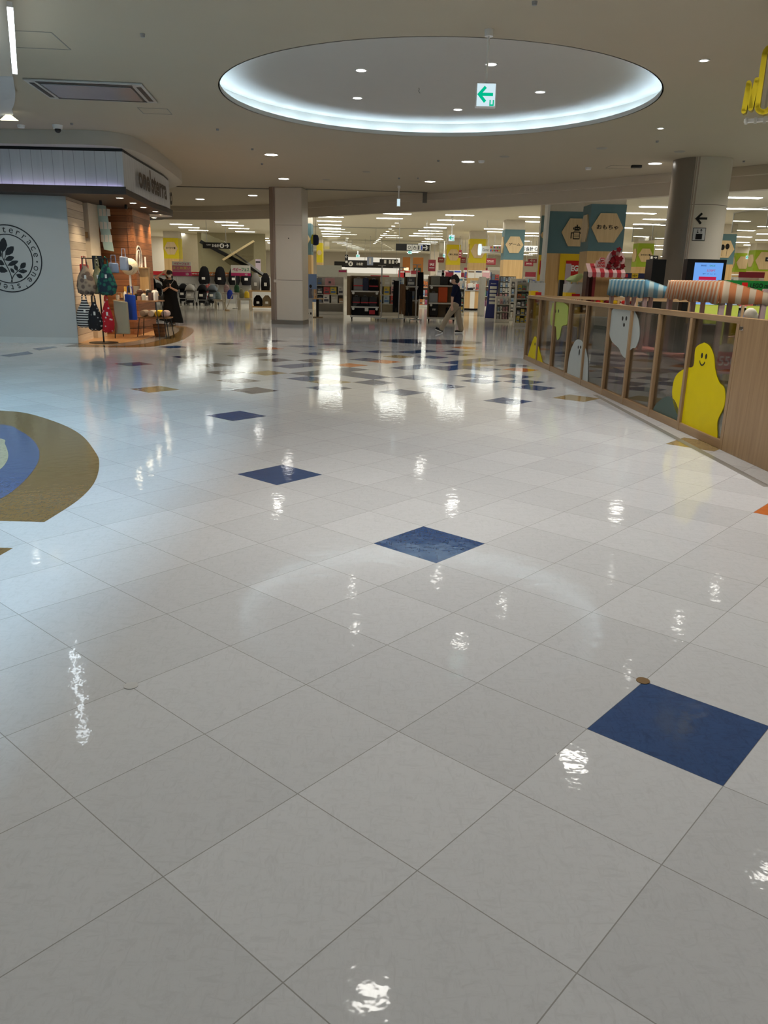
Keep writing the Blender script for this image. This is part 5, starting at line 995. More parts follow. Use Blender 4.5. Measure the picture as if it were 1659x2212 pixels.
# wall blocks low: far things inside play area near x 1150-1300
for i, (px, Y, w, h, c, lb) in enumerate([(1215, 15.6, .5, .75, (.16, .15, .17), 'dark grey toy bin at the far end of the play area'), (1250, 14.9, .45, .5, (.30, .16, .05), 'orange brown toy box at the far end of the play area'), (1272, 13.9, .5, .45, (.12, .12, .13), 'dark low toy shelf behind the white standing sticker'), (1300, 15.4, .4, .95, (.10, .13, .13), 'tall green grey play board behind the fence')]):
    bx_(px, 700, Y, w, .4, h, mat('play_item_%s' % 'abcd'[i], c, .6), 'toy_bin', lb, 'toy box', 0, .006)
#@@PART3
# ================================================================== SHOP FLOOR FIXTURES
G = {}
def gmat(i):
    cols = [(.6, .58, .52), (.55, .1, .1), (.05, .08, .25), (.7, .55, .1), (.12, .12, .13), (.62, .35, .38), (.15, .3, .2), (.45, .55, .62), (.5, .3, .15), (.75, .73, .7), (.3, .12, .3), (.2, .22, .24), (.08, .3, .42), (.65, .2, .05)]
    return mat('goods_tone_%s' % 'abcdefghijklmn'[i % 14], cols[i % 14], .5)
def band(i):
    return mat('goods_band_%s' % 'abcd'[i % 4], [(.7, .7, .66), (.1, .1, .12), (.5, .05, .06), (.1, .2, .45)][i % 4], .5)
TONE = 'cream red navy mustard black rose green skyblue brown white purple charcoal teal orange'.split(); NTH = ['first', 'second', 'third', 'fourth', 'fifth', 'sixth', 'seventh', 'eighth', 'ninth']
_pm = {}
def prod(x, y, z, w, d, h, ci, label, group, kind='box', rz=0.):
    """one item of merchandise; meshes are shared between copies of the same look"""
    key = (kind, ci % 14, ci % 4)
    if key not in _pm:
        if kind == 'pouch': b = MB().ell_rings([(0, 0, 0, .5, .5), (0, 0, .5, .48, .4), (0, 0, .93, .46, .12), (0, 0, 1, .46, .08)], 12); b.box(-.12, -.52, .3, .12, -.44, .6, 1)
        elif kind == 'bottle': b = MB().ell_rings([(0, 0, 0, .48, .48), (0, 0, .02, .5, .5), (0, 0, .68, .5, .5), (0, 0, .78, .2, .2), (0, 0, .9, .18, .18)], 12); b.ell_rings([(0, 0, .9, .22, .22), (0, 0, 1, .22, .22)], 12, mi=1)
        else: b = MB().box(-.5, -.5, 0, .5, .5, 1).box(-.38, -.515, .18, .38, -.5, .46, 1).box(-.3, -.515, .62, .1, -.5, .72, 1)
        o = b.build('product_'+kind, [gmat(ci), band(ci)]); _pm[key] = o.data
    else: o = bpy.data.objects.new('product_'+kind, _pm[key]); COL.objects.link(o)
    o.location = (x, y, z); o.scale = (w, d, h); o.rotation_euler.z = rz
    return tag(o, label, {'box': 'boxed goods', 'pouch': 'packet', 'bottle': 'bottle'}[kind], group)
shelfw = mat('shelf_white', (.62, .60, .55), .5)
def gondola(px0, py0, px1, py1, Y, nsh, label, dep=.5, fill=True, glabel=None, kind='box', seed=1, body=None, back=None, header=None, tones=None, per=5, z0=None):
    cx, zb, w, h = rectat(px0, py0, px1, py1, Y); random.seed(seed); h = at((px0+px1)/2, py0, Y).z
    t = thing('shelf_unit', label, 'shelf', (cx, Y, 0)); body = body or shelfw
    MB().box(-w/2, -dep/2, 0, w/2, dep/2, .12).build('base', body, t); MB().box(-w/2, dep/2-.03, .12, w/2, dep/2, h).build('back_panel', back or body, t)
    for s in (-1, 1): MB().box(s*w/2-(.03 if s > 0 else 0), -dep/2, .12, s*w/2+(.03 if s < 0 else 0), dep/2-.03, h).build('side_panel', body, t)
    zs = [.12+(h-.12)*k/nsh for k in range(nsh)]
    for z in zs[1:]: MB().box(-w/2+.03, -dep/2+.02, z-.025, w/2-.03, dep/2-.03, z).build('shelf', body, t)
    if header: MB().box(-w/2, -dep/2, h, w/2, -dep/2+.03, h+.22).build('header_board', header, t)
    if fill:
        gap = (h-.12)/nsh
        for k, z in enumerate(zs):
            for i in range(per):
                iw = (w-.1)/per*random.uniform(.72, .92); ih = gap*random.uniform(.55, .82); ci = random.choice(tones) if tones else random.randrange(14)
                prod(cx-w/2+.05+(w-.1)*(i+.5)/per, Y-dep/2+.03+.12, z+.001, iw, .2, ih, ci, '%s %s, %s from left, %s tier, %s' % (TONE[ci % 14], {'box': 'box', 'pouch': 'packet', 'bottle': 'bottle'}[kind], NTH[i], NTH[k], glabel or 'on '+label), 'goods on the '+label, kind)
    return t
# -------- luggage display carts
def casters(t, w, d, z=.09):
    for sx in (-1, 1):
        for sy in (-1, 1): MB().cyl((sx*(w/2-.06)-.015, sy*(d/2-.06), .045), (sx*(w/2-.06)+.015, sy*(d/2-.06), .045), .045, n=12).box(sx*(w/2-.06)-.02, sy*(d/2-.06)-.02, .05, sx*(w/2-.06)+.02, sy*(d/2-.06)+.02, z+.005).build('caster', black, t)
def cart(px0, px1, pyt, Y, shelves_py, label, w=None):
    cx, zb, w_, h = rectat(px0, pyt, px1, 690, Y); h = at((px0+px1)/2, pyt, Y).z; w = w_; t = thing('display_cart', label, 'display cart', (cx, Y, 0)); d = .55
    MB().box(-w/2, -d/2, .09, w/2, d/2, .16).build('base_frame', shelfw, t)
    MB().box(-w/2+.04, .20, .16, w/2-.04, .23, h).build('back_board', brownm, t); MB().box(-w/2, -.1, .16, -w/2+.04, .23, h).build('side_board', brownm, t); MB().box(w/2-.04, -.1, .16, w/2, .23, h).build('side_board', brownm, t)
    zz = []
    for py in shelves_py:
        z = at((px0+px1)/2, py, Y-.2).z; zz.append(z); MB().box(-w/2+.041, -d/2, z-.05, w/2-.041, .199, z).build('shelf', shelfw, t)
        for s in (-1, 1): MB().cyl((s*(w/2-.12), -d/2-.012, z-.09), (s*(w/2-.12), -d/2, z-.09), .05, n=16).build('price_disc', paper, t)
    casters(t, w, d); return cx, w, zz, h
stripe_m = mat('stripe_red', (.5, .02, .03), .5)
def suitcase(x, y, z, w, d, h, m, label, stripe=None, handle=True, ribs=3, group=None, wheels=False):
    t = thing('suitcase', label, 'suitcase', (x, y, z), 0, group); wz = .05 if wheels else 0
    MB().box(-w/2, -d/2, wz, w/2, d/2, wz+h).build('shell', m, t, bevel=min(w, h)*.09)
    if stripe: MB().box(-w/2-.003, -d/2-.004, wz+h*.36, w/2+.003, -d/2+.02, wz+h*.46).build('stripe', stripe, t)
    elif ribs:
        r = MB()
        for i in range(ribs): xx = -w/2+w*(i+1)/(ribs+1); r.box(xx-.008, -d/2-.006, wz+h*.1, xx+.008, -d/2+.01, wz+h*.9)
        r.build('ribs', m, t)
    if handle: MB().tube([(-w*.16, 0, wz+h-.005), (-w*.15, 0, wz+h+.03), (w*.15, 0, wz+h+.03), (w*.16, 0, wz+h-.005)], .011).build('handle', steel, t)
    if wheels:
        for s in (-1, 1): MB().cyl((s*(w/2-.05)-.015, 0, .03), (s*(w/2-.05)+.015, 0, .03), .03, n=12).build('wheel', black, t)
    return t
Y = 31.3; cx, w, zz, h = cart(757, 821, 596, Y, [628, 662], 'brown backed luggage cart carrying soft cases with red stripes, left of centre')
def pxw(px, Y): return at(px, 640, Y).x
q_ = bpy.data.objects['display_cart']; MB().box(-w/2-.13, -.2, .16, -w/2-.001, .7, h-.02).build('wide_side_board', brownm, q_)
s1, s2 = zz[0], zz[1]
suitcase(pxw(774, Y), Y-.05, s1, .36, .26, .44, mat('case_grey', (.22, .21, .21), .7), 'grey soft case with red band at the top left of the left luggage cart', stripe_m)
suitcase(pxw(790, Y), Y-.05, s1, .22, .26, .46, mat('case_navy', (.02, .025, .06), .6), 'dark navy case in the middle of the top shelf of the left luggage cart', None, True, 2)
suitcase(pxw(807, Y), Y-.05, s1, .34, .26, .42, dark, 'black soft case with red band at the top right of the left luggage cart', stripe_m)
for px, lb in ((770, 'left'), (788.5, 'middle'), (806, 'right')): suitcase(pxw(px, Y), Y-.05, s2, .29, .24, .36, mat('case_charcoal', (.035, .033, .036), .7), '%s of three charcoal cases with red bands on the middle shelf' % lb, stripe_m)
b = MB(); 
t = thing('duffel_bag', 'large black duffel bag filling the base of the left luggage cart', 'bag', (pxw(786, Y), Y-.04, .16)); MB().ell_rings([(0, 0, 0, .46, .2), (0, 0, .1, .5, .22), (0, 0, .28, .47, .2), (-.05, 0, .42, .36, .15), (-.1, 0, .45, .2, .08)], 28).build('body', dark, t, smooth=60); MB().box(.22, -.21, .05, .44, -.2, .2).build('red_patch', stripe_m, t); MB().box(.05, -.225, .16, .19, -.215, .3).build('price_tag', paper, t)
Y = 31.0; cx, w, zz, h = cart(924, 985, 597, Y, [616, 654], 'brown backed luggage cart holding hard suitcases behind the striding person')
s1, s2 = zz[0]-.0, zz[1]
suitcase(pxw(939, Y), Y-.05, s1, .36, .26, .33, mat('case_stone', (.23, .23, .19), .35), 'stone grey ribbed suitcase on top of the right luggage cart', None, True, 4)
suitcase(pxw(957, Y), Y-.05, s1, .31, .26, .32, mat('case_black', (.02, .02, .022), .3), 'glossy black suitcase on top of the right luggage cart', None, True, 4)
suitcase(pxw(975, Y), Y-.05, s1, .28, .26, .31, black, 'black suitcase at the right end of the top shelf behind the person', None, True, 2)
suitcase(pxw(936, Y), Y-.05, s2, .33, .24, .36, mat('case_silver', (.33, .34, .36), .3, .4), 'silver suitcase with a small round mark on the middle shelf', None, True, 2)
o = suitcase(pxw(956, Y), Y-.05, s2, .35, .22, .58, mat('case_orange', (.62, .08, .01), .55), 'bright orange flat case on the middle shelf behind the person', None, False, 0)
suitcase(pxw(938, Y), Y-.05, .16, .32, .2, .46, black, 'black case with two small white marks on the base of the right cart', None, True, 0, wheels=True); MB().box(-.05, -.101, .25, -.02, -.1, .32).box(.02, -.101, .25, .05, -.1, .32).build('white_marks', paper, bpy.data.objects[[o_.name for o_ in COL.objects if o_.name.startswith('suitcase')][-1]])
suitcase(pxw(972, Y), Y-.05, .16, .28, .2, .36, dark, 'small black case behind the leg of the striding person', None, True, 0)
Y = 31.6; cx, w, zz, h = cart(872, 905, 598, Y, [618, 648], 'narrow brown display cart with black boxes between the luggage carts')
prod(pxw(887, Y), Y-.05, zz[0], .30, .2, .33, 4, 'black box on the top shelf of the narrow brown cart', None); prod(pxw(887, Y), Y-.05, zz[1], .30, .2, .33, 11, 'dark grey box on the middle shelf of the narrow brown cart', None)
# -------- pole racks with hanging things
def tpole(px, Y, zt, label, bar=.5):
    x = pxw(px, Y); t = thing('garment_rack', label, 'rack', (x, Y, 0)); MB().cyl((0, 0, .08), (0, 0, zt), .025, n=12).build('pole', steel, t); MB().box(-.24, -.04, .07, .24, .04, .11).box(-.04, -.2, .07, .04, .2, .11).build('foot', steel, t); MB().cyl((-bar/2, 0, zt), (bar/2, 0, zt), .015, n=10).build('hanging_bar', steel, t)
    for s in (-1, 1): MB().cyl((s*.21-.012, 0, .035), (s*.21+.012, 0, .035), .035, n=10).build('caster', black, t)
    return x
tpole(824, 30.6, 2.0, 'chrome pole rack on casters right of the left luggage cart', .3); xg = tpole(862, 30.7, 1.95, 'chrome pole rack beside hanging dark trousers', .5); tpole(899, 30.2, 2.05, 'chrome pole rack next to the narrow brown cart', .3)
def trousers(px, Y, z0, h, m, label):
    x = pxw(px, Y); t = thing('hanging_trousers', label, 'trousers', (x, Y-.03, z0)); 
    for s in (-1, 1): MB().ell_rings([(s*.07, 0, 0, .06, .04), (s*.05, 0, h*.6, .075, .05), (s*.03, 0, h, .08, .05)], 14).build('trouser_leg', m, t)
    MB().cyl((0, 0, h), (0, 0, 1.94-z0), .004, n=6).build('hanger', steel, t)
trousers(856, 30.75, .32, 1.15, dark, 'dark hanging trousers left of the narrow brown cart'); trousers(869, 30.75, .25, 1.1, mat('trouser_brown', (.14, .07, .03), .8), 'brown hanging trousers in front of the narrow brown cart'); trousers(884, 30.75, .2, .9, dark, 'black hanging trousers in front of the narrow brown cart'); trousers(907, 31.4, .8, 1.0, dark, 'black garment hanging right of the narrow brown cart')
# -------- character goods shelf left (plain), white packs
Y = 34.8
t = gondola(684, 598, 743, 668, Y, 4, 'white display shelf right of the square pillar', .5, False)
x_ = lambda px: pxw(px, Y)
def pack(px0, py0, px1, py1, Y, ci, label, group=None, d=.12, kind='box'):
    cx, z0, w, h = rectat(px0, py0, px1, py1, Y); return prod(cx, Y, max(z0, .005), w, d, h, ci, label, group, kind)
def rest(o, z): o.location.z = z
zsh = [.12+(at(713, 598, Y).z-.12)*k/4 for k in range(4)]
for (px0, px1, k, hh, ci, lb, kd) in [(700, 713, 2, .30, 1, 'pink and red bag on the white display shelf', 'box'), (714, 727, 2, .30, 3, 'yellow bag on the white display shelf', 'box'), (699, 712, 1, .34, 9, 'white printed shirt pack, left one, on the white display shelf', 'box'), (716, 730, 1, .34, 0, 'white shirt pack with yellow mark, right one, on the white display shelf', 'box'),
                                  (686, 696, 3, .30, 11, 'dark headphones box at the top of the white display shelf', 'box'), (686, 697, 2, .26, 4, 'black goods at the left of the white display shelf', 'box'), (731, 742, 2, .34, 9, 'white leaflet pack at the right of the white display shelf', 'box'), (687, 697, 1, .25, 11, 'grey pouch low at the left of the white display shelf', 'pouch'), (733, 742, 1, .2, 8, 'brown basket pack low at the right of the shelf', 'box'), (702, 724, 3, .30, 5, 'pink plain cushion on top tier of the white display shelf', 'pouch')]:
    prod((x_(px0)+x_(px1))/2, Y-.1, zsh[k]+.001, x_(px1)-x_(px0), .14, hh, ci, lb, None, kd)
Y = 35.2; t = gondola(812, 598, 868, 668, Y, 4, 'white rack of character towels behind the chrome pole', .5, False, back=mat('rack_cream', (.6, .55, .42), .6)); zsh = [.12+(at(840, 598, Y).z-.12)*k/4 for k in range(4)]
for (px, k, ci, c) in [(818, 3, 9, 'plain white'), (836, 3, 0, 'cream'), (851, 3, 9, 'pale printed'), (865, 3, 7, 'pale blue'), (818, 2, 0, 'cream patterned'), (835, 2, 3, 'yellow'), (850, 2, 5, 'pink'), (818, 1, 3, 'yellow striped'), (835, 1, 7, 'blue and green'), (850, 1, 1, 'red and pink'), (865, 1, 0, 'beige')]:
    prod(pxw(px, Y), Y-.1, zsh[k]+.001, .25, .12, .34, ci, '%s pack, tier %s from the floor, on the towel rack' % (c, ['', 'one', 'two', 'three'][k]), None)
# blue poster stand with plain figure and grey backpack
cx, z0, w, h = rectat(661, 592, 684, 652, 32.5); t = thing('poster_stand', 'blue poster stand showing a figure with a grey backpack by the square pillar', 'poster', (cx, 32.5, 0)); MB().box(-w/2, 0, z0, w/2, .03, z0+h).build('poster', mat('poster_sky', (.18, .28, .50), .5), t)
MB().prism([(-.11, z0+.05), (.04, z0+.05), (.03, z0+.5), (-.08, z0+.52)], -.006, -.001).build('figure_body', mat('fig_grey', (.12, .12, .15), .6), t); MB().ball((-.03, -.004, z0+.60), .055, .004, .07).build('figure_head', hairm, t); MB().ball((.09, -.004, z0+.35), .09, .005, .15).build('figure_backpack', grey, t); MB().box(-w/2, 0, 0, -w/2+.03, .03, z0).box(w/2-.03, 0, 0, w/2, .03, z0).build('legs', steel, t)
cx, z0, w, h = rectat(662, 643, 675, 665, 31.5); bxp = pxw(668, 31.5)
t = thing('leaflet_stand', 'small white card stand with two product pictures at the foot of the pillar', 'stand', (bxp, 31.5, 0)); MB().box(-.13, 0, 0, .13, .12, .34).build('box', paper, t); MB().box(-.12, .02, .34, .12, .05, .75).build('card', mat('card_grey', (.35, .37, .42), .6), t); MB().ball((-.05, -.001, .17), .03, .004, .04).ball((.06, -.001, .17), .03, .004, .05).build('product_pictures', black, t)
t = thing('pedestal_table', 'small wooden table on one black leg beside the blue poster', 'table', (pxw(686, 32.0), 32.0, 0)); MB().box(-.25, -.2, .70, .25, .2, .73).build('tabletop', woodl, t); MB().box(-.05, -.05, .03, .05, .05, .70).build('leg', black, t); MB().box(-.2, -.15, 0, .2, .15, .03).build('foot', brownm, t)
prod(pxw(681, 32.0), 32.0, .731, .12, .12, .34, 8, 'tan cone shaped pack standing on the pedestal table', None, 'pouch')
# -------- cash counter
cx, z0, w, h = rectat(999, 632, 1038, 671, 42.8); t = thing('service_counter', 'curved oak service counter with a white stripe and till', 'counter', (cx, 42.8, 0)); MB().box(-w/2, -.3, .1, w/2, .5, .98).build('body', woodl, t, bevel=.02); MB().box(-.12, -.315, .1, .12, -.3, .98).build('white_stripe', paper, t); MB().box(-w/2+.02, -.28, 0, w/2-.02, .48, .1).build('plinth', dark, t); MB().box(-w/2-.03, -.34, .98, w/2+.03, .54, 1.03).build('worktop', grey, t)
t2 = thing('till', 'small dark till standing on the service counter', 'till', (cx-.1, 42.8, 1.03)); MB().box(-.15, -.12, 0, .15, .15, .1).build('base', black, t2); MB().prism([(-.12, .1), (.12, .14), (.12, .36), (-.12, .33)], -.03, 0).build('screen', paper, t2)
for i in range(6): prod(cx-w/2+.12+.16*i, 43.1, 1.031, .12, .1, .3, [9, 5, 7, 9, 1, 0][i], 'leaflet holder, %s from the left, standing on the service counter' % NTH[i], 'leaflet holders on the service counter')
cx, z0, w, h = rectat(1038, 598, 1048, 682, 36); t = thing('partition_board', 'tall grey partition board right of the service counter', 'partition', (cx, 36, 0)); MB().box(-w/2, 0, 0, w/2, .9, at(1043, 598, 36).z).build('board', mat('partition_grey', (.42, .41, .36), .5), t)
MB().cyl((0, .03, .0), (0, .03, .03), .06).build('foot', steel, t)
cx, z0, w, h = rectat(1052, 605, 1074, 684, 34.5); t = thing('panel_stand', 'tall navy information panel with white strips leaning beside the toy goods rack', 'sign stand', (cx, 34.5, 0)); hh = at(1063, 605, 34.5).z
MB().prism([(-w/2-.04, 0.0), (w/2-.06, 0.0), (w/2+.02, hh), (-w/2+.06, hh)], 0, .05).build('panel', mat('panel_navy', (.02, .03, .17), .5), t)
mb = MB()
for i in range(5): mb.box(-.12, -.01, hh-.36-.155*i, .17, -.001, hh-.25-.155*i)
for i in range(5): MB().box(-.12, -.01, hh-.36-.155*i, .17, -.001, hh-.25-.155*i).build('white_strip', paper, t)
textmb('Premium', .22, .05, .01, .005, -.002, .03, hh-.14).build('lettering', white, t, smooth=0)
# -------- toy goods hook rack and carts
Y = 34.2; t = gondola(1077, 597, 1110, 690, Y, 5, 'dark hook rack of small toy goods left of the fence end', .4, False, body=mat('rack_dark', (.05, .05, .055), .5))
random.seed(11); zt = at(1093, 597, Y).z
for r_ in range(7):
    for c_ in range(6): prod(pxw(1080+5.4*c_, Y)+.0, Y-.24, .16+r_*.225, .085, .03, .19, [11, 9, 4, 7, 0, 5][(r_*5+c_*3+random.randrange(3)) % 6], 'small carded toy, %s column, %s row up, on the dark hook rack' % (NTH[c_], NTH[r_]), 'carded toys on the dark hook rack', 'box')
gondola(1100, 602, 1136, 688, 33.0, 5, 'white wire rack of toys beside the dark hook rack', .4, True, seed=5, per=5, glabel='white wire rack', tones=[9, 7, 11, 4, 8, 0])
gondola(1112, 610, 1145, 700, 29.2, 5, 'small white trolley rack with rainbow and green packs near the fence end', .4, True, seed=8, per=3, glabel='small trolley rack', tones=[6, 3, 9, 4, 13, 0])
gondola(1070, 640, 1100, 690, 31.5, 3, 'low rack of pinkish soft goods in front of the dark hook rack', .4, True, seed=9, per=4, glabel='low front rack', kind='pouch', tones=[5, 9, 0, 7])
# -------- brand toy kiosk and stands
def brandstand(px0, px1, py0, Y, label):
    x0 = pxw(px0, Y); x1 = pxw(px1, Y); w = x1-x0; h = at((px0+px1)/2, py0, Y).z; t = thing('brick_stand', label, 'display stand', ((x0+x1)/2, Y, 0))
    MB().box(-w/2, 0, 0, w/2, .4, h*.86).build('yellow_body', legoY, t); MB().box(w*.02, -.004, h*.62, w/2, -.001, h).box(-w/2, .0, h*.86, w/2, .4, h).build('grey_top', mat('brick_grey', (.45, .45, .43), .5), t)
    for k in range(3): MB().cyl((-w/3+w/3*k, .2, h), (-w/3+w/3*k, .2, h+.05), .07, n=16).build('stud', MC['brick_grey'], t)
    MB().box(-w*.18, -.02, h*.66, w*.25, -.005, h*.84).build('red_label', legoR, t); textmb('LEGO', w*.34, h*.08, .04, .006, -.021, w*.035, h*.75).build('lettering', white, t, smooth=0)
brandstand(1147, 1176, 611, 22.5, 'yellow and grey brick shaped stand with red label at the far fence corner'); brandstand(1222, 1262, 614, 21.5, 'yellow and grey brick shaped stand with red label beside the kiosk'); 
t = thing('product_pillar', 'dark narrow product pillar in front of the yellow brand panel', 'display stand', (pxw(1218, 22.5), 22.5, 0)); MB().box(-.1, 0, 0, .1, .2, 1.0).build('post', grey, t); MB().box(-.25, -.08, 1.0, .25, .25, 1.08).build('tray', paper, t); MB().box(-.14, 0, 1.08, .16, .2, 1.62).build('dark_box', black, t); MB().box(-.02, -.02, 1.45, .13, -.005, 2.05).build('tall_card', mat('card_mauve', (.35, .28, .3), .6), t)
o = MB().ell_rings([(0, 0, 0, .1, .05), (0, 0, .05, .2, .08), (.1, 0, .14, .18, .07), (.2, 0, .22, .05, .04)], 12).build('model_creature', mat('pale_lime', (.45, .55, .25), .5)); o.location = (pxw(1236, 21.6), 21.7, at(1242, 614, 21.5).z+.055); tag(o, 'pale lime toy model lying on top of the brick stand', 'toy')
Y = 20.6; xl = pxw(1266, Y); xr = pxw(1346, Y); kw = xr-xl; zt = at(1306, 569, Y).z; zb = at(1306, 596, Y).z
t = thing('toy_kiosk', 'oak toy kiosk with scalloped red and pink awning', 'kiosk', (xl, Y, 0))
MB().box(.1, .5, 0, kw, .9, zt).build('back_board', oakc, t); MB().box(.0, .1, 0, .07, .5, zb+.1).build('post', mat('post_dark', (.06, .02, .015), .5), t); MB().box(.16, .1, 0, .23, .5, zb+.1).build('post', mat('post_red', (.2, .02, .02), .5), t); MB().box(kw-.1, .1, 0, kw-.04, .5, zb+.1).build('post', oakc, t); MB().box(.1, .05, 0, kw, .5, 1.05).build('counter', oakc, t)
ka = mat('awning_pink', (.62, .42, .40), .6); kb = mat('awning_red', (.42, .04, .05), .6); n = 9
for i in range(n):
    x0 = kw*i/n; x1 = kw*(i+1)/n; mb = MB(); sl = -.16
    V = [(x0+.0, .35, zt), (x1+.0, .35, zt), (x1, .0, zb+.08), (x0, .0, zb+.08)]
    mb.add(V+[(x, y+.01, z-.01) for x, y, z in V], [(0, 3, 2, 1), (4, 5, 6, 7), (0, 1, 5, 4), (2, 3, 7, 6), (1, 2, 6, 5), (3, 0, 4, 7)])
    r_ = (x1-x0)/2; mb.prism([(x0, zb+.08), (x1, zb+.08)]+[(x0+r_+r_*math.cos(-k*PI/8), zb+.0+r_*math.sin(-k*PI/8)*.8) for k in range(9)], -.006, .006); mb.build('awning_strip', [ka, kb][i % 2], t, fix=True)
k = thing('kiosk_sign', 'pale pink GIVE LOVE sign with dark red flowers on the kiosk awning', 'sign', (xl+kw*.22, Y+.18, zt-.12)); w_ = kw*.26; h_ = at(1290, 554, Y).z-zt+.10
MB().prism([(0, 0), (kw*.62, 0), (kw*.62, h_*.6), (w_, h_*.75), (w_*.9, h_*1.0), (w_*.4, h_*1.0), (w_*.35, h_*.8), (0, h_*.7)], -.02, 0).build('board', mat('sign_pink', (.62, .42, .40), .6), k)
MB().box(w_*.45, -.03, h_*.72, w_*.85, -.021, h_*.98).build('red_square', legoR, k); textmb('LEGO', w_*.34, h_*.12, .04, .005, -.031, w_*.65, h_*.85).build('lettering', white, k, smooth=0)
textmb('GIVE', w_*.75, h_*.22, .04, .005, -.021, w_*.6, h_*.52).build('lettering', legoR, k, smooth=0); textmb('LOVE', w_*.8, h_*.22, .04, .005, -.021, w_*.6, h_*.24).build('lettering', legoR, k, smooth=0)
MB().prism([(kw*.52+.24*math.cos(q*PI/12), h_*.72+.26*math.sin(q*PI/12)) for q in range(24)], -.021, -.003).build('round_backing', MC['sign_pink'], k)
random.seed(4); dr = mat('flower_red', (.16, .008, .012), .6, spec=.2)
for i in range(15):
    a_ = random.uniform(0, 2*PI); r_ = random.uniform(.04, .27); MB().prism([(kw*.52+r_*math.cos(a_)+.048*(1+.5*(q % 2))*math.cos(q*PI/5+i), h_*.72+r_*math.sin(a_)*1.1+.048*(1+.5*(q % 2))*math.sin(q*PI/5+i)) for q in range(10)], -.05-.002*i, -.022).build('flower', dr, k)
random.seed(6)
for i in range(9): 
    o = MB().ball((0, 0, .05), .07, .07, .05, 10, 6).build('lollipop_flower', [legoR, legoY, MC['flower_red']][i % 3]); o.location = (xl+.35+.11*i, Y+.15+.1*(i % 2), 1.051); tag(o, 'small bright red or yellow toy flower on the kiosk counter', 'toy', 'toy flowers on the kiosk counter')
# -------- right side: dark cabinet, digital signage, green brick shelf, clothes
Y = 18.2; xl = pxw(1402, Y); xr = pxw(1431, Y); t = thing('black_cabinet', 'tall plain black display cabinet left of the round pillar', 'cabinet', (xl, Y, 0)); MB().box(0, 0, .05, xr-xl, .5, at(1416, 560, Y).z).build('body', black, t, bevel=.01); MB().box(.02, .02, 0, xr-xl-.02, .48, .05).build('plinth', grey, t)
Y = 17.9; xl = pxw(1476, Y); xr = pxw(1560, Y); t = thing('digital_signage', 'black framed digital screen with light blue page in front of the round pillar', 'screen', (xl, Y, 0)); w = xr-xl; zt = at(1518, 560, Y).z
MB().box(0, 0, .08, w, .25, zt).build('housing', black, t, bevel=.01); sx0 = pxw(1492, Y)-xl; sx1 = pxw(1553, Y)-xl; sm = emat('screen_blue', (.18, .42, .95), .9)
MB().box(sx0, -.006, .9, sx1, -.001, zt-.07).build('screen', sm, t); MB().box(-.1, -.1, 0, w+.1, .35, .08).build('base', grey, t)
MB().box(sx0+.12, -.010, zt-.43, sx1-.12, -.007, zt-.36).build('red_button', emat('screen_red', (.6, .02, .08), .8), t)
sc_ = emat('screen_dark', (.02, .05, .25), .5); sw = sx1-sx0
for s, fx, z, fw, fh, m in [('BRAND', .32, zt-.13, .2, .03, sc_), ('SALE', .62, zt-.13, .2, .03, emat('screen_green', (.02, .4, .1), .6)), ('3,70PT', .6, zt-.235, .3, .05, MC['screen_red']), ('ポイント', .55, zt-.30, .5, .025, sc_)]: textmb(s, sw*fw, fh, .01, .004, -.0065, sx0+sw*fx, z).build('lettering', m, t, smooth=0)
MB().box(sx0+.02, -.010, .95, sx1-.02, -.007, 1.18).build('lower_banner', emat('screen_pale', (.55, .75, 1), .9), t); textmb('お買い物', sw*.7, .08, .02, .004, -.0105, (sx0+sx1)/2, 1.06).build('lettering', MC['screen_red'], t, smooth=0)
Y = 17.2; xl = pxw(1566, Y); t = thing('brick_shelf', 'long green headed toy shelf with boxed sets at the right edge', 'shelf', (xl, Y, 0)); gz0 = at(1610, 627, Y).z; gz1 = at(1610, 606, Y).z; W_ = 3.2; gm_ = mat('header_green', (.01, .16, .03), .5)
MB().box(0, 0, gz0, W_, .5, gz1).build('green_header', gm_, t); MB().box(.32, -.01, gz0+.03, .44, -.001, gz1-.04).build('red_square', legoR, t); textmb('LEGO minecraft', .7, .09, .02, .005, -.002, .85, (gz0+gz1)/2).build('lettering', black, t, smooth=0)
MB().box(0, .35, 0, W_, .5, gz0).build('back_panel', mat('shelf_darkgreen', (.01, .07, .02), .5), t)
for z in (.1, .5, .9, 1.16): MB().box(0, 0, z-.03, W_, .349, z).build('shelf', shelfw if z > 1 else MC['shelf_darkgreen'], t)
random.seed(12)
for z, hh in ((.1, .28), (.5, .28), (.9, .18), (1.16, .21)):
    for i in range(9): prod(xl+.18+.34*i, Y+.15, z+.001, .28, .12, hh, [4, 1, 7, 6, 11, 9, 13][random.randrange(7)], 'boxed toy set, %s from the left, %s tier up, on the green headed shelf' % (NTH[i], NTH[[.1, .5, .9, 1.16].index(z)]), 'boxed sets on the green headed shelf')
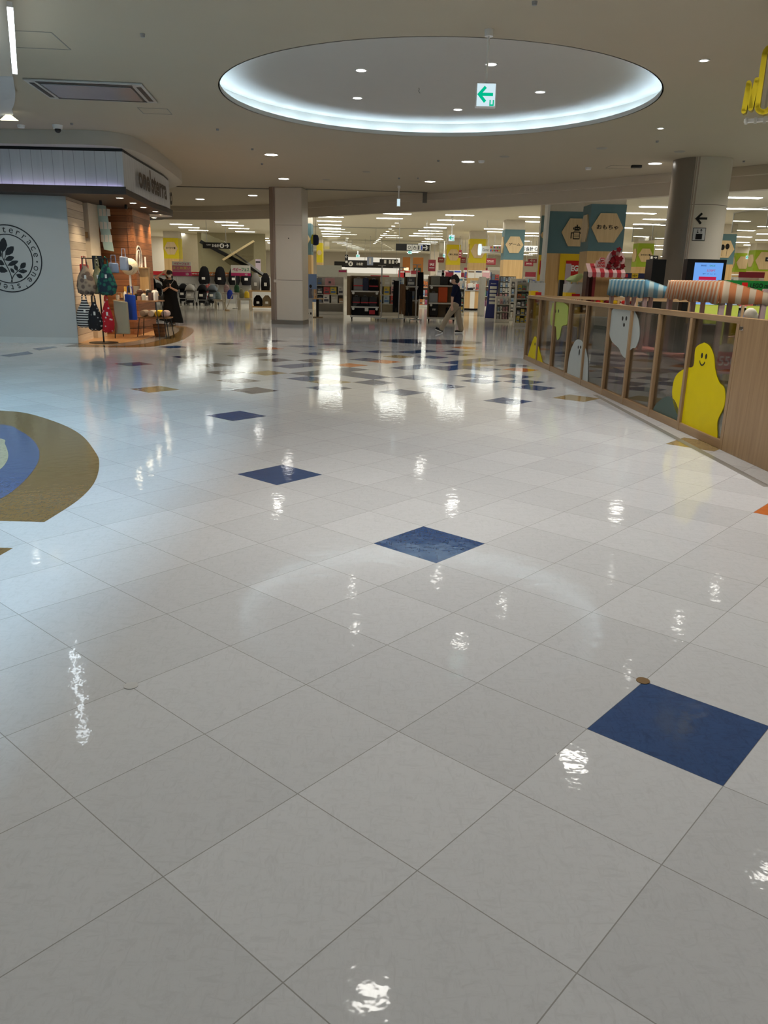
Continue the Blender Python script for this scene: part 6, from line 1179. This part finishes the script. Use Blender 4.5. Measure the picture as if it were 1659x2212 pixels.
# clothes rail far right
Y = 40; t = thing('clothes_rail', 'white framed clothes rail beyond the green headed shelf', 'rack', (pxw(1608, Y), Y, 0)); MB().cyl((-.8, 0, 0), (-.8, 0, 2.05), .03, n=8).cyl((.8, 0, 0), (.8, 0, 2.05), .03, n=8).cyl((-.8, 0, 2.05), (.8, 0, 2.05), .03, n=8).build('frame', white, t)
def garment(px, Y, zt, w, h, m, label):
    q = thing('hanging_shirt', label, 'clothing', (pxw(px, Y), Y, zt-h)); MB().prism([(-w*.36, 0), (w*.36, 0), (w*.34, h*.55), (w*.62, h*.35), (w*.72, h*.52), (w*.36, h*.92), (w*.12, h), (-w*.12, h), (-w*.36, h*.92), (-w*.72, h*.52), (-w*.62, h*.35), (-w*.34, h*.55)], -.05, .05).build('cloth', m, q, bevel=.01); MB().cyl((0, .1, h-.02), (0, .1, h+.10), .012, n=6).cyl((0, 0, h-.02), (0, .1, h-.02), .012, n=6).build('hanger', steel, q)
garment(1601, 39.9, 1.97, .22, .7, paper, 'white long sleeved top on the clothes rail at the right'); garment(1617, 39.9, 1.97, .22, .7, dark, 'black long sleeved top on the clothes rail at the right')
for i, (px, c) in enumerate([(1587, 8), (1606, 9), (1626, 2), (1646, 9)]):
    t = thing('stock_table', ['orange brown goods table at the left under the clothes rail', 'white goods table with a round red picture under the white top', 'navy goods table under the black top', 'pale goods table at the frame edge'][i], 'table', (pxw(px, 38), 38, 0)); MB().box(-.16, -.2, .9, .16, .2, 1.3).build('goods_stack', gmat(c), t); MB().box(-.18, -.25, 0, .18, .25, .9).build('body', woodl, t)
# small coloured signs left of green column
sign('shelf_sign', 'dark blue shelf sign with a yellow sticker behind the blue striped stall', 'sign', (1347, 590, 1396, 602), 24, mat('sign_darkblue', (.015, .02, .08), .5), [('#', .5, .55, .28, .8, yellow), ('#', .12, .5, .14, .6, red), ('NEW', .5, .55, .22, .4, black)]); 
o = bpy.data.objects['shelf_sign']; MB().box(-.02, .01, -o.location.z, .02, .04, 0).build('post', grey, o)
# ================================================================== HANGING SIGNS
sb = mat('sign_black', (.012, .012, .014), .5)
def whitepanel(fx, fw): return ('#', fx, .5, fw, .82, paper)
t, w, h = sign('restroom_sign', 'long black hanging sign with wheelchair, restroom pictograms and white arrow', 'sign', (855, 527, 928, 542), 41, sb, [whitepanel(.40, .15), whitepanel(.56, .15), whitepanel(.72, .15)], .05, None, (.1, .9))
arrow(MB(), w*.38, h*.5, h*.75, 1, -.01).build('arrow', white, t, smooth=0)
mb = MB(); vring(mb, w*.06, h*.42, .055, .075, -.012, -.008, 20); mb.beam((w*.05, -.01, h*.45), (w*.05, -.01, h*.75), .02, .004).beam((w*.05, -.01, h*.58), (w*.09, -.01, h*.56), .004, .02); mb.build('wheelchair_pictogram', black, t)
for dx, m in ((-.07, black), (.07, blue)): MB().box(w*.22+dx-.03, -.012, h*.18, w*.22+dx+.03, -.008, h*.6).ball((w*.22+dx, -.01, h*.7), .035, .004, .035).build('figure_pictogram', m, t)
mb = MB(); vring(mb, -w*.10, h*.5, .05, .07, -.012, -.008, 20); mb.build('round_pictogram', black, t)
t, w, h = sign('cashier_sign', 'black hanging cashier sign with yen circle and arrow at the left', 'sign', (438, 524, 497, 537), 40, sb, [('お会計', .47, .5, .26, .55, white), ('Cashier', .22, .62, .16, .2, white), ('¥', .70, .5, .07, .45, sb)], .05, None, (.15, .85)); mb = MB(); mb.prism([(-w/2+.70*w+h*.40*math.cos(q*PI/12), h*.5+h*.40*math.sin(q*PI/12)) for q in range(24)], -.006, -.001).build('circle', white, t)
textmb('¥', .11, .15, .03, .004, -.0065, -w/2+.70*w, h*.5).build('yen_mark', sb, t, smooth=0); arrow(MB(), w*.38, h*.5, h*.7, 1, -.01).build('arrow', white, t, smooth=0)
t, w, h = sign('cashier_sign', 'black sign with yen circle over the middle of the back counters', 'sign', (745, 562, 793, 578), 62, sb, [('お会計', .67, .5, .3, .4, white)], .05, None, (.1, .9)); MB().prism([(-w*.24+h*.32*math.cos(q*PI/12), h*.5+h*.32*math.sin(q*PI/12)) for q in range(24)], -.006, -.001).build('circle', white, t); textmb('¥', h*.35, h*.4, .03, .004, -.0065, -w*.24, h*.5).build('yen_mark', sb, t, smooth=0)
t, w, h = sign('vertical_sign', 'narrow upright black sign with arrow and symbol left of the yen sign', 'sign', (745, 550, 752, 569), 60, sb, [('#', .5, .18, .7, .26, paper)], .05, None, (.5,)); arrow(MB(), 0, h*.75, h*.3, -1, -.01).build('arrow', white, t, smooth=0)
t, w, h = sign('direction_sign', 'black sign with up arrow, small panels and right arrow beneath the restroom sign', 'sign', (820, 560, 860, 571), 60, sb, [('#', .3, .5, .12, .7, paper), ('#', .55, .5, .1, .7, paper), ('#', .72, .5, .12, .7, paper)], .05, None, (.1, .9)); arrow(MB(), w*.41, h*.5, h*.7, 1, -.01).build('arrow', white, t, smooth=0)
sign('small_direction_sign', 'small black sign with white circle and arrow beside the black cabinet', 'sign', (1404, 552, 1422, 561), 45, sb, [('#', .2, .5, .25, .6, paper), ('→', .65, .5, .4, .5, white)], .05, None, (.5,))
sign('small_direction_sign', 'small black arrow sign at the right frame edge', 'sign', (1654, 556, 1676, 565), 45, sb, [('←', .3, .5, .4, .5, white)], .05, None, (.3,))
sign('checkout_sign', 'white hanging checkout sign beside the teal ゲーム column', 'sign', (1126, 531, 1166, 544), 44, mat('sign_lit_white', (.75, .77, .77), .5, emit=(.8, .85, .85), estr=.25), [('お会計 Ca', .5, .5, .9, .7, black)], .1, None, (.1, .9))
sign('sky_banner', 'grey blue hanging banner with a pale figure over the back counters', 'banner', (793, 555, 806, 573), 58, mat('banner_blue', (.25, .3, .42), .6), [('#', .5, .5, .35, .7, ltgrey)], .02, None, (.5,))
for i, (b_, Y, lb) in enumerate([((925, 561, 941, 586), 47, 'upright burgundy sale banner left of the yellow columns'), ((946, 556, 959, 567), 60, 'small burgundy banner beside the furthest yellow column'), ((995, 556, 1006, 568), 60, 'small burgundy banner between the two yellow columns'), ((1048, 558, 1071, 572), 52, 'wide burgundy banner left of the ゲーム column'), ((1133, 565, 1152, 575), 52, 'dark burgundy banner under the white checkout sign'), ((1141, 560, 1160, 568), 60, 'smaller burgundy banner behind the checkout sign'), ((991, 540, 997, 557), 55, 'narrow upright burgundy banner beside the furthest yellow column')]):
    sign('sale_banner', lb, 'banner', b_, Y, burg, [('SALE', .5, .6, .6, .2, paper), ('#', .5, .3, .7, .06, ltgrey)], .02, None, (.2, .8))
# projecting round lamp sign with bunting
t = thing('projecting_sign', 'round edge lit projecting sign with white arm and triangle bunting', 'sign', (pxw(1031, 40), 40, at(1031, 539, 40).z)); MB().cyl((-.06, 0, 0), (.06, 0, 0), .26, n=28).build('disc', emat('disc_glow', (.7, .9, 1.0), 1.3), t); MB().prism([(.06, -.18), (.5, -.14), (.5, .16), (.06, .16)], 0, .1).build('arm', paper, t); textmb('Game', .3, .16, .02, .004, -.001, .28, 0).build('lettering', grey, t, smooth=0)
MB().box(.5, .02, -.16, 1.05, .08, .17).build('bunting_board', ltgrey, t); MB().cyl((.3, .05, .16), (.3, .05, CEIL-at(1031, 539, 40).z), .012, n=6).build('hanging_rod', steel, t)
for i in range(6):
    for r_ in (0, 1): x = .54+.08*i; MB().prism([(x-.04, .15-.15*r_), (x+.04, .15-.15*r_), (x, .05-.15*r_)], .0, .018).build('triangle_flag', [red, yellow, blue, orange, green, magenta][(i+r_*2) % 6], t)
# backpack hung on the column right of the square pillar
t = thing('hanging_backpack', 'navy and yellow backpack hanging from the ceiling right of the square pillar', 'backpack', (pxw(682, 33), 33, at(682, 530, 33).z)); MB().ell_rings([(0, 0, 0, .05, .05), (0, 0, .04, .13, .1), (0, 0, .25, .14, .11), (0, 0, .38, .1, .08), (0, 0, .4, .03, .03)], 18).build('body', navy, t); MB().ell_rings([(-.1, .02, .05, .07, .1), (-.12, .02, .25, .08, .11), (-.1, .02, .4, .04, .06)], 14).build('yellow_side', mat('lime_yellow', (.6, .62, .05), .6), t); MB().cyl((0, 0, .4), (0, 0, CEIL-at(682, 530, 33).z), .01, n=6).build('hanging_cord', white, t); MB().tube([(-.1, 0, .05), (-.14, 0, -.1), (-.12, 0, -.25)], .012).build('strap', grey, t)
# ================================================================== LEFT SHOP FLOOR: prams, signs, escalator
def banner_stand(px, Y, label, kind):
    cx, z0, w, h = rectat(*px, Y); t = thing('banner_stand', label, 'banner', (cx, Y, 0)); MB().box(-w/2, 0, z0+h*.28, w/2, .02, z0+h).build('board', paper, t); MB().box(-w/2, -.002, z0, w/2, .02, z0+h*.28).build('magenta_strip', magenta, t)
    if kind: MB().box(-w/2, -.004, z0+h*.3, w/2, -.0005, z0+h*.72).build('pink_field', mat('banner_pink', (.6, .2, .3), .6), t); textmb('まとめ買い', w*.9, h*.2, .02, .004, -.0045, 0, z0+h*.55).build('lettering', mat('gold', (.75, .6, .2), .5), t, smooth=0); textmb('ベビーフェス', w*.8, h*.17, .03, .004, -.001, 0, z0+h*.85).build('lettering', magenta, t, smooth=0)
    else: textmb('ベビー', w*.45, h*.32, .04, .004, -.001, -w*.2, z0+h*.6).build('lettering', magenta, t, smooth=0); textmb('フェス', w*.40, h*.32, .04, .004, -.001, w*.24, z0+h*.6).build('lettering', mat('letter_green', (.05, .25, .12), .5), t, smooth=0)
    textmb('10', w*.14, h*.18, .03, .004, -.003, w*.28, z0+h*.14).build('lettering', white, t, smooth=0); MB().cyl((-w*.3, .04, 0), (-w*.3, .04, z0+h), .015, n=8).build('pole', steel, t); MB().cyl((-w*.3, .04, 0), (-w*.3, .04, .02), .18, n=20).build('foot', steel, t)
banner_stand((499, 573, 541, 596), 38.5, 'white and magenta ベビーフェス banner over the backpack tables', 0); banner_stand((372, 565, 413, 596), 39.5, 'pink まとめ買い banner behind the person in the cap', 1)
Y = 45; xa = pxw(318, Y); xb = pxw(585, Y); t = thing('pram_wall', 'long white backed display wall with red and orange header strips behind the prams', 'display wall', (xa, Y, 0)); L_ = xb-xa; zt = at(450, 588, Y).z; z1 = at(450, 596, Y).z
MB().box(0, .1, 0, L_, .2, z1).build('back_panel', mat('pram_back', (.45, .45, .43), .6), t); f1 = (pxw(433, Y)-xa)
MB().box(0, 0, z1, f1, .2, zt).build('red_header', red, t); MB().box(f1+.01, 0, z1, L_*.83, .2, zt).build('orange_header', mat('header_orange', (.65, .2, .04), .5), t)
for s, fx in (('Pigeon', .40), ('Combi', .50), ('Combi', .66)): textmb(s, .9, .12, .02, .004, -.002, L_*fx, (z1+zt)/2).build('lettering', white, t, smooth=0)
def pram(px, Y, m, label, s=1.0, hood=True, rz=0.):
    t = thing('pram', label, 'pushchair', (pxw(px, Y), Y, 0), rz); fr = MB()
    for q in (-1, 1): fr.tube([(q*.22, -.30, .08), (q*.22, .05, .5), (q*.22, .38, .98), (q*.2, .42, 1.03)], .014).tube([(q*.22, .32, .08), (q*.22, .0, .55)], .014)
    fr.tube([(-.2, .42, 1.03), (.2, .42, 1.03)], .018); fr.build('frame', grey, t)
    MB().ell_rings([(0, 0, .30, .18, .2), (0, 0, .36, .22, .26), (0, .05, .55, .22, .2), (0, .12, .80, .20, .10), (0, .14, .88, .1, .05)], 20).build('seat', m, t)
    if hood:
        R = []
        for k in range(7):
            a_ = PI*.05+k*PI*.11; R.append([(.235*math.cos(q*PI/12), .1-.26*math.cos(a_), .72+.32*math.sin(a_)*math.sin(q*PI/12)+0) for q in range(13)])
        V = [p for r_ in R for p in r_]; F = [(i*13+j, i*13+j+1, (i+1)*13+j+1, (i+1)*13+j) for i in range(6) for j in range(12)]
        o = MB().add(V, F).build('hood', m, t, smooth=70); so = o.modifiers.new('s', 'SOLIDIFY'); so.thickness = .01
    MB().box(-.15, -.2, .14, .15, .2, .26).build('basket', dark, t); MB().box(-.09, -.27, .46, .09, -.26, .58).build('price_card', paper, t)
    for qx in (-1, 1):
        for qy in (-.30, .32): MB().cyl((qx*.22-.02, qy, .085), (qx*.22+.02, qy, .085), .085, n=16).build('wheel', black, t)
pr_grey = mat('pram_grey', (.35, .34, .32), .7)
for px, Y, m, lb in [(411, 41, pr_grey, 'pushchair with pale grey hood, leftmost of the front row'), (437, 41, dark, 'pushchair with black hood, second of the front row'), (459, 41.3, mat('pram_slate', (.08, .1, .12), .7), 'slate pushchair third in the front row beside the red one'), (452, 43, mat('pram_red', (.3, .03, .03), .6), 'folded dark red pushchair between the front row ones'), (396, 43, dark, 'black pushchair behind the person in the cap'), (377, 44, dark, 'black pushchair at the left behind the banner pole'), (341, 44, dark, 'black pushchair beside the brown plank wall')]: pram(px, Y, m, lb)
t = None
for px, w_, lb in [(443, .8, 'left'), (477, .75, 'second'), (507, .8, 'third'), (534, .7, 'fourth')]:   # child seats on the wall bracket
    q = thing('child_seat', 'black child car seat mounted on the display wall, %s from the left' % lb, 'car seat', (pxw(px, 44.7), 44.68, 1.0)); MB().ell_rings([(0, 0, 0, .25, .25), (0, 0, .2, .32, .3), (0, .05, .6, .28, .22), (0, .1, .85, .2, .12), (0, .12, .95, .08, .05)], 20).build('shell', dark, q); MB().box(-.06, -.33, .25, .12, -.31, .38).build('price_card', paper, q); MB().box(-.2, -.1, -.04, .2, .418, .0).build('bracket', steel, q)
# oak bench with car seats right
Y = 38.5; xa = pxw(540, Y); xb = pxw(590, Y)+.1; t = thing('seat_bench', 'oak display bench holding two child car seats left of the square pillar', 'bench', ((xa+xb)/2, Y, 0)); w = xb-xa
MB().box(-w/2, -.3, .80, w/2, .3, .87).build('top', woodl, t); MB().box(-w/2, -.3, .08, w/2, .3, .14).build('lower_shelf', woodl, t); MB().box(-w/2, -.3, .0, -w/2+.06, .3, .8).build('leg', woodl, t); MB().box(w/2-.06, -.3, 0, w/2, .3, .8).build('leg', woodl, t)
for px, m, zz_, lb in [(553, mat('seat_grey', (.22, .21, .19), .8), .87, 'grey quilted child seat standing on the oak bench'), (574, dark, .87, 'black child seat with grey hood standing on the oak bench'), (557, dark, .14, 'black baby carrier on the lower shelf of the oak bench'), (576, mat('carrier_tan', (.3, .24, .15), .7), .14, 'tan and black baby carrier on the lower shelf of the oak bench')]:
    q = thing('child_seat', lb, 'car seat', (pxw(px, Y), Y-.02, zz_)); hh = .78 if zz_ > .5 else .5; MB().ell_rings([(0, 0, 0, .2, .2), (0, 0, hh*.25, .22, .22), (0, .04, hh*.7, .2, .15), (0, .08, hh, .08, .05)], 20).build('shell', m, q); MB().box(-.03, -.235, hh*.25, .1, -.225, hh*.45).build('price_card', paper, q)
# cream tables with backpacks
ct = mat('chair_cream', (.55, .50, .40), .6)
def ctable(px, Y, w, d, h, label):
    t = thing('cream_table', label, 'table', (pxw(px, Y), Y, 0)); MB().box(-w/2, -d/2, h-.03, w/2, d/2, h).box(-w/2+.03, -d/2+.03, h-.1, w/2-.03, d/2-.03, h-.03).build('tabletop', ct, t)
    for sx in (-1, 1):
        for sy in (-1, 1): MB().ell_rings([(sx*(w/2-.06), sy*(d/2-.06), 0, .018, .018), (sx*(w/2-.06), sy*(d/2-.06), h*.6, .035, .035), (sx*(w/2-.06), sy*(d/2-.06), h-.1, .03, .03)], 10).build('leg', ct, t)
ctable(474, 37.2, .5, .45, .45, 'low cream stool table at the left of the backpack display'); ctable(500, 36.8, .8, .6, .78, 'tall cream table in the middle of the backpack display'); ctable(528, 36.6, .68, .45, .55, 'low cream table at the right of the backpack display')
def bpack(px, Y, z, w, h, m, label, rz=0.):
    t = thing('backpack', label, 'backpack', (pxw(px, Y), Y, z), rz); MB().ell_rings([(0, 0, 0, w*.4, .06), (0, 0, .02, w*.5, .09), (0, 0, h*.6, w*.5, .09), (0, 0, h*.9, w*.36, .06), (0, 0, h, w*.1, .03)], 18).build('body', m, t); MB().ell_rings([(0, -.07, h*.08, w*.34, .04), (0, -.07, h*.45, w*.34, .045), (0, -.07, h*.5, w*.25, .03)], 16).build('front_pocket', m, t); MB().tube([(-.04, 0, h-.01), (-.03, 0, h+.05), (.03, 0, h+.05), (.04, 0, h-.01)], .008).build('loop', m, t)
bpack(471, 37.2, .45, .26, .34, mat('pack_slate', (.2, .27, .28), .7), 'slate blue child backpack on the left low stool'); bpack(490, 36.8, .78, .26, .34, mat('pack_mauve', (.4, .27, .26), .7), 'mauve child backpack on the tall cream table'); bpack(497, 36.35, .50, .26, .40, mat('pack_blue', (.015, .04, .35), .6), 'bright blue child backpack hanging in front of the tall cream table', .3); bpack(512, 36.8, .78, .24, .34, mat('pack_green', (.02, .09, .04), .7), 'dark green child backpack on the tall cream table'); bpack(533, 36.6, .55, .24, .3, yellow, 'yellow child bag on the right low cream table'); bpack(522, 36.6, .55, .2, .4, mat('pack_olive', (.2, .2, .12), .7), 'olive child backpack on the right low cream table')
t = thing('ladder_shelf', 'leaning cream ladder in front of the tall cream table', 'ladder', (pxw(492, 36.2), 36.2, 0)); MB().beam((-.12, 0, 0), (.2, .1, .72), .08, .03).build('rail', ct, t); MB().box(-.15, -.05, 0, .05, .1, .04).build('foot', woodl, t)
# escalator
es = mat('escalator_olive', (.26, .23, .13), .5); Y = 52; t = thing('escalator', 'olive sided escalator rising behind the cashier sign', 'escalator', (0, Y, 0))
def pq(px, py, Y=52): p = at(px, py, Y); return (p.x, p.z)
MB().prism([pq(430, 500), pq(430, 660), pq(585, 660), pq(565, 600), pq(505, 560), pq(480, 520)], .6, .8).build('side_wall', es, t)
MB().prism([pq(428, 524), pq(432, 518), pq(580, 596), pq(575, 602)], .3, .5).build('handrail', black, t); MB().prism([pq(480, 560), pq(484, 563), pq(550, 522), pq(547, 519)], -.1, .1).build('upper_handrail', mat('rail_beige', (.7, .55, .3), .4), t); MB().prism([pq(484, 563), pq(548, 522), pq(548, 560), pq(510, 583)], .0, .02).build('glass_balustrade', gl_, t)  # upper handrail is plain beige, without emission
MB().prism([pq(500, 545), pq(503, 543), pq(582, 600), pq(580, 604)], .1, .25).build('lower_handrail', grey, t)
struct(MB().box(pxw(432, 58), 58, 0, pxw(575, 58), 58.2, CEIL-.001).build('wall_escalator', mat('olive_wall', (.36, .32, .20), .7)))
struct(MB().box(pxw(300, 66), 66, 0, pxw(436, 66), 66.2, CEIL-.001).build('wall_left_rear', wm))
for px, Y, lb in [(420, 50, 'left red vertical label hanging on the cream column'), (396, 50, 'right red vertical label hanging near the yellow column')]:
    pass
sign('price_banner', 'white and pink pharmacy style board above the oak bench', 'sign', (552, 560, 563, 590), 56, mat('board_lilac', (.6, .5, .6), .5), [('#', .5, .8, .9, .1, dark)], .05)
o = bpy.data.objects['price_banner']; MB().box(-.02, .01, -o.location.z, .02, .04, 0).build('post', grey, o)
# smoke screens: clear hanging glass
sg = glass('smoke_glass', (.93, .94, .92), .35)
def smoke(px0, px1, Y0, Y1, lb):
    a = pxw(px0, Y0); b_ = pxw(px1, Y1); L_ = math.hypot(b_-a, Y1-Y0); t = thing('smoke_screen', lb, 'glass screen', (a, Y0, 0), math.atan2(Y1-Y0, b_-a)); MB().box(0, 0, CEIL-.75, L_, .012, CEIL-.02).build('glass', sg, t); MB().box(0, -.02, CEIL-.03, L_, .03, CEIL-.001).build('top_rail', steel, t)
    k = max(2, int(L_/3))
    for i in range(k+1): MB().box(L_*i/k-.01, -.005, CEIL-.75, L_*i/k+.01, .018, CEIL-.03).build('joint_strip', steel, t)
smoke(660, 960, 48, 48, 'long clear glass smoke screen across the middle shop ceiling'); smoke(1560, 1720, 33, 27, 'clear glass smoke screen right of the round pillar'); smoke(1352, 1440, 42, 38, 'clear glass smoke screen left of the round pillar'); smoke(660, 960, 64, 64, 'second clear glass smoke screen deeper in the shop')
# ================================================================== FAR SHOP: counters, walls and shelves
Y = 72; t = thing('back_counter', 'long back counter with black header band and lit white panels', 'counter', (0, Y, 0))
x0 = pxw(722, Y); x1 = pxw(862, Y); z = lambda py: at(790, py, Y).z
MB().box(x0, 0, z(590), x1, .1, z(578)).build('lit_panel', emat('panel_lit', (1, .93, .76), .75), t); MB().box(x0, -.05, z(578), x1, .1, z(566)).build('black_band', sb, t); MB().box(x0, .1, 0, x1, .3, z(566)).build('backing', shelfw, t); MB().box(x0+1, .0, z(566), x1, .1, z(556)).build('upper_lit_panel', MC['panel_lit'], t)
t = thing('wall_unit', 'white partition board above the white display shelf', 'partition', (pxw(711, 38), 38, 0)); MB().box(-.58, 0, 0, .58, .05, at(711, 573, 38).z).build('board', mat('board_pale', (.50, .51, .46), .6), t)
MB().box(-.62, -.05, 0, -.5, .1, .05).build('foot', steel, t)
random.seed(21)
for px0, px1, Y, c, lb in [(868, 884, 62, (.42, .16, .03), 'orange lit shop bay left of the green menu board'), (890, 912, 62, (.40, .15, .03), 'orange lit shop bay with a dark green menu board')]:
    a = pxw(px0, Y); b_ = pxw(px1, Y); t = thing('shop_bay', lb, 'shop front', (a, Y, 0)); MB().box(0, 0, 0, b_-a, .4, at(890, 556, Y).z).build('wood_front', mat('bay_orange', c, .5), t); MB().box(.1, -.05, 1.9, (b_-a)*.8, -.001, 2.3).build('lit_sign' if px0 == 868 else 'menu_board', emat('bay_glow', (1, .7, .4), 1.6) if px0 == 868 else mat('menu_green', (.01, .05, .03), .5), t)
    if px0 != 868: textmb('C', .25, .3, .04, .01, -.051, (b_-a)*.35, 2.1).build('lettering', white, t, smooth=0)
units = [(640, 660, 612, 40), (800, 840, 604, 44), (835, 872, 604, 47), (905, 925, 602, 46), (925, 965, 596, 46), (960, 1000, 598, 44), (985, 1003, 606, 37), (1040, 1056, 596, 46), (1015, 1045, 606, 47), (1130, 1165, 598, 40), (1140, 1170, 602, 52), (700, 740, 588, 55), (600, 640, 606, 60), (870, 905, 592, 55), (940, 990, 588, 64), (1050, 1085, 584, 60), (1344, 1400, 604, 31), (1585, 1640, 600, 33), (1560, 1600, 598, 48), (1450, 1500, 600, 40), (300, 330, 604, 50), (1000, 1060, 584, 76), (860, 900, 582, 84)]
nm = ['behind the square pillar', 'behind the left pole rack', 'behind the dark trousers', 'behind the chrome pole by the narrow cart', 'behind the right luggage cart', 'behind the head of the striding person', 'just left of the service counter', 'right of the service counter', 'behind the service counter', 'behind the fence end rack', 'below the burgundy banners', 'behind the white partition', 'hidden behind the pillar foot', 'before the orange bay', 'below the furthest yellow column', 'below the wide burgundy banner', 'behind the blue striped stall', 'behind the green headed shelf', 'below the balloon column', 'behind the round pillar', 'behind the person in the black shirt', 'at the back below the yellow columns', 'at the back below the menu board']
for i, (a, b_, py, Y) in enumerate(units):
    gondola(a, py, b_, 670, Y, 3 if Y > 45 else 4, 'white goods shelf '+nm[i], .45, True, 'shelf '+nm[i], ('box', 'bottle', 'pouch')[i % 3], seed=30+i, per=3 if b_-a < 30 else 4, header=[None, burg, None, paper][i % 4])
# shelf tops: leaflet signs
for i, (b_, Y, ci, lb) in enumerate([((905, 582, 914, 597), 44, 1, 'red'), ((862, 584, 880, 592), 46, 1, 'wide red'), ((700, 566, 708, 580), 40, 9, 'white'), ((723, 583, 738, 593), 50, 8, 'brown portrait'), ((744, 583, 752, 592), 50, 7, 'blue portrait'), ((955, 582, 967, 596), 42, 9, 'grey topped white'), ((968, 582, 990, 595), 42, 9, 'wide white'), ((1046, 583, 1058, 602), 40, 5, 'pink and white'), ((1015, 587, 1045, 592), 46, 9, 'long white')]):
    pass
rsn = random.Random(5)
for i in range(10):
    px = [868, 880, 952, 962, 975, 988, 1018, 1034, 1050, 740][i]; Yq = [46.6, 46.6, 45.6, 45.6, 45.6, 43.6, 46.6, 46.6, 45.6, 36.6][i]
    p_ = at(px, 592, Yq); t = thing('sign_card', ['red price card above the shelf by the dark trousers', 'white and red price card near the narrow cart', 'grey headed notice above the right luggage cart', 'pink bordered notice above the right luggage cart', 'wide white notice above the striding person', 'white notice with blue title right of the person', 'cream title board over the service counter', 'long white title board over the service counter', 'pink and white notice right of the service counter', 'pink headed notice by the white display shelf'][i], 'sign', (p_.x, Yq, 0))
    MB().box(-.2, 0, p_.z-.22, .2, .02, p_.z+.2).build('card', [red, paper, ltgrey, paper, paper, paper, paper, paper, mat('card_rose', (.6, .35, .38), .6), paper][i], t); MB().box(-.17, -.004, p_.z+.08, .17, -.001, p_.z+.16).build('title_strip', [paper, red, grey, MC['card_rose'], navy, blue, brownm, navy, paper, magenta][i], t); MB().cyl((0, .01, 0), (0, .01, p_.z-.22), .012, n=6).build('post', steel, t)
